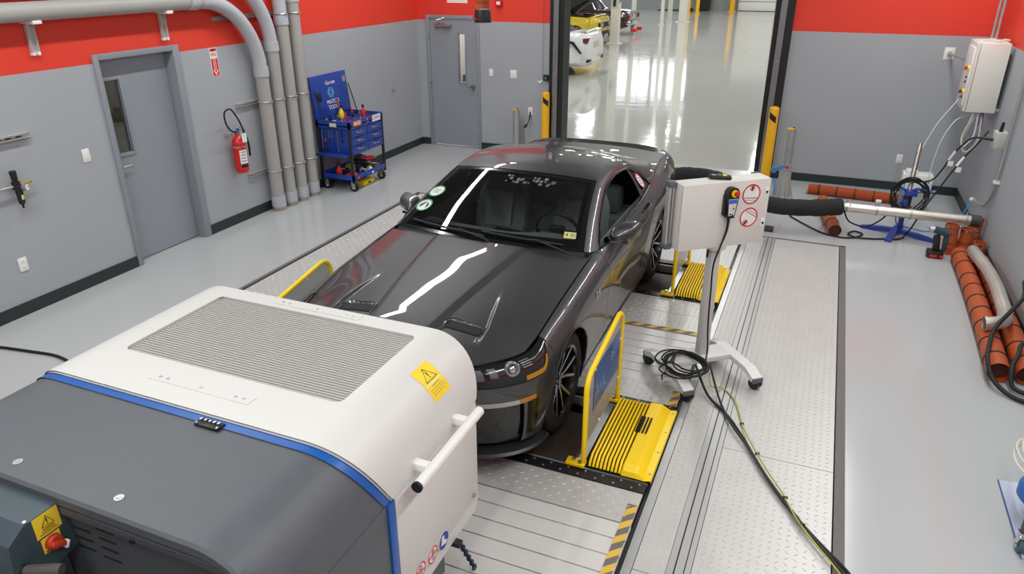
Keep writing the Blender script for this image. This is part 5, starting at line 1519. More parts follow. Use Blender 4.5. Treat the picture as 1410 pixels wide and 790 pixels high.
pb_, pt_ = np.array((1.075, 9.16, .40)), np.array((1.105, 9.36, 1.02))
MB().cyl(pb_, pt_, .026, seg=20).build('post', M_steel, t, off=o)
b = MB(); b.cyl((1.07, 9.14, .33), (1.08, 9.175, .46), .046, seg=16); b.build('clamp_sleeve', M_black, t, off=o)
b = MB(); b.box((1.03, 9.08, .47), (1.16, 9.20, .53), .008); b.tube(crom([(1.09, 9.12, .52), (1.17, 9.10, .56), (1.22, 9.10, .53), (1.33, 9.10, .55)], 16), .018, 8); b.tube([(1.05, 9.1, .52), (.98, 9.08, .56), (.94, 9.1, .60)], .016, 8); b.build('clamp_head', M_stblue, t, off=o)
t2, o2 = world('hose_loop', 'black cable looped over the clamp of the blue stand', 'cable', (1.07, 9.1, .4))
rg = random.Random(5); pts = []
for k in range(4):
    r_ = .17 + .02 * k
    for a in np.linspace(0, 2 * pi, 18, endpoint=False):
        pts.append((1.075 + r_ * cos(a) * .85 + rg.uniform(-.01, .01), 9.06 - .012 * k, .485 + r_ * sin(a) * .95))
MB().tube(crom(pts, 160), .0085, 7).build('cable_loop', M_rubber, t2, off=o2)
MB().tube(crom([(1.13, 9.06, .36), (1.05, 9.04, .35), (1.0, 9.05, .40)], 10), .012, 7).build('cable_plug', M_black, t2, off=o2)
# sensor box on the floor behind the stand
t, o = world('sensor_box', 'pale grey box on the floor behind the blue stand at the rear wall', 'box', (1.28, 10.2, 0))
MB().box((1.08, 10.08, .27), (1.42, 10.30, .48), .012).xf(Matrix.Identity(4)).build('box_body', M_white, t, off=o)
MB().box((1.11, 10.10, .475), (1.24, 10.28, .515), .01).build('box_lid', M_white, t, off=o)
MB().cyl((1.36, 10.072, .40), (1.36, 10.085, .40), .018, seg=14).build('socket', M_black, t, off=o)
for x, y in ((1.11, 10.12), (1.39, 10.12), (1.11, 10.26), (1.39, 10.26)): MB().box((x - .015, y - .015, 0), (x + .015, y + .015, .28)).build('leg', M_galv, t, off=o)
# orange hoses
def hose(name, label, pts, r, nring, group=None, mouth=(True, True), ring_r=.007, corr=0):
    P = np.array(pts); loc = (P[:, 0].mean(), P[:, 1].mean(), 0)
    t, o = world(name, label, 'hose', loc, group)
    n = 40 if not corr else corr * 4
    C = crom(P, n)
    rad = np.full(n, r)
    if corr: rad = r + .004 * np.sin(np.arange(n) * pi / 2)
    MB().tube(C, rad, 24, cap=False).build('hose_wall', M_orange, t, off=o)
    MB().tube(C[1:-1], r * .90, 20, cap=True).build('hose_lining', M_orangein, t, off=o)
    for i in (0, -1):
        MB().tube([C[i], C[i] + (C[1] - C[0] if i == 0 else C[-2] - C[-1]) * .25], r, 24, cap=False)
    for k in range(nring):
        f = (k + .6) / (nring + .2); i = int(f * (n - 1)); d = C[min(i + 1, n - 1)] - C[max(i - 1, 0)]; d /= np.linalg.norm(d)
        MB().tube([C[i] - d * .009, C[i] - d * .006, C[i] + d * .006, C[i] + d * .009], [r + .001, r + .006, r + .006, r + .001], 24).build('hose_band', M_black, t, off=o)
    return t
hose('orange_hose', 'long orange hose with black bands, left one of the two along the right wall', [(1.585, 8.42, .083), (1.588, 7.6, .083), (1.575, 6.7, .083), (1.548, 5.78, .083)], .080, 9)
hose('orange_hose', 'orange hose with black bands next to the right wall, under the steel bend', [(1.765, 8.25, .083), (1.765, 7.4, .083), (1.755, 6.6, .083), (1.745, 5.80, .083)], .080, 9)
hose('orange_hose', 'ribbed orange hose lying along the rear wall base', [(.008, 10.46, .068), (.6, 10.42, .068), (1.184, 10.375, .068)], .066, 5, corr=46)
hose('orange_hose', 'short orange hose under the black insulated hose', [(.205, 9.95, .072), (.29, 9.3, .072), (.368, 8.74, .072)], .070, 3)
# steel S-bend resting on the hoses
t, o = world('steel_bend', 'polished steel S-shaped exhaust bend lying on the orange hoses', 'pipe', (1.66, 7.3, 0))
sp = crom([(1.655, 8.20, .215), (1.672, 7.98, .222), (1.705, 7.64, .225), (1.715, 7.28, .225), (1.700, 6.86, .225), (1.682, 6.60, .225), (1.640, 6.44, .225), (1.565, 6.375, .222), (1.50, 6.365, .215)], 60)
MB().tube(sp, .056, 24, cap=False).build('bend_tube', M_pipe, t, off=o)
MB().tube(sp[1:-1], .050, 20, cap=True).build('bend_bore', M_dark, t, off=o)
for i, s in ((0, 1), (-1, -1)):
    d = sp[1] - sp[0] if i == 0 else sp[-2] - sp[-1]; d = d / np.linalg.norm(d)
    MB().tube([sp[i], sp[i] + d * .012], .061, 24, cap=False).build('bend_flange', M_pipe, t, off=o)
# standing orange sleeves
def sleeve(label, x, y, h, r, lean=(0, 0), clamp=True):
    t, o = world('orange_sleeve', label, 'sleeve', (x, y, 0))
    top = (x + lean[0], y + lean[1])
    P = [(r * 1.02, 0), (r * 1.02, .06), (r * 1.12, .075), (r * 1.12, .085), (r * 1.02, .10), (r * 1.02, .12), (r * 1.10, .135), (r * 1.10, .145), (r, .16), (r, h), (r * .86, h), (r * .86, .02), (0, .02)]
    M_ = Matrix.Translation((x, y, 0)) @ Matrix(((1, 0, lean[0] / h, 0), (0, 1, lean[1] / h, 0), (0, 0, 1, 0), (0, 0, 0, 1)))
    MB().lathe(P, 28).xf(M_).build('sleeve_wall', M_orange, t, off=o)
    if clamp:
        MB().lathe([(r + .001, h - .03), (r + .005, h - .03), (r + .005, h - .015), (r + .001, h - .015)], 28).box((r - .005, -.015, h - .035), (r + .03, .015, h - .01), .004).xf(M_).build('hose_clamp', M_steel, t, off=o)
sleeve('tall orange sleeve with a clamp, standing directly beside the cordless drill', 1.525, 8.66, .325, .068, (-.02, .02))
sleeve('orange sleeve with a clamp, middle one of the three standing before the steel pipe', 1.665, 8.72, .285, .066)
sleeve('orange sleeve without a clamp, standing rearmost against the right wall', 1.775, 8.95, .34, .056, (.01, .03), False)
sleeve('lowest orange sleeve with a protruding clamp screw, behind the steel bend', 1.775, 8.55, .20, .062)
# cordless drill
t, o = world('cordless_drill', 'dark teal cordless drill with red battery standing on the floor by the orange sleeves', 'drill', (1.42, 8.50, 0))
M_teal = mat('drill_teal', '24424f', rough=.45, var=.08)
MB().box((1.345, 8.43, 0), (1.47, 8.54, .062), .014).build('battery', M_black, t, off=o)
MB().box((1.365, 8.424, .012), (1.425, 8.432, .036), .003).box((1.440, 8.424, .012), (1.470, 8.432, .036), .003).build('battery_latch', M_red, t, off=o)
b = MB(); b.box((1.375, 8.46, .05), (1.43, 8.51, .20), .018, rot=(0, -.12, 0)); b.build('grip', M_black, t, off=o)
b = MB(); b.cyl((1.46, 8.49, .222), (1.36, 8.485, .245), .034, .030, seg=20); b.build('motor_body', M_teal, t, off=o)
b = MB(); b.cyl((1.36, 8.485, .245), (1.325, 8.483, .253), .028, .020, seg=16); b.build('chuck', M_galv, t, off=o)
b = MB(); b.cyl((1.325, 8.483, .253), (1.29, 8.48, .262), .008, .004, seg=8); b.build('drill_bit', M_steel, t, off=o)
MB().box((1.45, 8.47, .06), (1.485, 8.51, .205), .012).box((1.452, 8.465, .205), (1.50, 8.515, .225), .008).build('side_handle', M_teal, t, off=o)
t.scale = (1.25, 1.25, 1.25); t.location.x -= .035
# galvanised bollards and yellow bollards
def yboll(label, x, y, h=1.03, r=.062, rot=0.0):
    t = thing('safety_bollard', label, 'bollard', (x, y, 0))
    prof = [(0, 0), (r, 0), (r, h - .035)] + [(r * cos(a), h - .035 + .035 * sin(a)) for a in np.linspace(.2, pi / 2, 6)]
    MB().lathe(prof, 24).build('sleeve', M_boll, t)
    b = MB()
    a0 = -pi / 2 + rot
    rows = []
    for k in range(8):
        a = a0 - .75 + 1.5 * k / 7; sh = .035 * (3.5 - k) / 3.5
        rows.append([((r + .0015) * cos(a), (r + .0015) * sin(a), h - .19 + sh + q * .085) for q in (0, 1)])
    b.grid(np.array(rows)); b.build('reflector_mark', M_black, t)
yboll('yellow bollard just left of the big opening, behind the car roof', -4.02, 10.93, 1.05, .062, .3)
yboll('yellow bollard seen through the big opening beside its left guide rail', -4.02, 11.75, 1.07, .062, .3)
yboll('yellow bollard at the right guide rail of the big opening, behind the cabinet', -.595, 10.80, 1.08, .066, -.1)
def gboll(name, label, x, y, h, r=.062):
    t = thing(name, label, 'post', (x, y, 0))
    MB().lathe([(0, 0), (r, 0), (r, h), (r * .9, h), (r * .9, h - .03), (0, h - .03)], 24).build('tube', M_galv, t)
    MB().box((-r * .95, -.035, h - .005), (r * .55, .03, h + .016), .006).build('yellow_cap', M_boll, t)
    MB().cyl((r * .35, 0, h), (r * .35, 0, h + .03), .01, seg=8).build('cap_pin', M_black, t)
    return t
gboll('galvanised_post', 'galvanised tube post with yellow cap at the rear wall, above the car roof', -4.50, 10.88, .735, .056)
gp_ = gboll('galvanised_post', 'galvanised tube post with yellow cap on a cast foot, right of the opening', -.305, 10.05, .93, .060)
b = MB()
for a in np.linspace(0, 2 * pi, 6, endpoint=False):
    q = MB().prism([(.03, .04), (.135, .04), (.07, .30), (.05, .42), (.03, .42)], -.010, .010, 'xz').xf(Matrix.Rotation(a, 4, 'Z')); b.add(np.vstack(q.v), q.f)
b.lathe([(0, .0), (.125, .0), (.14, .03), (.13, .05), (.085, .06), (.075, .40), (.085, .41), (.085, .43), (0, .43)], 28)
b.build('cast_foot', mat('cast_aluminium', 'a9a9a5', rough=.5, metal=.15, var=.15, scale=18, bump=.1), gp_)
b = MB()
for a in np.linspace(0.3, 2 * pi + .3, 6, endpoint=False): b.cyl((.12 * cos(a), .12 * sin(a), .03), (.12 * cos(a), .12 * sin(a), .075), .012, seg=6)
b.build('foot_bolts', M_galv, gp_)
MB().lathe([(.062, .43), (.078, .43), (.078, .47), (.062, .47)], 24).build('collar', M_galv, gp_)
MB().box((.0, -.085, .43), (.03, -.075, .47)).build('collar_label', M_red, gp_)
t, o = world('blue_strap', 'small blue strap tied round the galvanised post', 'strap', (-.42, 9.98, .42))
MB().tube(crom([(-.32, 9.97, .46), (-.37, 9.95, .47), (-.42, 9.94, .43), (-.44, 9.93, .38), (-.47, 9.92, .40), (-.46, 9.93, .44), (-.41, 9.95, .42), (-.36, 9.96, .44)], 30), .013, 8).build('strap_knot', mat('strap_blue', '2a86c8', rough=.6), t, off=o)
MB().tube(crom([(-.42, 9.94, .30), (-.41, 9.90, .2), (-.40, 9.88, .08), (-.38, 9.86, .02)], 14), .010, 8).build('strap_tail', MATS['strap_blue'], t, off=o)
# wall box on the right wall
M_box = mat('wall_box_paint', 'dedcd5', rough=.5, var=.015)
t, o = world('switch_cabinet', 'pale grey switch cabinet with red and yellow buttons high on the right wall', 'cabinet', (1.66, 9.95, 1.7))
y0, y1, z0, z1 = 9.76, 10.34, 1.335, 2.085
sb = MB().box((1.525, y0, z0), (1.812, y1, z1), .006).build('cabinet_body', M_box, t, off=o)
dr = MB().box((1.492, y0 + .004, z0 + .004), (1.521, y1 - .004, z1 - .004), .005).build('cabinet_door', M_box, t, off=o)
MB().box((1.478, y0 + .06, z0 + .06), (1.492, y1 - .06, z1 - .06), .003).build('door_inset', M_white, dr)
for z, m, cm in ((1.80, M_red, M_yellow), (1.54, mat('dark_red_knob', '7d1f17', rough=.4), M_yellow)):
    c = MB().cyl((1.478, y0 + .15, z), (1.462, y0 + .15, z), .030, seg=18).build('button_collar', cm, dr)
    MB().lathe([(0, -.045), (.02, -.043), (.022, -.03), (.012, -.012)], 18, (1.475, y0 + .15, z), 'x').build('stop_button', m, c)
for z in (1.70, 1.65): MB().cyl((1.478, y0 + .15, z), (1.462, y0 + .15, z), .012, seg=12).build('pilot_lamp', mat('pilot_dark', '4b2a22', rough=.4), dr)
MB().cyl((1.478, y0 + .15, 1.48), (1.455, y0 + .15, 1.48), .014, seg=12).build('key_switch', M_blue, dr)
for z in (z0 + .02, z1 - .06):
    MB().box((1.812, y0 + .03, z), (RX, y0 + .055, z + .03)).box((1.812, y1 - .05, z), (RX, y1 - .03, z + .03)).build('mount_rail', M_galv, t, off=o)
MB().tube(crom([(1.56, 9.95, z1 + .005), (1.64, 9.9, z1 + .03), (1.70, 9.85, z1 + .015), (1.74, 9.82, z1 + .035), (1.79, 9.84, z1 + .03)], 20), .012, 8).build('top_gland', mat('clear_hose', 'd9cdbf', rough=.3), t, off=o)
# conduits
def conduit(label, pts, r, n=30):
    P = np.array(pts); t, o = world('conduit', label, 'conduit', tuple(P.mean(0)))
    MB().tube(crom(P, n) if n else P, r, 12).build('tube', M_galv, t, off=o); return t, o
conduit('steel conduit rising from the top of the switch cabinet to the ceiling', [(1.70, 10.10, z1 + .0), (1.70, 10.10, 3.0), (1.70, 10.10, CEIL)], .016, 0)
conduit('second steel conduit rising beside the first above the switch cabinet', [(1.66, 10.12, z1 + .0), (1.66, 10.12, 3.0), (1.66, 10.12, CEIL)], .016, 0)
t, o = conduit('steel conduit coming down the right wall and bending over the floor', [(1.83, 8.86, 3.2), (1.83, 8.86, 2.0), (1.83, 8.86, 1.2), (1.83, 8.87, .80), (1.83, 8.92, .62), (1.82, 9.05, .48), (1.80, 9.25, .42), (1.77, 9.45, .40)], .017, 60)
MB().cyl((1.775, 9.44, .40), (1.765, 9.50, .40), .024, seg=14).build('conduit_end', M_white, t, off=o)
MB().box((1.805, 8.84, .76), (1.858, 8.90, .79)).build('conduit_clip', M_white, t, off=o)
t, o = world('conduit', 'short horizontal steel conduit from the rear wall plate to the switch cabinet', 'conduit', (1.44, 10.7, 1.83))
MB().tube([(1.40, 11.06, 1.832), (1.44, 10.8, 1.835), (1.51, 10.335, 1.84)], .015, 10).build('tube', M_galv, t, off=o)
MB().lathe([(0, 0), (.03, 0), (.03, -.02), (0, -.02)], 16, (1.40, 11.05, 1.832), 'y').build('conduit_nut', M_galv, t, off=o)
# junction box with plugs
t, o = world('junction_box', 'grey junction box with black plugs on the right wall under the cabinet', 'box', (1.80, 9.05, 1.2))
MB().box((1.735, 8.98, 1.10), (1.85, 9.14, 1.27), .008).build('box_body', mat('junction_grey', 'b9bab5', rough=.5), t, off=o)
b = MB(); b.cyl((1.78, 9.04, 1.27), (1.785, 9.035, 1.37), .020, .014, seg=12); b.build('plug', M_black, t, off=o)
b = MB(); b.cyl((1.74, 9.06, 1.18), (1.62, 9.10, 1.185), .019, .014, seg=12); b.build('plug', M_black, t, off=o)
# cables below the wall box
M_purple = mat('cable_purple', '5c3a6e', rough=.5); M_gcab = mat('cable_grey', 'b9b8b2', rough=.4, metal=.3)
def wire(name, label, pts, r, m, n=50, tags=()):
    P = np.array(pts); t, o = world(name, label, 'cable', tuple(P.mean(0)))
    C = crom(P, n); MB().tube(C, r, 7).build('cable_run', m, t, off=o)
    for f in tags:
        i = int(f * (n - 1)); d = C[i + 1] - C[i]; d /= np.linalg.norm(d)
        MB().cyl(C[i] - d * .06, C[i] + d * .06, r * 1.35, seg=8).build('white_sleeve', M_white, t, off=o)
        q = C[i] + d * .02
        MB().box(q + np.array([-.02, -.012, -.10]), q + np.array([.035, -.008, -.045])).build('cable_tag', M_white, t, off=o)
    return t
wire('cable', 'black cable with white tag from the junction box down to the stand loop', [(1.62, 9.10, 1.185), (1.56, 9.12, 1.17), (1.48, 9.16, 1.07), (1.42, 9.2, .95), (1.36, 9.22, .78), (1.28, 9.18, .66), (1.15, 9.12, .64), (1.02, 9.08, .66), (.95, 9.06, .58)], .0095, M_rubber, 60, (.33,))
wire('cable', 'black cable with white tag running diagonally from the wall to the floor', [(1.70, 9.2, 1.24), (1.62, 9.16, 1.10), (1.52, 9.12, .95), (1.40, 9.06, .72), (1.30, 9.0, .52), (1.22, 8.95, .35), (1.15, 8.92, .15), (1.10, 8.95, .03)], .0095, M_rubber, 60, (.30,))
wire('cable', 'grey cable hanging in a bow below the switch cabinet', [(1.62, 9.80, z0), (1.58, 9.70, 1.22), (1.53, 9.6, 1.05), (1.55, 9.55, .98), (1.62, 9.6, 1.05), (1.66, 9.75, 1.25), (1.66, 9.82, z0)], .010, M_gcab)
wire('cable', 'second grey cable hanging below the switch cabinet, looping lower', [(1.66, 9.84, z0), (1.60, 9.72, 1.20), (1.54, 9.6, 1.0), (1.58, 9.5, .93), (1.66, 9.55, 1.0), (1.70, 9.7, 1.2), (1.70, 9.84, z0)], .008, M_gcab)
wire('cable', 'purple cable hanging below the switch cabinet', [(1.70, 9.82, z0), (1.67, 9.72, 1.20), (1.61, 9.6, 1.04), (1.60, 9.55, .96), (1.64, 9.6, 1.02), (1.71, 9.72, 1.15), (1.72, 9.85, z0)], .008, M_purple)
wire('hose', 'thin clear air line from the cabinet side down to the stand', [(1.485, 9.95, 1.50), (1.40, 9.85, 1.38), (1.28, 9.7, 1.22), (1.16, 9.55, .95), (1.08, 9.4, .70), (1.04, 9.3, .55)], .006, mat('clear_line', 'c5cbd0', rough=.3))
wire('hose', 'second thin clear air line curving from the cabinet bottom to the floor', [(1.62, 9.9, 1.28), (1.50, 9.85, 1.25), (1.38, 9.75, 1.08), (1.32, 9.7, .80), (1.30, 9.62, .5), (1.27, 9.5, .2), (1.15, 9.45, .06)], .006, MATS['clear_line'])
wire('hose', 'blue air line from the conduit end across the floor to the stand', [(1.768, 9.49, .40), (1.70, 9.40, .25), (1.55, 9.28, .10), (1.38, 9.3, .02), (1.2, 9.36, .016), (1.06, 9.32, .05), (1.0, 9.2, .2), (.99, 9.1, .35), (1.0, 9.06, .5), (1.01, 9.15, .62)], .007, mat('air_blue', '2f8fdc', rough=.4), 70)
wire('cable', 'black cable lying in a long curve with one small loop on the rear floor', [(-0.15, 9.30, .01), (0.05, 9.02, .01), (0.30, 8.76, .01), (0.496, 8.72, .01), (0.612, 8.80, .012), (0.668, 8.93, .014), (0.599, 8.985, .016), (0.520, 8.855, .018), (0.574, 8.765, .02), (0.765, 8.80, .01), (0.90, 8.85, .010), (1.02, 8.88, .01), (1.10, 8.95, .02)], .010, M_rubber, 110)
wire('cable', 'black cable sagging from the steel pipe collar up to the blue stand', [(.42, 8.82, .30), (.52, 8.95, .13), (.70, 9.02, .08), (.85, 9.0, .2), (.95, 9.03, .40)], .009, M_rubber)
# wall plates and outlets
def wall_plate(label, pos, axis, h=.118, w_=.075, kind='outlet', cat='socket'):
    t = thing('wall_plate' if kind == 'blank' else ('light_switch' if kind == 'switch' else 'power_outlet'), label, cat, pos)
    def bx(u0, u1, z0_, z1_, d0, d1, bev=0.0):
        b = MB()
        if axis == 'x+': b.box((d0, u0, z0_), (d1, u1, z1_), bev)
        elif axis == 'x-': b.box((-d1, u0, z0_), (-d0, u1, z1_), bev)
        else: b.box((u0, -d1, z0_), (u1, -d0, z1_), bev)
        return b
    p = bx(-w_ / 2, w_ / 2, -h / 2, h / 2, 0, .008, .003).build('plate', M_white, t)
    if kind == 'outlet':
        for z in (-.026, .026):
            s = bx(-.017, .017, z - .014, z + .014, .006, .0105, .002).build('socket_face', M_white, p)
            for u in (-.007, .007): bx(u - .0012, u + .0012, z - .002, z + .008, .0104, .0112).build('socket_slot', M_black, s)
    elif kind == 'switch':
        bx(-.017, .017, -.034, .034, .006, .012, .003).build('rocker', M_white, p)
    return t
wall_plate('white outlet low on the rear wall above the orange hose, with plug and cord', (1.092, BY, .44), 'y')
t, o = world('cord', 'thin cord hanging from the rear wall outlet', 'cord', (1.09, BY - .03, .3)); MB().tube([(1.092, BY - .015, .42), (1.092, BY - .03, .38), (1.10, BY - .03, .22), (1.10, BY - .05, .16)], .006, 6).build('cord_run', M_gcab, t, off=o)
wall_plate('white blank plate high on the rear wall, left of the switch cabinet', (1.395, BY, 1.832), 'y', .15, .12, 'blank', 'plate')
wall_plate('white outlet on the right wall above the steel bend', (RX, 6.96, .43), 'x-')
wall_plate('white light switch on the rear wall, nearer to the grey door', (-5.025, BY, 1.266), 'y', .118, .07, 'switch', 'switch')
wall_plate('wider white double switch on the rear wall, further from the grey door', (-4.63, BY, 1.262), 'y', .13, .11, 'switch', 'switch')
wall_plate('white outlet low on the rear wall behind the galvanised post', (-4.335, BY, .70), 'y')
t, o = world('cord', 'black plug and cord below the outlet behind the galvanised post', 'cord', (-4.33, BY - .03, .5)); MB().tube(crom([(-4.335, BY - .01, .69), (-4.33, BY - .05, .6), (-4.36, BY - .08, .50), (-4.40, BY - .10, .45)], 12), [.012] * 5 + [.008] * 4 + [.02] * 3, 8).build('cord_run', M_black, t, off=o)
# pull cord switch and alarm near the left guide rail
t, o = world('pull_switch', 'small black switch with green light and red pull cord by the left guide rail', 'switch', (-4.07, BY, 1.25))
MB().box((-4.11, BY - .045, 1.195), (-4.03, BY, 1.285), .006).build('switch_housing', M_black, t, off=o)
MB().box((-4.085, BY - .048, 1.22), (-4.055, BY - .043, 1.25)).build('indicator', mat('indicator_green', '1d7a49', rough=.3, emit='1d7a49', estr=.6), t, off=o)
MB().cyl((-4.125, BY - .03, 1.20), (-4.125, BY - .03, 3.4), .003, seg=6).build('pull_cord', mat('cord_red', 'b0463c', rough=.6), t, off=o)
MB().tube([(-4.125, BY - .03, 1.20), (-4.15, BY - .05, 1.17), (-4.19, BY - .06, 1.18)], [.010, .014, .012], 8).build('pull_handle', M_white, t, off=o)
t, o = world('alarm_box', 'small red fire alarm box at the top of the rear wall', 'alarm', (-4.87, BY, 2.40))
MB().box((-4.93, BY - .045, 2.27), (-4.81, BY, 2.42), .01).build('alarm_housing', M_red, t, off=o)
MB().box((-4.90, BY - .05, 2.30), (-4.84, BY - .044, 2.345)).build('alarm_plate', M_white, t, off=o)
t, o = world('door_sign', 'white sign above the grey rear door, cut by the top edge of the view', 'sign', (-5.62, BY, 2.5))
MB().box((-5.78, BY - .006, 2.31), (-5.42, BY, 2.55)).build('sign_plate', M_white, t, off=o)
# hanging extraction nozzle (black cup with red lever, orange hose)
t, o = world('extraction_nozzle', 'black extraction nozzle with orange hose hanging from above at the rear door', 'nozzle', (-4.05, 8.6, 2.4))
nb = (-3.98, 8.55)
MB().lathe([(.001, 2.235), (.105, 2.235), (.100, 2.36), (.09, 2.38), (.001, 2.38)], 24, (nb[0], nb[1], 0)).build('nozzle_cup', M_black, t, off=o)
MB().lathe([(.088, 2.38), (.088, 2.40), (.094, 2.40), (.094, 2.385)], 24, (nb[0], nb[1], 0)).build('nozzle_ring', M_chrome, t, off=o)
n_ = 120; zz = np.linspace(2.385, CEIL, n_)
MB().tube(np.stack([np.full(n_, nb[0]), np.full(n_, nb[1]), zz], 1), .082 + .006 * np.sin(np.arange(n_) * pi / 2), 20).build('nozzle_hose', M_orange, t, off=o)
MB().tube([(nb[0] - .02, nb[1] - .10, 2.27), (nb[0] - .03, nb[1] - .15, 2.28), (nb[0] - .06, nb[1] - .16, 2.31)], .012, 8).build('lever', M_red, t, off=o)
# big cable coil on the right wall and lower-right corner items
t, o = world('cable_coil', 'thick black cable coiled over the ends of the orange hoses at the right edge', 'cable', (1.68, 6.0, .2))
pts = crom([(1.80, 6.80, .46), (1.778, 6.615, .40), (1.67, 6.42, .335), (1.56, 6.25, .25), (1.49, 6.0, .195), (1.462, 5.80, .15), (1.50, 5.66, .07), (1.60, 5.555, .025), (1.70, 5.50, .025), (1.78, 5.55, .03), (1.80, 5.8, .17), (1.79, 6.05, .22), (1.746, 6.09, .215), (1.665, 5.90, .195), (1.61, 5.73, .12), (1.632, 5.665, .04), (1.71, 5.62, .03), (1.79, 5.66, .03)], 120)
MB().tube(pts, .017, 10).build('cable_loop', M_rubber, t, off=o)
t, o = world('blue_sheet', 'pale blue paper sheet lying on the floor at the lower right edge', 'sheet', (1.45, 4.2, 0))
G = np.array([[(1.362 + (1.70 - 1.362) * u - .0 * v, 4.467 - .70 * v + .04 * u, .004 + .003 * sin(3 * u + 2 * v)) for u in np.linspace(0, 1, 8)] for v in np.linspace(0, 1, 8)])
MB().grid(G).build('sheet', mat('pale_blue_paper', 'c3cbe0', rough=.8, var=.03), t, off=o)
MB().tube(G[:, 0], .004, 6).build('sheet_edge', mat('sheet_edge_blue', '3c5b8a', rough=.6), t, off=o)
t, o = world('castor_stool', 'rolling frame with chromed castor, mostly outside the lower right edge', 'trolley', (1.46, 3.98, 0))
def small_castor(x, y):
    b = MB(); b.cyl((x - .016, y, .045), (x + .016, y, .045), .045, seg=22); b.build('castor_wheel', mat('castor_teal', '41606a', rough=.5), t, off=o)
    b = MB(); b.box((x - .024, y - .02, .03), (x - .020, y + .03, .105)).box((x + .020, y - .02, .03), (x + .024, y + .03, .105)).box((x - .024, y - .03, .10), (x + .024, y + .05, .112), .004); b.cyl((x - .03, y, .045), (x + .03, y, .045), .008, seg=8); b.lathe([(0, .112), (.03, .112), (.028, .125), (0, .125)], 16, (x, y + .01, 0)); b.build('castor_fork', M_chrome, t, off=o)
small_castor(1.362, 3.83); small_castor(1.72, 3.83); small_castor(1.72, 4.30)
b = MB(); b.box((1.345, 3.81, .125), (1.76, 3.87, .19), .008).box((1.69, 3.81, .125), (1.75, 4.34, .19), .008).box((1.42, 3.85, .14), (1.70, 4.22, .19), .008); b.build('frame', mat('frame_dark', '3a3b3d', rough=.5), t, off=o)
MB().lathe([(0, .19), (.12, .19), (.135, .21), (.135, .27), (.12, .30), (0, .30)], 30, (1.475, 4.06, 0)).build('tank', mat('tank_blue', '2468b8', rough=.4), t, off=o)
lp = [(1.475, 4.1, .31)]
for k in range(36):
    a = k * .5; lp.append((1.475 + (.125 + .03 * sin(k * .21)) * cos(a + 2), 4.24 + .22 * sin(a + 2), .315 + .0025 * k))
MB().tube(crom(lp, 150), .0065, 6).build('white_hose_coil', mat('hose_cream', 'd9d2c6', rough=.5), t, off=o)
# silver scuff marks on the rear floor: two narrow metal floor channels
for x0, y0, x1, y1 in ((-.235, 9.02, -.27, 8.62), (.275, 9.40, .205, 8.89)):
    d = atan2(y1 - y0, x1 - x0); L_ = sqrt((x1 - x0) ** 2 + (y1 - y0) ** 2)
    MB().box((0, -.008, 0), (L_, .008, .0025)).xf(Matrix.Translation((x0, y0, 0)) @ Matrix.Rotation(d, 4, 'Z')).build('floor_channel', M_galv, FLOOR, smooth=0)
# ------------------------------------------------------------------ left wall: ducts, extinguisher, tool cart
M_pvc = mat('pvc_pipe', 'a6a4a0', rough=.5, var=.04, scale=5); M_pvc2 = mat('pvc_coupling', 'b2b6bc', rough=.5, var=.03)
M_conc = mat('grout', 'a99f93', rough=.95, var=.3, scale=60, bump=.6)
M_strut = mat('strut_channel', 'c9cac8', rough=.35, metal=.35, var=.1)
def bend_pipe(label, base, zb, top_pts, coup):
    t, o = wthing('duct_pipe', label, 'pipe', (base[0], base[1], 0))
    R = .078
    MB().cyl((base[0], base[1], .0), (base[0], base[1], .05), R * .95, seg=24).build('grout_collar', M_conc, t, off=o)
    MB().cyl((base[0], base[1], .05), (base[0], base[1], zb), R, seg=28).build('riser', M_pvc, t, off=o)
    MB().lathe([(R, .05), (R + .010, .05), (R + .010, .19), (R, .19)], 28, (base[0], base[1], 0)).build('coupling', M_pvc2, t, off=o)
    P = crom(np.vstack([[(base[0], base[1], zb - .02)], top_pts]), 60) if len(top_pts) > 1 else np.array([(base[0], base[1], zb - .02), top_pts[0]])
    MB().tube(P, R * 1.01, 28).build('bend', M_pvc2, t, off=o)
    for z in coup: MB().lathe([(R, z - .055), (R + .010, z - .055), (R + .010, z + .055), (R, z + .055)], 28, (base[0], base[1], 0)).build('coupling', M_pvc2, t, off=o)
    return t, o
px = -6.225
def arc_top(y, zb, r, x=px):
    """bend from vertical into a horizontal run towards the camera (-y)"""
    P = [(x, y, zb)] + [(x, y - r + r * cos(a), zb + r * sin(a)) for a in np.linspace(.15, pi / 2, 9)]
    return P
r1 = .77
p = arc_top(7.09, 1.74, .80)
t, o = bend_pipe('grey duct pipe nearest the camera, bending over the left door', (px, 7.09, 0), 1.74, p[1:], (1.72,))
zt = 1.74 + .80
MB().cyl((px, 6.29, zt), (px, 2.0, zt), .078, seg=28).build('horizontal_run', M_pvc, t, off=o)
MB().cyl((px, 6.24, zt), (px, 6.12, zt), .088, seg=28).build('coupling', M_pvc2, t, off=o)
b_ = [(px, 7.325, 2.0)] + [(px, 7.325 - .8 + .8 * cos(a), 2.0 + .8 * sin(a)) for a in np.linspace(.15, pi / 2, 9)] + [(px, 6.0, 2.8), (px, 2.0, 2.8)]
bend_pipe('grey duct pipe second from the camera, bending above the first', (px, 7.325, 0), 2.0, b_[1:], (1.985,))
bend_pipe('third grey duct pipe on the left wall, with a coupling near the red band', (px, 7.56, 0), 2.3, [(px, 7.56, CEIL)], (2.27,))
bend_pipe('fourth grey duct pipe, beside the blue tool cart', (px, 7.80, 0), 2.5, [(px, 7.80, CEIL)], (2.52,))
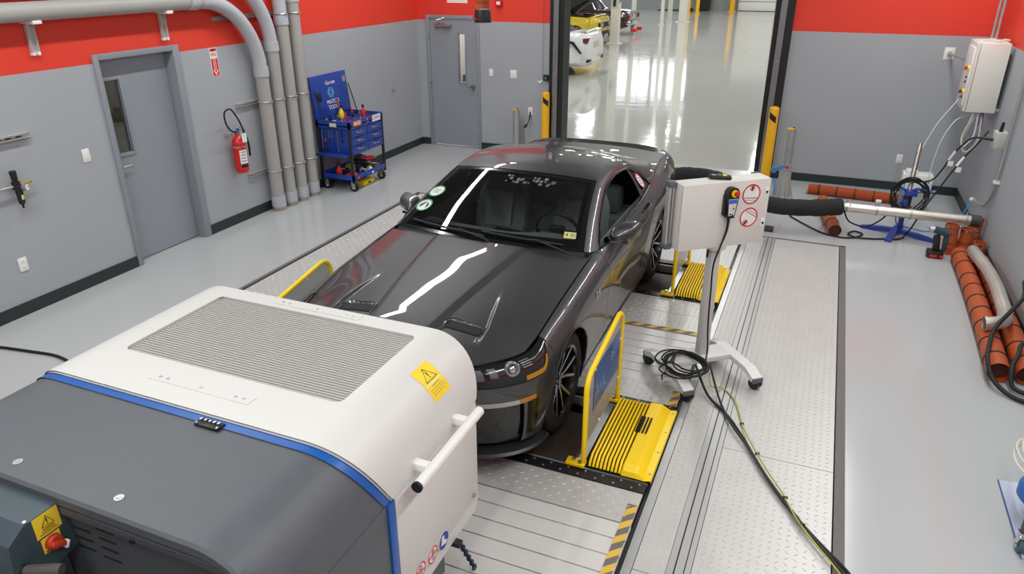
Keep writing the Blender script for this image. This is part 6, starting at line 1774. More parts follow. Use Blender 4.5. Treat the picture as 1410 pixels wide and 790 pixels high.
# strut brackets behind the pipes and pipe clamps
def strut(label, y0, y1, z, cat='bracket', group=None, clamps=()):
    t, o = wthing('strut_bracket', label, cat, (LX, (y0 + y1) / 2, z), group)
    b = MB()
    for a, c in ((z - .021, z - .018), (z + .018, z + .021)): b.box((LX, y0, a), (LX + .041, y1, c))
    b.box((LX, y0, z - .02), (LX + .004, y1, z + .02)).box((LX + .037, y0, z - .021), (LX + .041, y1, z - .012)).box((LX + .037, y0, z + .012), (LX + .041, y1, z + .021))
    b.build('channel', M_strut, t, smooth=0, off=o)
    for y in clamps:
        c = [(px + .085 * cos(a), y + .085 * sin(a), z) for a in np.linspace(0, 2 * pi, 28, endpoint=False)]
        b = MB().tube(c, .008, 6, closed=True).box((px + .08, y - .012, z - .012), (px + .105, y + .012, z + .012)); b.build('pipe_clamp', M_galv, t, off=o)
    return t
YP = (7.09, 7.325, 7.56, 7.80)
strut('steel strut channel with clamps holding the duct pipes at mid height', 6.72, 7.95, 1.37, clamps=YP)
strut('steel strut channel with clamps holding the duct pipes near the floor', 6.75, 7.95, .52, clamps=YP)
strut('steel strut channel at the red band behind the pipe bends', 6.56, 7.95, 2.34, clamps=YP[2:])
t = strut('short slotted strut rail on the left wall, cut by the left edge', 3.3, 4.19, 1.545)
b = MB()
for k in range(9): b.box((LX + .004, 3.36 + k * .09, 1.538), (LX + .006, 3.41 + k * .09, 1.552))
tag(b.build('slot_row', M_dark, t, smooth=0, off=tuple(-c for c in t.location)), kind='stuff')
for y, lb in ((4.44, 'left of the door'), (5.86, 'above the door')):
    t, o = wthing('pipe_hanger', 'vertical steel hanger under the horizontal duct, ' + lb, 'bracket', (LX, y, 2.4))
    b = MB(); b.box((LX, y - .035, 2.20), (LX + .004, y + .035, 2.47)).box((LX, y - .035, 2.20), (LX + .041, y - .03, 2.47)).box((LX, y + .03, 2.20), (LX + .041, y + .035, 2.47))
    b.build('channel', M_strut, t, smooth=0, off=o)
    MB().box((LX, y - .06, 2.44), (px + .05, y + .02, 2.47), .004).build('pipe_shoe', M_white, t, off=o)
    for s in (-1, 1): MB().box((LX + .0, y + s * .024 - .012, 2.18), (LX + .045, y + s * .024 + .012, 2.205), .003).build('end_cap', M_white, t, off=o)
# switch, outlet
wall_plate('white light switch on the left wall, left of the door', (LX, 4.69, 1.245), 'x+', .125, .078, 'switch', 'switch')
wall_plate('white outlet low on the left wall', (LX, 3.835, .456), 'x+', .125, .08)
# air regulator
t, o = wthing('air_regulator', 'black compressed-air regulator with a gauge on the left wall', 'regulator', (LX, 3.92, 1.15))
y, z, x = 3.93, 1.16, LX + .07
MB().cyl((x, y, z - .03), (x, y, z + .035), .034, seg=20).build('regulator_body', M_black, t, off=o)
MB().lathe([(0, .13), (.026, .13), (.028, .12), (.025, .06), (.022, .035), (.0, .035)], 20, (x, y, z)).build('adjust_knob', M_black, t, off=o)
MB().lathe([(0, -.17), (.02, -.165), (.026, -.15), (.030, -.05), (.028, -.03), (0, -.03)], 20, (x, y + .01, z)).build('filter_bowl', M_black, t, off=o)
MB().box((x + .022, y + .0, z - .12), (x + .032, y + .02, z - .08)).build('bowl_label', M_lab_y, t, off=o)
MB().cyl((x, y + .01, z - .17), (x, y + .01, z - .20), .009, seg=10).build('drain', M_black, t, off=o)
gq = MB().cyl((x + .02, y + .045, z - .02), (x + .055, y + .055, z - .02), .030, seg=22).build('gauge', M_galv, t, off=o)
MB().cyl((x + .054, y + .054, z - .02), (x + .058, y + .056, z - .02), .026, seg=22).build('gauge_dial', M_white, gq)
MB().tube([(x + .059, y + .055, z - .02), (x + .06, y + .062, z - .008)], .002, 4).build('gauge_needle', M_black, gq)
MB().cyl((x, y + .03, z + .005), (x, y + .14, z + .005), .010, seg=10).build('brass_fitting', M_brass, t, off=o)
MB().cyl((x, y - .3, z - .0), (x, y - .03, z - .0), .012, seg=10).build('supply_pipe', M_galv, t, off=o)
MB().box((LX, y - .05, z - .01), (x, y - .02, z + .01)).build('wall_bracket', M_galv, t, off=o)
# fire sign and extinguisher
t, o = wthing('fire_sign', 'red and white FIRE sign with a downward arrow above the extinguisher', 'sign', (LX, 6.50, 1.88))
sp_ = MB().box((LX, 6.445, 1.735), (LX + .004, 6.555, 2.04)).build('sign_plate', M_white, t, smooth=0, off=o)
SR = mat('sign_red', 'd22a2a', rough=.5)
xs_ = LX + .0045
def on_wall_mb(poly, d=.001): return MB().prism([(6.50 + a, 1.888 + c) for a, c in poly], xs_, xs_ + d, 'yz')
on_wall_mb([(-.048, -.146), (.048, -.146), (.048, .04), (-.048, .04)]).build('red_field', SR, sp_, smooth=0)
on_wall_mb([(-.048, .118), (.048, .118), (.048, .146), (-.048, .146)]).build('red_header', SR, sp_, smooth=0)
on_wall_mb([(-.026, .142), (.026, .142), (.0, .112)], .0016).build('flame_mark', mat('sign_dark', '6b1414', rough=.5), sp_, smooth=0)
on_wall_mb([(-.016, .038), (.016, .038), (.016, -.085), (.036, -.085), (.0, -.140), (-.036, -.085), (-.016, -.085)], .0018).build('arrow', M_white, sp_, smooth=0)
on_wall_mb([(-.008, .038), (.008, .038), (.008, -.085), (.016, -.09), (.0, -.118), (-.016, -.09), (-.008, -.085)], .0024).build('arrow_fill', SR, sp_, smooth=0)
tb = text_mb('FIRE', .048, .0006); tb.xf(frame((xs_ + .001, 6.50, 1.888 + .080), (0, 1, 0), (0, 0, 1))); tb.build('sign_lettering', SR, sp_, smooth=0)
t, o = wthing('fire_extinguisher', 'red fire extinguisher with white tag hanging on the left wall by the pipes', 'extinguisher', (LX + .1, 6.56, .62))
ex_, ey_ = LX + .10, 6.57
MB().lathe([(0, .625), (.06, .625), (.076, .64), (.078, .66), (.078, .96), (.072, 1.0), (.05, 1.04), (.026, 1.06), (.024, 1.08), (0, 1.08)], 30, (ex_, ey_, 0)).build('cylinder', M_red, t, off=o)
MB().lathe([(.0785, .925), (.081, .925), (.081, .945), (.0785, .945)], 30, (ex_, ey_, 0)).build('band', mat('band_silver', 'b9aeb0', rough=.3, metal=.8), t, off=o)
rows = [[(ex_ + .0795 * cos(a), ey_ + .0795 * sin(a), z) for z in (.70, .80, .90)] for a in np.linspace(-.9, .35, 9)]
lb = MB().grid(np.array(rows)).build('paper_label', M_paper, t, off=o)
b = MB()
for k in range(5):
    z = .73 + k * .035; rows = [[(ex_ + .0802 * cos(a), ey_ + .0802 * sin(a), z + q) for q in (0, .012)] for a in np.linspace(-.7, .1, 6)]; b.grid(np.array(rows))
tag(b.build('label_text_line', mat('label_grey', '8a8a8c', rough=.6), lb), kind='stuff')
rows = [[(ex_ + .0803 * cos(a), ey_ + .0803 * sin(a), z) for z in (.695, .735)] for a in np.linspace(-.9, .35, 9)]
MB().grid(np.array(rows)).build('label_footer', M_black, lb)
b = MB(); b.box((ex_ - .02, ey_ - .02, 1.07), (ex_ + .02, ey_ + .02, 1.12), .006); b.tube([(ex_, ey_, 1.10), (ex_ + .03, ey_ + .05, 1.13), (ex_ + .04, ey_ + .08, 1.12)], .009, 8).tube([(ex_, ey_, 1.11), (ex_ + .03, ey_ + .04, 1.16), (ex_ + .04, ey_ + .075, 1.165)], .009, 8); b.build('valve', M_steel, t, off=o)
MB().box((ex_ + .0, ey_ - .012, 1.115), (ex_ + .03, ey_ + .012, 1.145), .004).build('safety_pin', M_blue, t, off=o)
lp = crom([(ex_, ey_ - .02, 1.10), (ex_ + .01, ey_ - .09, 1.13), (ex_ + .02, ey_ - .17, 1.24), (ex_ + .02, ey_ - .16, 1.36), (ex_ + .02, ey_ - .08, 1.38), (ex_ + .03, ey_ + .0, 1.28), (ex_ + .04, ey_ + .07, 1.10), (ex_ + .05, ey_ + .105, .95), (ex_ + .04, ey_ + .115, .80)], 50)
MB().tube(lp, np.r_[np.full(34, .010), np.full(16, .013)], 8).build('hose', M_rubber, t, off=o)
MB().box((ex_ + .082, ey_ - .02, .985), (ex_ + .085, ey_ + .055, 1.09)).build('inspection_tag', M_paper, t, off=o)
MB().box((LX, ey_ - .09, 1.06), (LX + .08, ey_ - .05, 1.10), .004).build('hook', M_galv, t, off=o)
MB().cyl((LX, 10.18, 1.065), (LX + .05, 10.18, 1.065), .022, seg=14).build('door_stop', M_galv, tag(thing('wall_stop', 'small round metal door stop on the left wall near the rear corner', 'door stop', (0, 0, 0)), None))
# cable on the left floor
t, o = wthing('floor_cable', 'black cable lying on the floor at the left edge', 'cable', (-5.7, 3.26, 0))
MB().tube(crom([(-6.33, 3.05, .012), (-5.95, 3.222, .012), (-5.80, 3.247, .012), (-5.66, 3.268, .012), (-5.4, 3.30, .012), (-5.0, 3.2, .02), (-4.3, 2.8, .02), (-3.3, 2.5, .02)], 50), .012, 8).build('cable_run', M_rubber, t, off=o)
# ---------------- tool cart
M_cart = mat('cart_blue', '1c3f9a', rough=.32, coat=.3, var=.05)
M_post = mat('cart_post', '25262a', rough=.5)
CT = thing('tool_cart', 'blue tool cart with open lid, six drawers and a loaded bottom tray by the pipes', 'tool cart', (-5.93, 8.50, 0), radians(0))
# cart local: x towards the room (drawer front faces +x), y along the wall; front face at x = +.24
hw, hd = .41, .27
CT.location = (-6.02, 8.50, 0)
FX = hd
def cb(name, lo, hi, m, parent=CT, bev=.004, smooth=40): return MB().box(lo, hi, bev).build(name, m, parent, smooth=smooth)
cb('drawer_chest', (-hd, -hw + .03, .50), (FX - .02, hw - .03, .86), M_cart)
for lo, hi in (((-hd, -hw, .86), (FX, -hw + .012, .965)), ((-hd, hw - .012, .86), (FX, hw, .965)), ((-hd, -hw, .86), (-hd + .012, hw, .965)), ((FX - .012, -hw, .86), (FX, hw, .965))):
    cb('tray_side', lo, hi, M_cart, bev=.002)
cb('tray_bottom', (-hd, -hw, .895), (FX, hw, .910), M_cart, bev=0)
for sx in (-1, 1):
    for sy in (-1, 1):
        b = MB().box((sx * hd - (.035 if sx > 0 else 0), sy * hw - (.03 if sy > 0 else .0), .12), (sx * hd + (0 if sx > 0 else .035), sy * hw + (0 if sy > 0 else .03), .96), .004)
        b.build('corner_post', M_post, CT)
for (ya, yb) in ((-hw + .035, -.005), (.005, hw - .035)):
    for (za, zb) in ((.745, .845), (.635, .735), (.515, .625)):
        d = cb('drawer', (FX - .022, ya, za), (FX - .002, yb, zb), M_cart)
        c = (ya + yb) / 2; 
        b = MB().tube([(FX - .004, c - .055, (za + zb) / 2 + .012), (FX + .020, c - .05, (za + zb) / 2 + .012), (FX + .020, c + .05, (za + zb) / 2 + .012), (FX - .004, c + .055, (za + zb) / 2 + .012)], .011, 8); b.build('drawer_handle', M_steel, d)
for z0_, z1_ in ((.155, .165),):
    cb('bottom_tray', (-hd, -hw, z0_), (FX, hw, z1_), M_cart, bev=0)
for lo, hi in (((-hd, -hw, .155), (FX, -hw + .008, .235)), ((-hd, hw - .008, .155), (FX, hw, .235)), ((FX - .008, -hw, .155), (FX, hw, .235)), ((-hd, -hw, .155), (-hd + .008, hw, .235))):
    cb('bottom_tray_side', lo, hi, M_cart, bev=.001)
cb('side_shelf', (-hd + .02, -hw - .10, .50), (FX - .05, -hw, .53), M_cart)
# lid: hinged at the back, slightly leaning; faces +x
LID = MB().box((-.012, -hw, 0), (.012, hw, .55), .003).xf(Matrix.Translation((-hd + .01, 0, .965)) @ Matrix.Rotation(-.10, 4, 'Y')).build('lid', M_cart, CT)
def lidf(y, z, lift=.0135):
    Mx = Matrix.Translation((-hd + .01, 0, .965)) @ Matrix.Rotation(-.10, 4, 'Y') @ Matrix.Translation((lift, y, z))
    return Mx @ frame((0, 0, 0), (0, 1, 0), (0, 0, 1))
text_mb('Garrett', .070, .0008).xf(lidf(.02, .43)).build('lid_lettering', M_paper, LID, smooth=0)
text_mb('MATCO', .078, .0008).xf(lidf(.02, .175)).build('lid_lettering', M_paper, LID, smooth=0)
text_mb('TOOLS', .078, .0008).xf(lidf(.02, .10)).build('lid_lettering', M_paper, LID, smooth=0)
M_cy = mat('decal_cyan', '6fb3d9', rough=.4)
disc(.062, .075, 6).xf(lidf(.0, .30, .0136)).build('lid_emblem', M_cy, LID, smooth=0)
disc(.030, .046, 24).xf(lidf(.0, .30, .0136)).box((0, 0, 0), (0.0001, .0001, .0001)).build('lid_emblem', M_cy, LID, smooth=0)
b = MB().prism([(-.008, -.07), (.008, -.07), (.016, .07), (-.006, .07)], 0, .001).xf(lidf(.0, .29, .0142)); b.build('lid_emblem', mat('decal_teal', '2a5f80', rough=.4), LID, smooth=0)
MB().box((-.035, -.035, 0), (.035, .035, .002)).xf(lidf(.345, .44)).build('lid_sticker', mat('sticker_tan', 'a08a80', rough=.5), LID, smooth=0)
MB().box((-.04, -.055, 0), (.04, .055, .012), .004).xf(lidf(-.27, .27)).build('lid_latch', M_black, LID)
for y in (-.40, .385):
    MB().cyl((-hd + .02, y, 1.34), (-.13, y, .95), .008, seg=8).build('gas_strut', M_black, CT)
MB().tube([(-hd + .035, .06, 1.18), (-hd + .04, .10, 1.0)], .006, 6).build('lid_screwdriver', M_red, CT)
def front_sticker(y, z, w_, h_, m, txt=None, tm=None, size=.05):
    s = MB().box((FX + .0005, y - w_ / 2, z - h_ / 2), (FX + .0016, y + w_ / 2, z + h_ / 2)).build('front_sticker', m, CT, smooth=0)
    if txt:
        tb = text_mb(txt, size, .0006); tb.xf(frame((FX + .0020, y, z), (0, 1, 0), (0, 0, 1))); tb.build('sticker_lettering', tm, s, smooth=0)
    return s
s = front_sticker(-.225, .912, .20, .085, mat('sticker_orange', 'e07a33', rough=.5))
MB().prism([(-.325, .873), (-.125, .873), (-.125, .892), (-.325, .892)], FX + .0016, FX + .002, 'yz').build('sticker_edge', M_black, s, smooth=0)
text_mb('RHS', .082, .0006).xf(frame((FX + .0022, -.225, .915), (0, 1, 0), (0, 0, 1))).build('sticker_lettering', M_paper, s, smooth=0)
s = front_sticker(.245, .915, .21, .085, M_paper)
text_mb('COMP', .060, .0006).xf(frame((FX + .0022, .22, .915), (0, 1, 0), (.0, .25, 1))).build('sticker_lettering', SR, s, smooth=0)
text_mb('2', .05, .0006).xf(frame((FX + .0022, .325, .912), (0, 1, 0), (0, 0, 1))).build('sticker_lettering', mat('print_dark2', '30373c', rough=.5), s, smooth=0)
front_sticker(.02, .895, .07, .03, mat('sticker_brown', '8a4a3c', rough=.5)); MB().cyl((FX, .02, .935), (FX + .004, .02, .935), .008, seg=10).build('lock', M_white, CT)
MB().box((-.05, -hw - .0016, .885), (.06, -hw - .0005, .935)).build('side_sticker', mat('sticker_cream', 'd9d4a8', rough=.5), CT, smooth=0)
for sx in (-1, 1):
    for sy in (-1, 1):
        x, y = sx * (hd - .05), sy * (hw - .06)
        c = MB().cyl((x, y - .018, .06), (x, y + .018, .06), .06, seg=22).build('castor_wheel', M_rubber, CT)
        MB().cyl((x, y - .020, .06), (x, y + .020, .06), .030, seg=16).build('castor_hub', M_white, c)
        MB().box((x - .03, y - .026, .05), (x + .03, y - .021, .15)).box((x - .03, y + .021, .05), (x + .03, y + .026, .15)).box((x - .04, y - .03, .145), (x + .04, y + .03, .158)).build('castor_fork', M_galv, c, smooth=0)
# tools: each one a thing
TC = Vector(CT.location)
rg = random.Random(21)
tool_cols = {'grey': mat('tool_steel', '8d8f92', rough=.3, metal=.8), 'black': M_black, 'red': M_red, 'yellow': M_yellow, 'orange': mat('tool_orange', 'd8691c', rough=.5), 'blue': mat('tool_blue', '2a67b5', rough=.5), 'tan': mat('tool_tan', '9c6b3d', rough=.6), 'white': M_white}
adj = {'grey': 'steel', 'black': 'black', 'red': 'red', 'yellow': 'yellow', 'orange': 'orange', 'blue': 'blue', 'tan': 'tan', 'white': 'white'}
def tool(kind, col, x, y, z, rz, s=1.0, where='top tray of the tool cart', group='loose tools in the top tray', name=None, label=None):
    n = {'socket': 'socket', 'wrench': 'wrench', 'driver': 'screwdriver', 'bottle': 'spray_bottle', 'box': 'part_box', 'ratchet': 'ratchet', 'gun': 'impact_wrench', 'rag': 'cloth_rag'}[kind]
    t = thing(n, label or '%s %s lying in the %s' % (adj[col], n.replace('_', ' '), where), n.replace('_', ' '), (TC.x + x, TC.y + y, z), rz, group)
    m = tool_cols[col]
    if kind == 'socket':
        MB().lathe([(0, 0), (.016, 0), (.018, .006), (.018, .03), (.013, .04), (.013, .05), (.009, .05), (.009, .02), (0, .02)], 12).build('socket_body', m, t)
    elif kind == 'wrench':
        MB().box((-.07, -.006, 0), (.07, .006, .007), .002).build('shank', m, t)
        for q in (-1, 1): MB().lathe([(.007, 0), (.015, 0), (.015, .009), (.007, .009)], 12, (q * .075, 0, 0), closed=True).build('jaw', m, t)
    elif kind == 'driver':
        MB().cyl((-.01, 0, .014), (.09, 0, .014), .013, .010, seg=10).build('handle', m, t); MB().cyl((-.11, 0, .014), (-.01, 0, .014), .0035, seg=6).build('blade', tool_cols['grey'], t)
    elif kind == 'bottle':
        MB().lathe([(0, 0), (.032, 0), (.034, .01), (.034, .07), (.015, .10), (.012, .12), (0, .12)], 16).build('bottle_body', m, t); MB().lathe([(0, .12), (.015, .12), (.015, .15), (0, .15)], 12).build('cap', M_black, t)
    elif kind == 'box':
        MB().box((-.06, -.04, 0), (.06, .04, .05), .004).build('carton', m, t); MB().box((-.03, -.02, .05), (.03, .02, .0515)).build('carton_label', M_paper, t)
    elif kind == 'ratchet':
        MB().tube([(-.09, 0, .012), (.07, 0, .012)], [.011, .007], 8).build('handle', m, t); MB().lathe([(0, 0), (.019, .0), (.019, .02), (0, .02)], 14, (.085, 0, .002)).build('ratchet_head', tool_cols['grey'], t)
    elif kind == 'gun':
        MB().cyl((-.09, 0, .12), (.07, 0, .12), .032, .026, seg=14).build('housing', m, t); MB().box((-.06, -.018, .0), (-.02, .018, .11), .008).build('grip', M_black, t); MB().cyl((.07, 0, .12), (.11, 0, .12), .012, seg=8).build('anvil', tool_cols['grey'], t)
    elif kind == 'rag':
        g = np.array([[(.085 * u, .07 * v, max(.004, .035 + .02 * sin(5 * u + 3 * v) + .015 * cos(7 * v - 2 * u) - .025 * (u * u + v * v))) for u in np.linspace(-1, 1, 10)] for v in np.linspace(-1, 1, 10)]); MB().grid(g).build('cloth', m, t)
    t.scale = (s, s, s)
    return t
# top tray, laid out on a loose grid so that pieces do not run into each other
cells = [(ix, iy) for iy in range(9) for ix in range(4)]
kinds = ['socket', 'wrench', 'driver', 'socket', 'ratchet', 'wrench', 'socket', 'socket']
spots = ['front', 'middle', 'back']
k = 0
ordw = ['first', 'second', 'third', 'fourth', 'fifth', 'sixth', 'seventh', 'eighth', 'ninth']
special = {(1, 1): ('box', 'white'), (2, 0): ('rag', 'white'), (0, 0): ('driver', 'orange'), (0, 5): ('bottle', 'yellow'), (2, 7): ('bottle', 'red'), (3, 8): ('driver', 'orange'), (0, 7): ('ratchet', 'black'), (1, 3): ('ratchet', 'black'), (2, 4): ('wrench', 'grey')}
for ix, iy in cells:
    x = -hd + .075 + ix * .125; y = -hw + .055 + iy * .0875
    kd, cl = special.get((ix, iy), (kinds[rg.randrange(len(kinds))], rg.choice(['grey', 'grey', 'black', 'grey', 'black', 'red', 'blue'])))
    rowtxt = ['backmost', 'second', 'third', 'frontmost'][ix]
    tool(kd, cl, x, y, .911 + (.035 if kd in ('wrench', 'ratchet', 'driver') else 0) * 0, rg.uniform(-.5, .5) + (pi / 2 if kd in ('wrench', 'driver', 'ratchet') and False else 0), .70 if kd in ('wrench', 'driver', 'ratchet') else (.5 if kd == 'box' else .4 if kd == 'rag' else 1.1),
         label='%s %s in the cart top tray, %s row, %s from the pipes' % (adj[cl], kd.replace('gun', 'impact wrench'), rowtxt, ordw[iy]))
low = [('gun', 'black', .10, .02, 0.3), ('rag', 'red', .16, -.27, .4), ('gun', 'red', .10, .20, 1.2), ('box', 'tan', .12, .325, .1), ('rag', 'white', .16, .10, .2), ('bottle', 'red', -.06, -.28, 0), ('gun', 'grey', -.12, .25, .5), ('box', 'black', -.12, -.12, .3), ('bottle', 'white', -.08, .08, 0), ('driver', 'blue', .20, -.10, .6), ('box', 'yellow', -.14, .14, .2), ('driver', 'orange', .03, -.16, 1.3)]
lowtxt = ['in the middle', 'at the pipe side', 'right of the middle', 'at its right end', 'at its front edge', 'standing at the pipe side', 'at its back right', 'at its back', 'standing behind the middle', 'at its front edge', 'behind the right side', 'left of the middle']
for (kd, cl, x, y, r_), tx in zip(low, lowtxt):
    tool(kd, cl, x, y, .166, r_, 1.3 if kd != 'driver' else 1.15, label='%s %s on the bottom tray of the tool cart, %s' % (adj[cl], {'gun': 'impact wrench', 'rag': 'crumpled cloth', 'box': 'carton', 'bottle': 'bottle', 'driver': 'screwdriver'}[kd], tx), group='tools on the bottom tray')
# tools hanging on the cart side
for k, (x, L_, m, cl) in enumerate(((-.20, .24, tool_cols['grey'], 'longest steel bar'), (-.08, .10, tool_cols['grey'], 'short steel key'), (-.04, .12, tool_cols['grey'], 'middle steel key'), (.05, .28, tool_cols['grey'], 'long steel wrench'), (.12, .14, M_black, 'black key'))):
    t = thing('hanging_tool', cl + ' hanging on the camera-side panel of the tool cart', 'tool', (TC.x + x, TC.y - hw + .018, .84), 0, 'tools hanging on the cart side')
    MB().tube([(0, 0, 0), (0, -.004, -L_)], .006, 6).build('shaft', m, t); MB().lathe([(.006, -.006), (.013, -.006), (.013, .006), (.006, .006)], 12, (0, -.004, -L_ - .01), 'y', closed=True).build('ring_end', m, t)
t = thing('screwdriver', 'black screwdriver with a red cap standing in the cart side shelf', 'screwdriver', (TC.x - .12, TC.y - hw - .05, .53), 0)
MB().cyl((0, 0, 0), (.02, 0, .17), .010, .012, seg=10).build('handle', M_black, t); MB().cyl((.02, 0, .17), (.024, 0, .20), .015, .013, seg=10).build('handle_cap', M_red, t)
t = thing('yellow_box', 'flat yellow case on the floor under the tool cart', 'case', (TC.x + .10, TC.y + .05, 0)); MB().box((-.10, -.14, 0), (.10, .14, .06), .008).build('case_shell', M_yellow, t); MB().box((.098, -.03, .02), (.108, .03, .04), .003).build('case_clasp', M_black, t)
# ------------------------------------------------------------------ the hall beyond the opening
M_hwall = mat('hall_wall', '9da1a3', rough=.7, var=.02, scale=1)
M_hceil = mat('hall_ceiling', 'c9cac8', rough=.9)
M_col = mat('column_paint', 'd6d2c6', rough=.5, var=.03)
struct('wall_hall_far', MB().box((HX0, HY, 0), (HX1, HY + .3, HCEIL)), M_hwall)
struct('wall_hall_left', MB().box((HX0 - .3, BY, 0), (HX0, HY + .3, HCEIL)), M_hwall)
struct('wall_hall_right', MB().box((HX1, BY, 0), (HX1 + .3, HY + .3, HCEIL)), M_hwall)
struct('wall_hall_near', MB().box((HX0, BY + .02, CEIL + .2), (HX1, BY + .25, HCEIL)).box((HX0, BY + .02, 0), (LX - .25, BY + .25, CEIL + .2)).box((RX + .25, BY + .02, 0), (HX1, BY + .25, CEIL + .2)), M_hwall)
struct('ceiling_hall', MB().box((HX0, BY, HCEIL), (HX1, HY + .3, HCEIL + .2)), M_hceil)
for k, (x, y) in enumerate(HALL_LIGHTS):
    t = thing('hall_lamp', 'white strip lamp under the hall ceiling', 'lamp', (x, y, 6.5), group='strip lamps of the hall')
    MB().box((-.2, -1.45, -.06), (.2, 1.45, .08), .02).build('lamp_housing', M_lamp, t)
    b = MB()
    for s in (-1, 1): b.cyl((0, s, .08), (0, s, .5), .01, seg=6)
    b.build('hanger_rod', M_steel, t)
# high windows of the far wall: bright daylight, mirrored by the floor
M_day = mat('daylight_pane', 'f4f7fa', rough=.3, emit='f2f6fb', estr=3.0)
M_mull = mat('window_frame_dark', '5b5f63', rough=.5)
for k, x0 in enumerate((-13.6, -11.1)):
    w_ = thing('window_%d' % (k + 1), None, None, (x0 + 1.2, HY, 3.4)); w_['kind'] = 'structure'
    o = (-(x0 + 1.2), -HY, -3.4)
    for i in range(3):
        for j in range(3):
            MB().box((x0 + .05 + i * .78, HY - .02, 3.45 + j * .82), (x0 + .78 + i * .78, HY - .005, 4.22 + j * .82)).build('pane', M_day, w_, smooth=0, off=o)
    b = MB()
    for i in range(4): b.box((x0 + i * .78, HY - .06, 3.4), (x0 + .05 + i * .78, HY, 5.95))
    for j in range(4): b.box((x0, HY - .06, 3.40 + j * .82), (x0 + 2.40, HY, 3.46 + j * .82))
    b.build('window_frame', M_mull, w_, smooth=0, off=o)
# overhead door at the far wall
M_oh = mat('overhead_door_white', 'f0eee8', rough=.5, var=.02)
OD = thing('door_3', None, None, (-2.5, HY, 0)); OD['kind'] = 'structure'
for j in range(8):
    for i in range(3):
        MB().box((-5.9 + i * 2.3 + .03, HY - .10, .03 + j * .53), (-5.9 + (i + 1) * 2.3 - .03, HY - .02, .03 + j * .53 + .50), .01).build('door_panel', M_oh, OD, off=(2.5, -HY, 0))
MB().box((-6.0, HY - .05, 0), (1.1, HY - .01, 4.3)).build('door_gap', mat('door_gap_grey', '83858a', rough=.6), OD, smooth=0, off=(2.5, -HY, 0))
# columns
def column(label, x, y, w_):
    t = thing('column', label, 'column', (x, y, 0))
    b = MB().box((-w_ / 2, -w_ / 2, 0), (w_ / 2, w_ / 2, HCEIL), .02); b.build('steel_section', M_col, t, smooth=0)
    MB().box((-w_ * .8, -w_ * .8, 0), (w_ * .8, w_ * .8, .03)).build('base_plate', M_col, t, smooth=0)
    return t
column('pale steel column standing before the dark red car', -7.75, 28.6, .32)
b = MB(); 
t = thing('air_fitting', 'black air fitting on the pale column', 'fitting', (-7.76, 28.40, 1.6)); MB().box((-.05, -.06, -.25), (.05, .0, .25), .02).build('fitting_body', M_black, t); MB().tube([(.02, -.04, .1), (.22, -.06, .14), (.28, -.06, .0), (.2, -.05, -.1)], .02, 6).build('fitting_hose', M_black, t)
column('second pale column, further back and thinner', -8.2, 33.2, .18)
column('thin grey column in the middle of the hall', -8.05, 38.5, .16)
column('pair of pale columns, left one, deep in the hall', -8.05, 40.4, .22)
column('pair of pale columns, right one, deep in the hall', -7.35, 40.4, .42)
def hboll(label, x, y, h=1.5, r=.11):
    t = thing('hall_bollard', label, 'bollard', (x, y, 0)); MB().lathe([(0, 0), (r, 0), (r, h - .08), (r * .7, h - .02), (0, h)], 16).build('sleeve', M_boll, t)
    MB().lathe([(r, 0), (r * 1.7, 0), (r * 1.7, .05), (r, .05)], 16).build('foot_ring', M_boll, t)
hboll('yellow bollard deep in the hall, tall left one of the group', -8.55, 46.6, 3.6, .14)
hboll('yellow bollard deep in the hall, middle one of the group', -8.25, 46.9, 2.6, .10)
hboll('yellow bollard deep in the hall, short right one of the group', -7.75, 47.0, 1.45, .11)
hboll('tall yellow bollard beside the far overhead door', -6.15, 50.2, 3.2, .16)
t = thing('waste_bin', 'black waste bin against the far hall wall', 'bin', (-7.9, 50.2, 0)); MB().prism([(-.36, 0), (.36, 0), (.42, 1.3), (-.42, 1.3)], -.35, .35, 'xz').build('bin_body', M_black, t); MB().box((-.44, -.37, 1.3), (.44, .37, 1.38), .02).build('bin_lid', M_black, t)
t = thing('floor_mat', 'dark rubber mat on the hall floor before the bin', 'mat', (-9.6, 50.0, 0)); MB().box((-1.1, -.5, 0), (1.1, .5, .03)).box((.6, -.3, .03), (1.0, .3, .16)).build('mat_sheet', M_black, t)
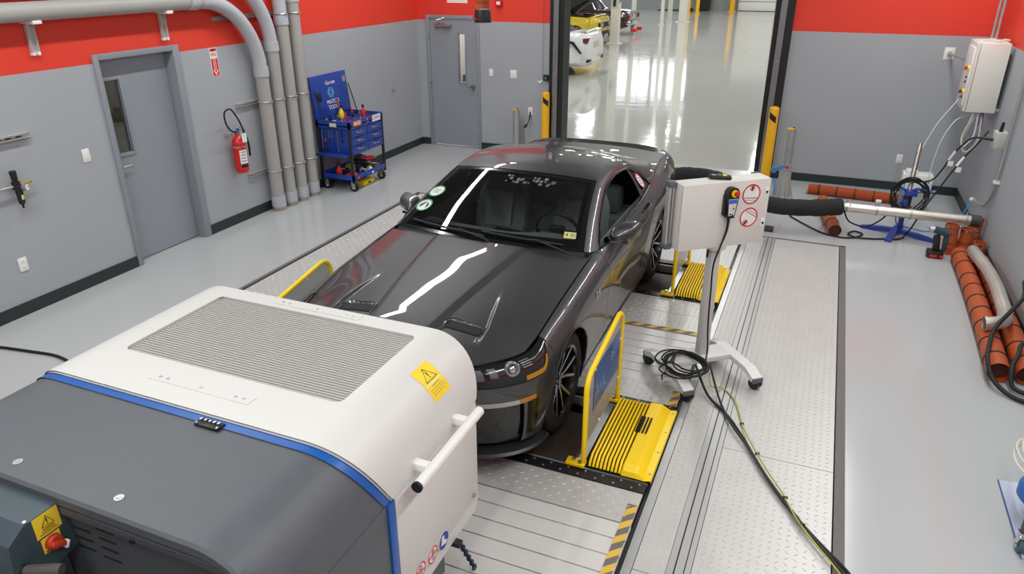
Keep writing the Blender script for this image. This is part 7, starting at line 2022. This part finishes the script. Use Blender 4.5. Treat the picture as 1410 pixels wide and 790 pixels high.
# ---- parked cars: nose-to-tail along local y (nose at y = 0), built by sections
def parked(name, label, paint, rows, W, glass, loc, rz, Rw=.33, axles=(.9, 3.65), extra=None):
    """rows: list of (y, z sill, z belt, half-width); glass: list of (y, half-width at roof, z)"""
    t = thing(name, label, 'car', loc, rz)
    G = []
    for y, zs, zb, hw_ in rows:
        G.append([(0, y, zs), (hw_ * .80, y, zs), (hw_ * .97, y, zs + .12), (hw_, y, zs + (zb - zs) * .55), (hw_ * .97, y, zs + (zb - zs) * .82), (hw_ * .86, y, zb - .01), (hw_ * .5, y, zb + .015), (0, y, zb + .025)])
    G = np.array(G)
    yy = np.linspace(0, 1, 60); key = np.array([r[0] for r in rows]); yq = key[0] + (key[-1] - key[0]) * yy
    H = hermite(key, G, yq)
    b = MB(); b.grid(H); H2 = H.copy(); H2[..., 0] *= -1; b.grid(H2)
    for e in (0, -1):
        L_ = np.vstack([H[e], H2[e][::-1]]); b.add(L_, [tuple(range(len(L_)))])
    b.build('body', paint, t, smooth=45)
    if glass:
        g = []
        for y, hw_, z, zb, hb in glass:
            g.append([(hb, y, zb), (hw_ + (hb - hw_) * .45, y, zb + (z - zb) * .6), (hw_, y, z - .02), (hw_ * .5, y, z + .02), (0, y, z + .03)])
        g = np.array(g); gq = hermite(np.array([q[0] for q in glass]), g, np.linspace(glass[0][0], glass[-1][0], 30)); g2 = gq.copy(); g2[..., 0] *= -1
        MB().grid(gq).grid(g2).build('cabin_glass', M_side if False else mat('parked_glass', '1a1f22', rough=.06, coat=1.0), t, smooth=50)
        roof = gq[8:-8, 2:] + np.array([0, 0, .012]); r2 = roof.copy(); r2[..., 0] *= -1
        MB().grid(roof).grid(r2).build('roof', paint, t, smooth=50)
    for y in axles:
        for s in (-1, 1):
            x = s * (W - .12)
            wl = MB().lathe([(.20, -.11), (Rw - .02, -.11), (Rw, -.08), (Rw, .08), (Rw - .02, .11), (.20, .11)], 28, (x, y, Rw), 'x', closed=True).build('wheel', M_tyre, t)
            MB().lathe([(0, .10 * s), (.20, .09 * s), (.20, -.05), (0, -.05)], 20, (x, y, Rw), 'x').build('rim', M_rim, wl)
            MB().lathe([(0, .0), (Rw + .06, .0), (Rw + .06, .01 * s), (0, .01 * s)], 28, (s * (W + .001) - s * .015, y, Rw), 'x').build('wheel_arch', M_dark, t)
    if extra: extra(t)
    return t
# white saloon, tail towards the aisle (tail points to +x): local y -> -x, so rotate +90 deg
rows_w = [(0, .35, .62, .62), (.25, .20, .74, .82), (.9, .20, .90, .91), (1.6, .20, 1.0, .92), (2.8, .20, 1.02, .92), (3.9, .20, 1.08, .91), (4.5, .24, 1.12, .86), (4.80, .30, 1.08, .78), (4.87, .42, .96, .72)]
gl_w = [(1.45, .62, 1.02, .98, .78), (2.2, .58, 1.38, 1.0, .80), (2.8, .58, 1.43, 1.0, .82), (3.5, .56, 1.38, 1.03, .80), (4.25, .60, 1.12, 1.09, .74)]
M_carw = mat('car_white', 'ebebe9', rough=.25, coat=.8, var=.01)
def ex_white(t):
    for s in (-1, 1):
        MB().box((s * .30, 4.70, .86), (s * .80, 4.86, 1.0), .03).build('tail_lamp', M_tail, t)
        MB().box((s * .40, 4.80, .36), (s * .70, 4.875, .44), .02).build('exhaust_trim', M_black, t)
        MB().prism([(4.1, .95), (4.5, .92), (4.75, .62), (4.70, .60), (4.45, .86), (4.1, .90)], s * .905, s * .93, 'yz').build('side_slash', M_black, t, smooth=0)
    MB().box((-.22, 4.86, .72), (.22, 4.885, .88)).build('number_plate', mat('plate_tan', 'c9bfa5', rough=.5), t)
    G = np.array([[(x, y, z + .03 * (1 - x * x / .6)) for x in np.linspace(-.72, .72, 9)] for y, z in ((4.55, 1.13), (4.78, 1.17), (4.80, 1.14))]); MB().grid(G).build('tail_spoiler', M_carw, t)
parked('parked_saloon', 'white saloon car parked in the hall, its tail showing past the left guide rail', M_carw, rows_w, .91, gl_w, (-10.97, 20.6, 0), radians(-90), extra=ex_white)
M_cary = mat('car_yellow', 'c9ac1c', rough=.25, coat=.9, var=.02)
rows_y = [(0, .40, .80, .70), (.06, .30, .92, .84), (.5, .20, .99, .93), (1.0, .20, 1.02, .95), (1.7, .20, 1.04, .95), (3.0, .20, 1.05, .95), (4.2, .22, 1.10, .94), (4.9, .30, 1.08, .85)]
gl_y = [(1.7, .66, 1.06, 1.02, .80), (2.4, .60, 1.40, 1.03, .80), (3.1, .60, 1.44, 1.04, .82), (3.9, .58, 1.30, 1.06, .80), (4.4, .60, 1.12, 1.08, .76)]
def ex_yel(t):
    MB().box((-.80, -.02, .62), (.80, .05, .82), .03).build('grille', M_black, t)
    for s in (-1, 1):
        for q in (.42, .62): MB().cyl((s * q, .03, .72), (s * q, -.03, .72), .075, seg=18).build('headlight', M_clear, t)
    MB().box((-.50, -.01, .36), (.50, .06, .50), .02).build('lower_intake', M_black, t)
    G = np.array([[(x, .25 + 1.35 * (1 - f) + f * .35 - .0, 1.06 + .95 * f - .05 * f * (x / .8) ** 2) for x in np.linspace(-.80, .80, 11)] for f in np.linspace(0, 1, 6)])
    G = np.array([[(x, 1.55 - 1.15 * f, 1.06 + .62 * f - .06 * (x / .8) ** 2) for x in np.linspace(-.80, .80, 11)] for f in np.linspace(0, 1, 8)])
    hd_ = MB().grid(G).grid(G + np.array([0, .012, .03])).build('open_hood', M_black, t)
    G2 = G + np.array([0, .014, .035]); MB().grid(G2[:, :3]).grid(G2[:, -3:]).build('hood_stripe', M_cary, hd_)
    MB().box((-.78, .12, 1.0), (.78, 1.5, 1.035)).build('engine_bay', M_dark, t, smooth=0)
    for x, y, r_ in ((-.3, .6, .12), (.25, .8, .16), (.0, .4, .08), (.5, .4, .07), (-.55, 1.0, .10)): MB().lathe([(0, 1.03), (r_, 1.03), (r_, 1.07), (0, 1.08)], 14, (x, y, 0)).build('engine_part', tool_cols['grey'] if r_ < .1 else M_black, t)
    for s in (-1, 1): MB().box((s * .42, .10, 1.028), (s * .76, .14, 1.045)).build('fender_stripe', M_black, t)
parked('parked_coupe', 'yellow muscle car with its black hood raised, parked in the hall behind the white car', M_cary, rows_y, .95, gl_y, (-8.05, 28.3, 0), radians(-90) + pi, extra=ex_yel)
M_carm = mat('car_maroon', '2c1418', rough=.15, coat=1.0, var=.04)
rows_m = [(0, .45, .70, .75), (.15, .28, .84, .88), (.8, .22, .95, .93), (1.7, .22, 1.0, .94), (3.0, .22, 1.0, .94), (4.2, .24, 1.0, .93), (4.9, .30, .98, .90), (5.15, .40, .92, .86)]
gl_m = [(1.9, .66, 1.02, .98, .82), (2.25, .62, 1.36, .99, .82), (2.9, .62, 1.42, .99, .84), (3.5, .62, 1.38, .99, .82), (3.8, .66, 1.02, .99, .80)]
def ex_mar(t):
    MB().box((-.90, 5.08, .42), (.90, 5.24, .60), .05).build('chrome_bumper', M_chrome, t)
    for s in (-1, 1): MB().box((s * .52, 5.10, .66), (s * .86, 5.19, .84), .02).build('tail_lamp', M_tail, t)
    MB().box((-.46, 5.10, .66), (.46, 5.18, .84), .02).build('rear_panel', M_chrome, t)
    for s in (-1, 1): MB().box((s * .942, .9, .55), (s * .955, 4.9, .58)).build('side_stripe', SR, t)
    for s in (-1, 1): MB().tube([(s * .66, 2.0, 1.03), (s * .62, 2.3, 1.35), (s * .62, 3.4, 1.36), (s * .66, 3.75, 1.03)], .018, 6).build('window_trim', M_chrome, t)
    for s in (-1, 1): MB().box((s * .30, 5.2, .14), (s * .52, 5.42, .28), .02).build('jack_pad', SR, t)
parked('parked_classic', 'dark maroon classic car parked deepest in the hall row, chrome tail toward the aisle', M_carm, rows_m, .93, gl_m, (-13.2, 32.6, 0), radians(-90), extra=ex_mar)
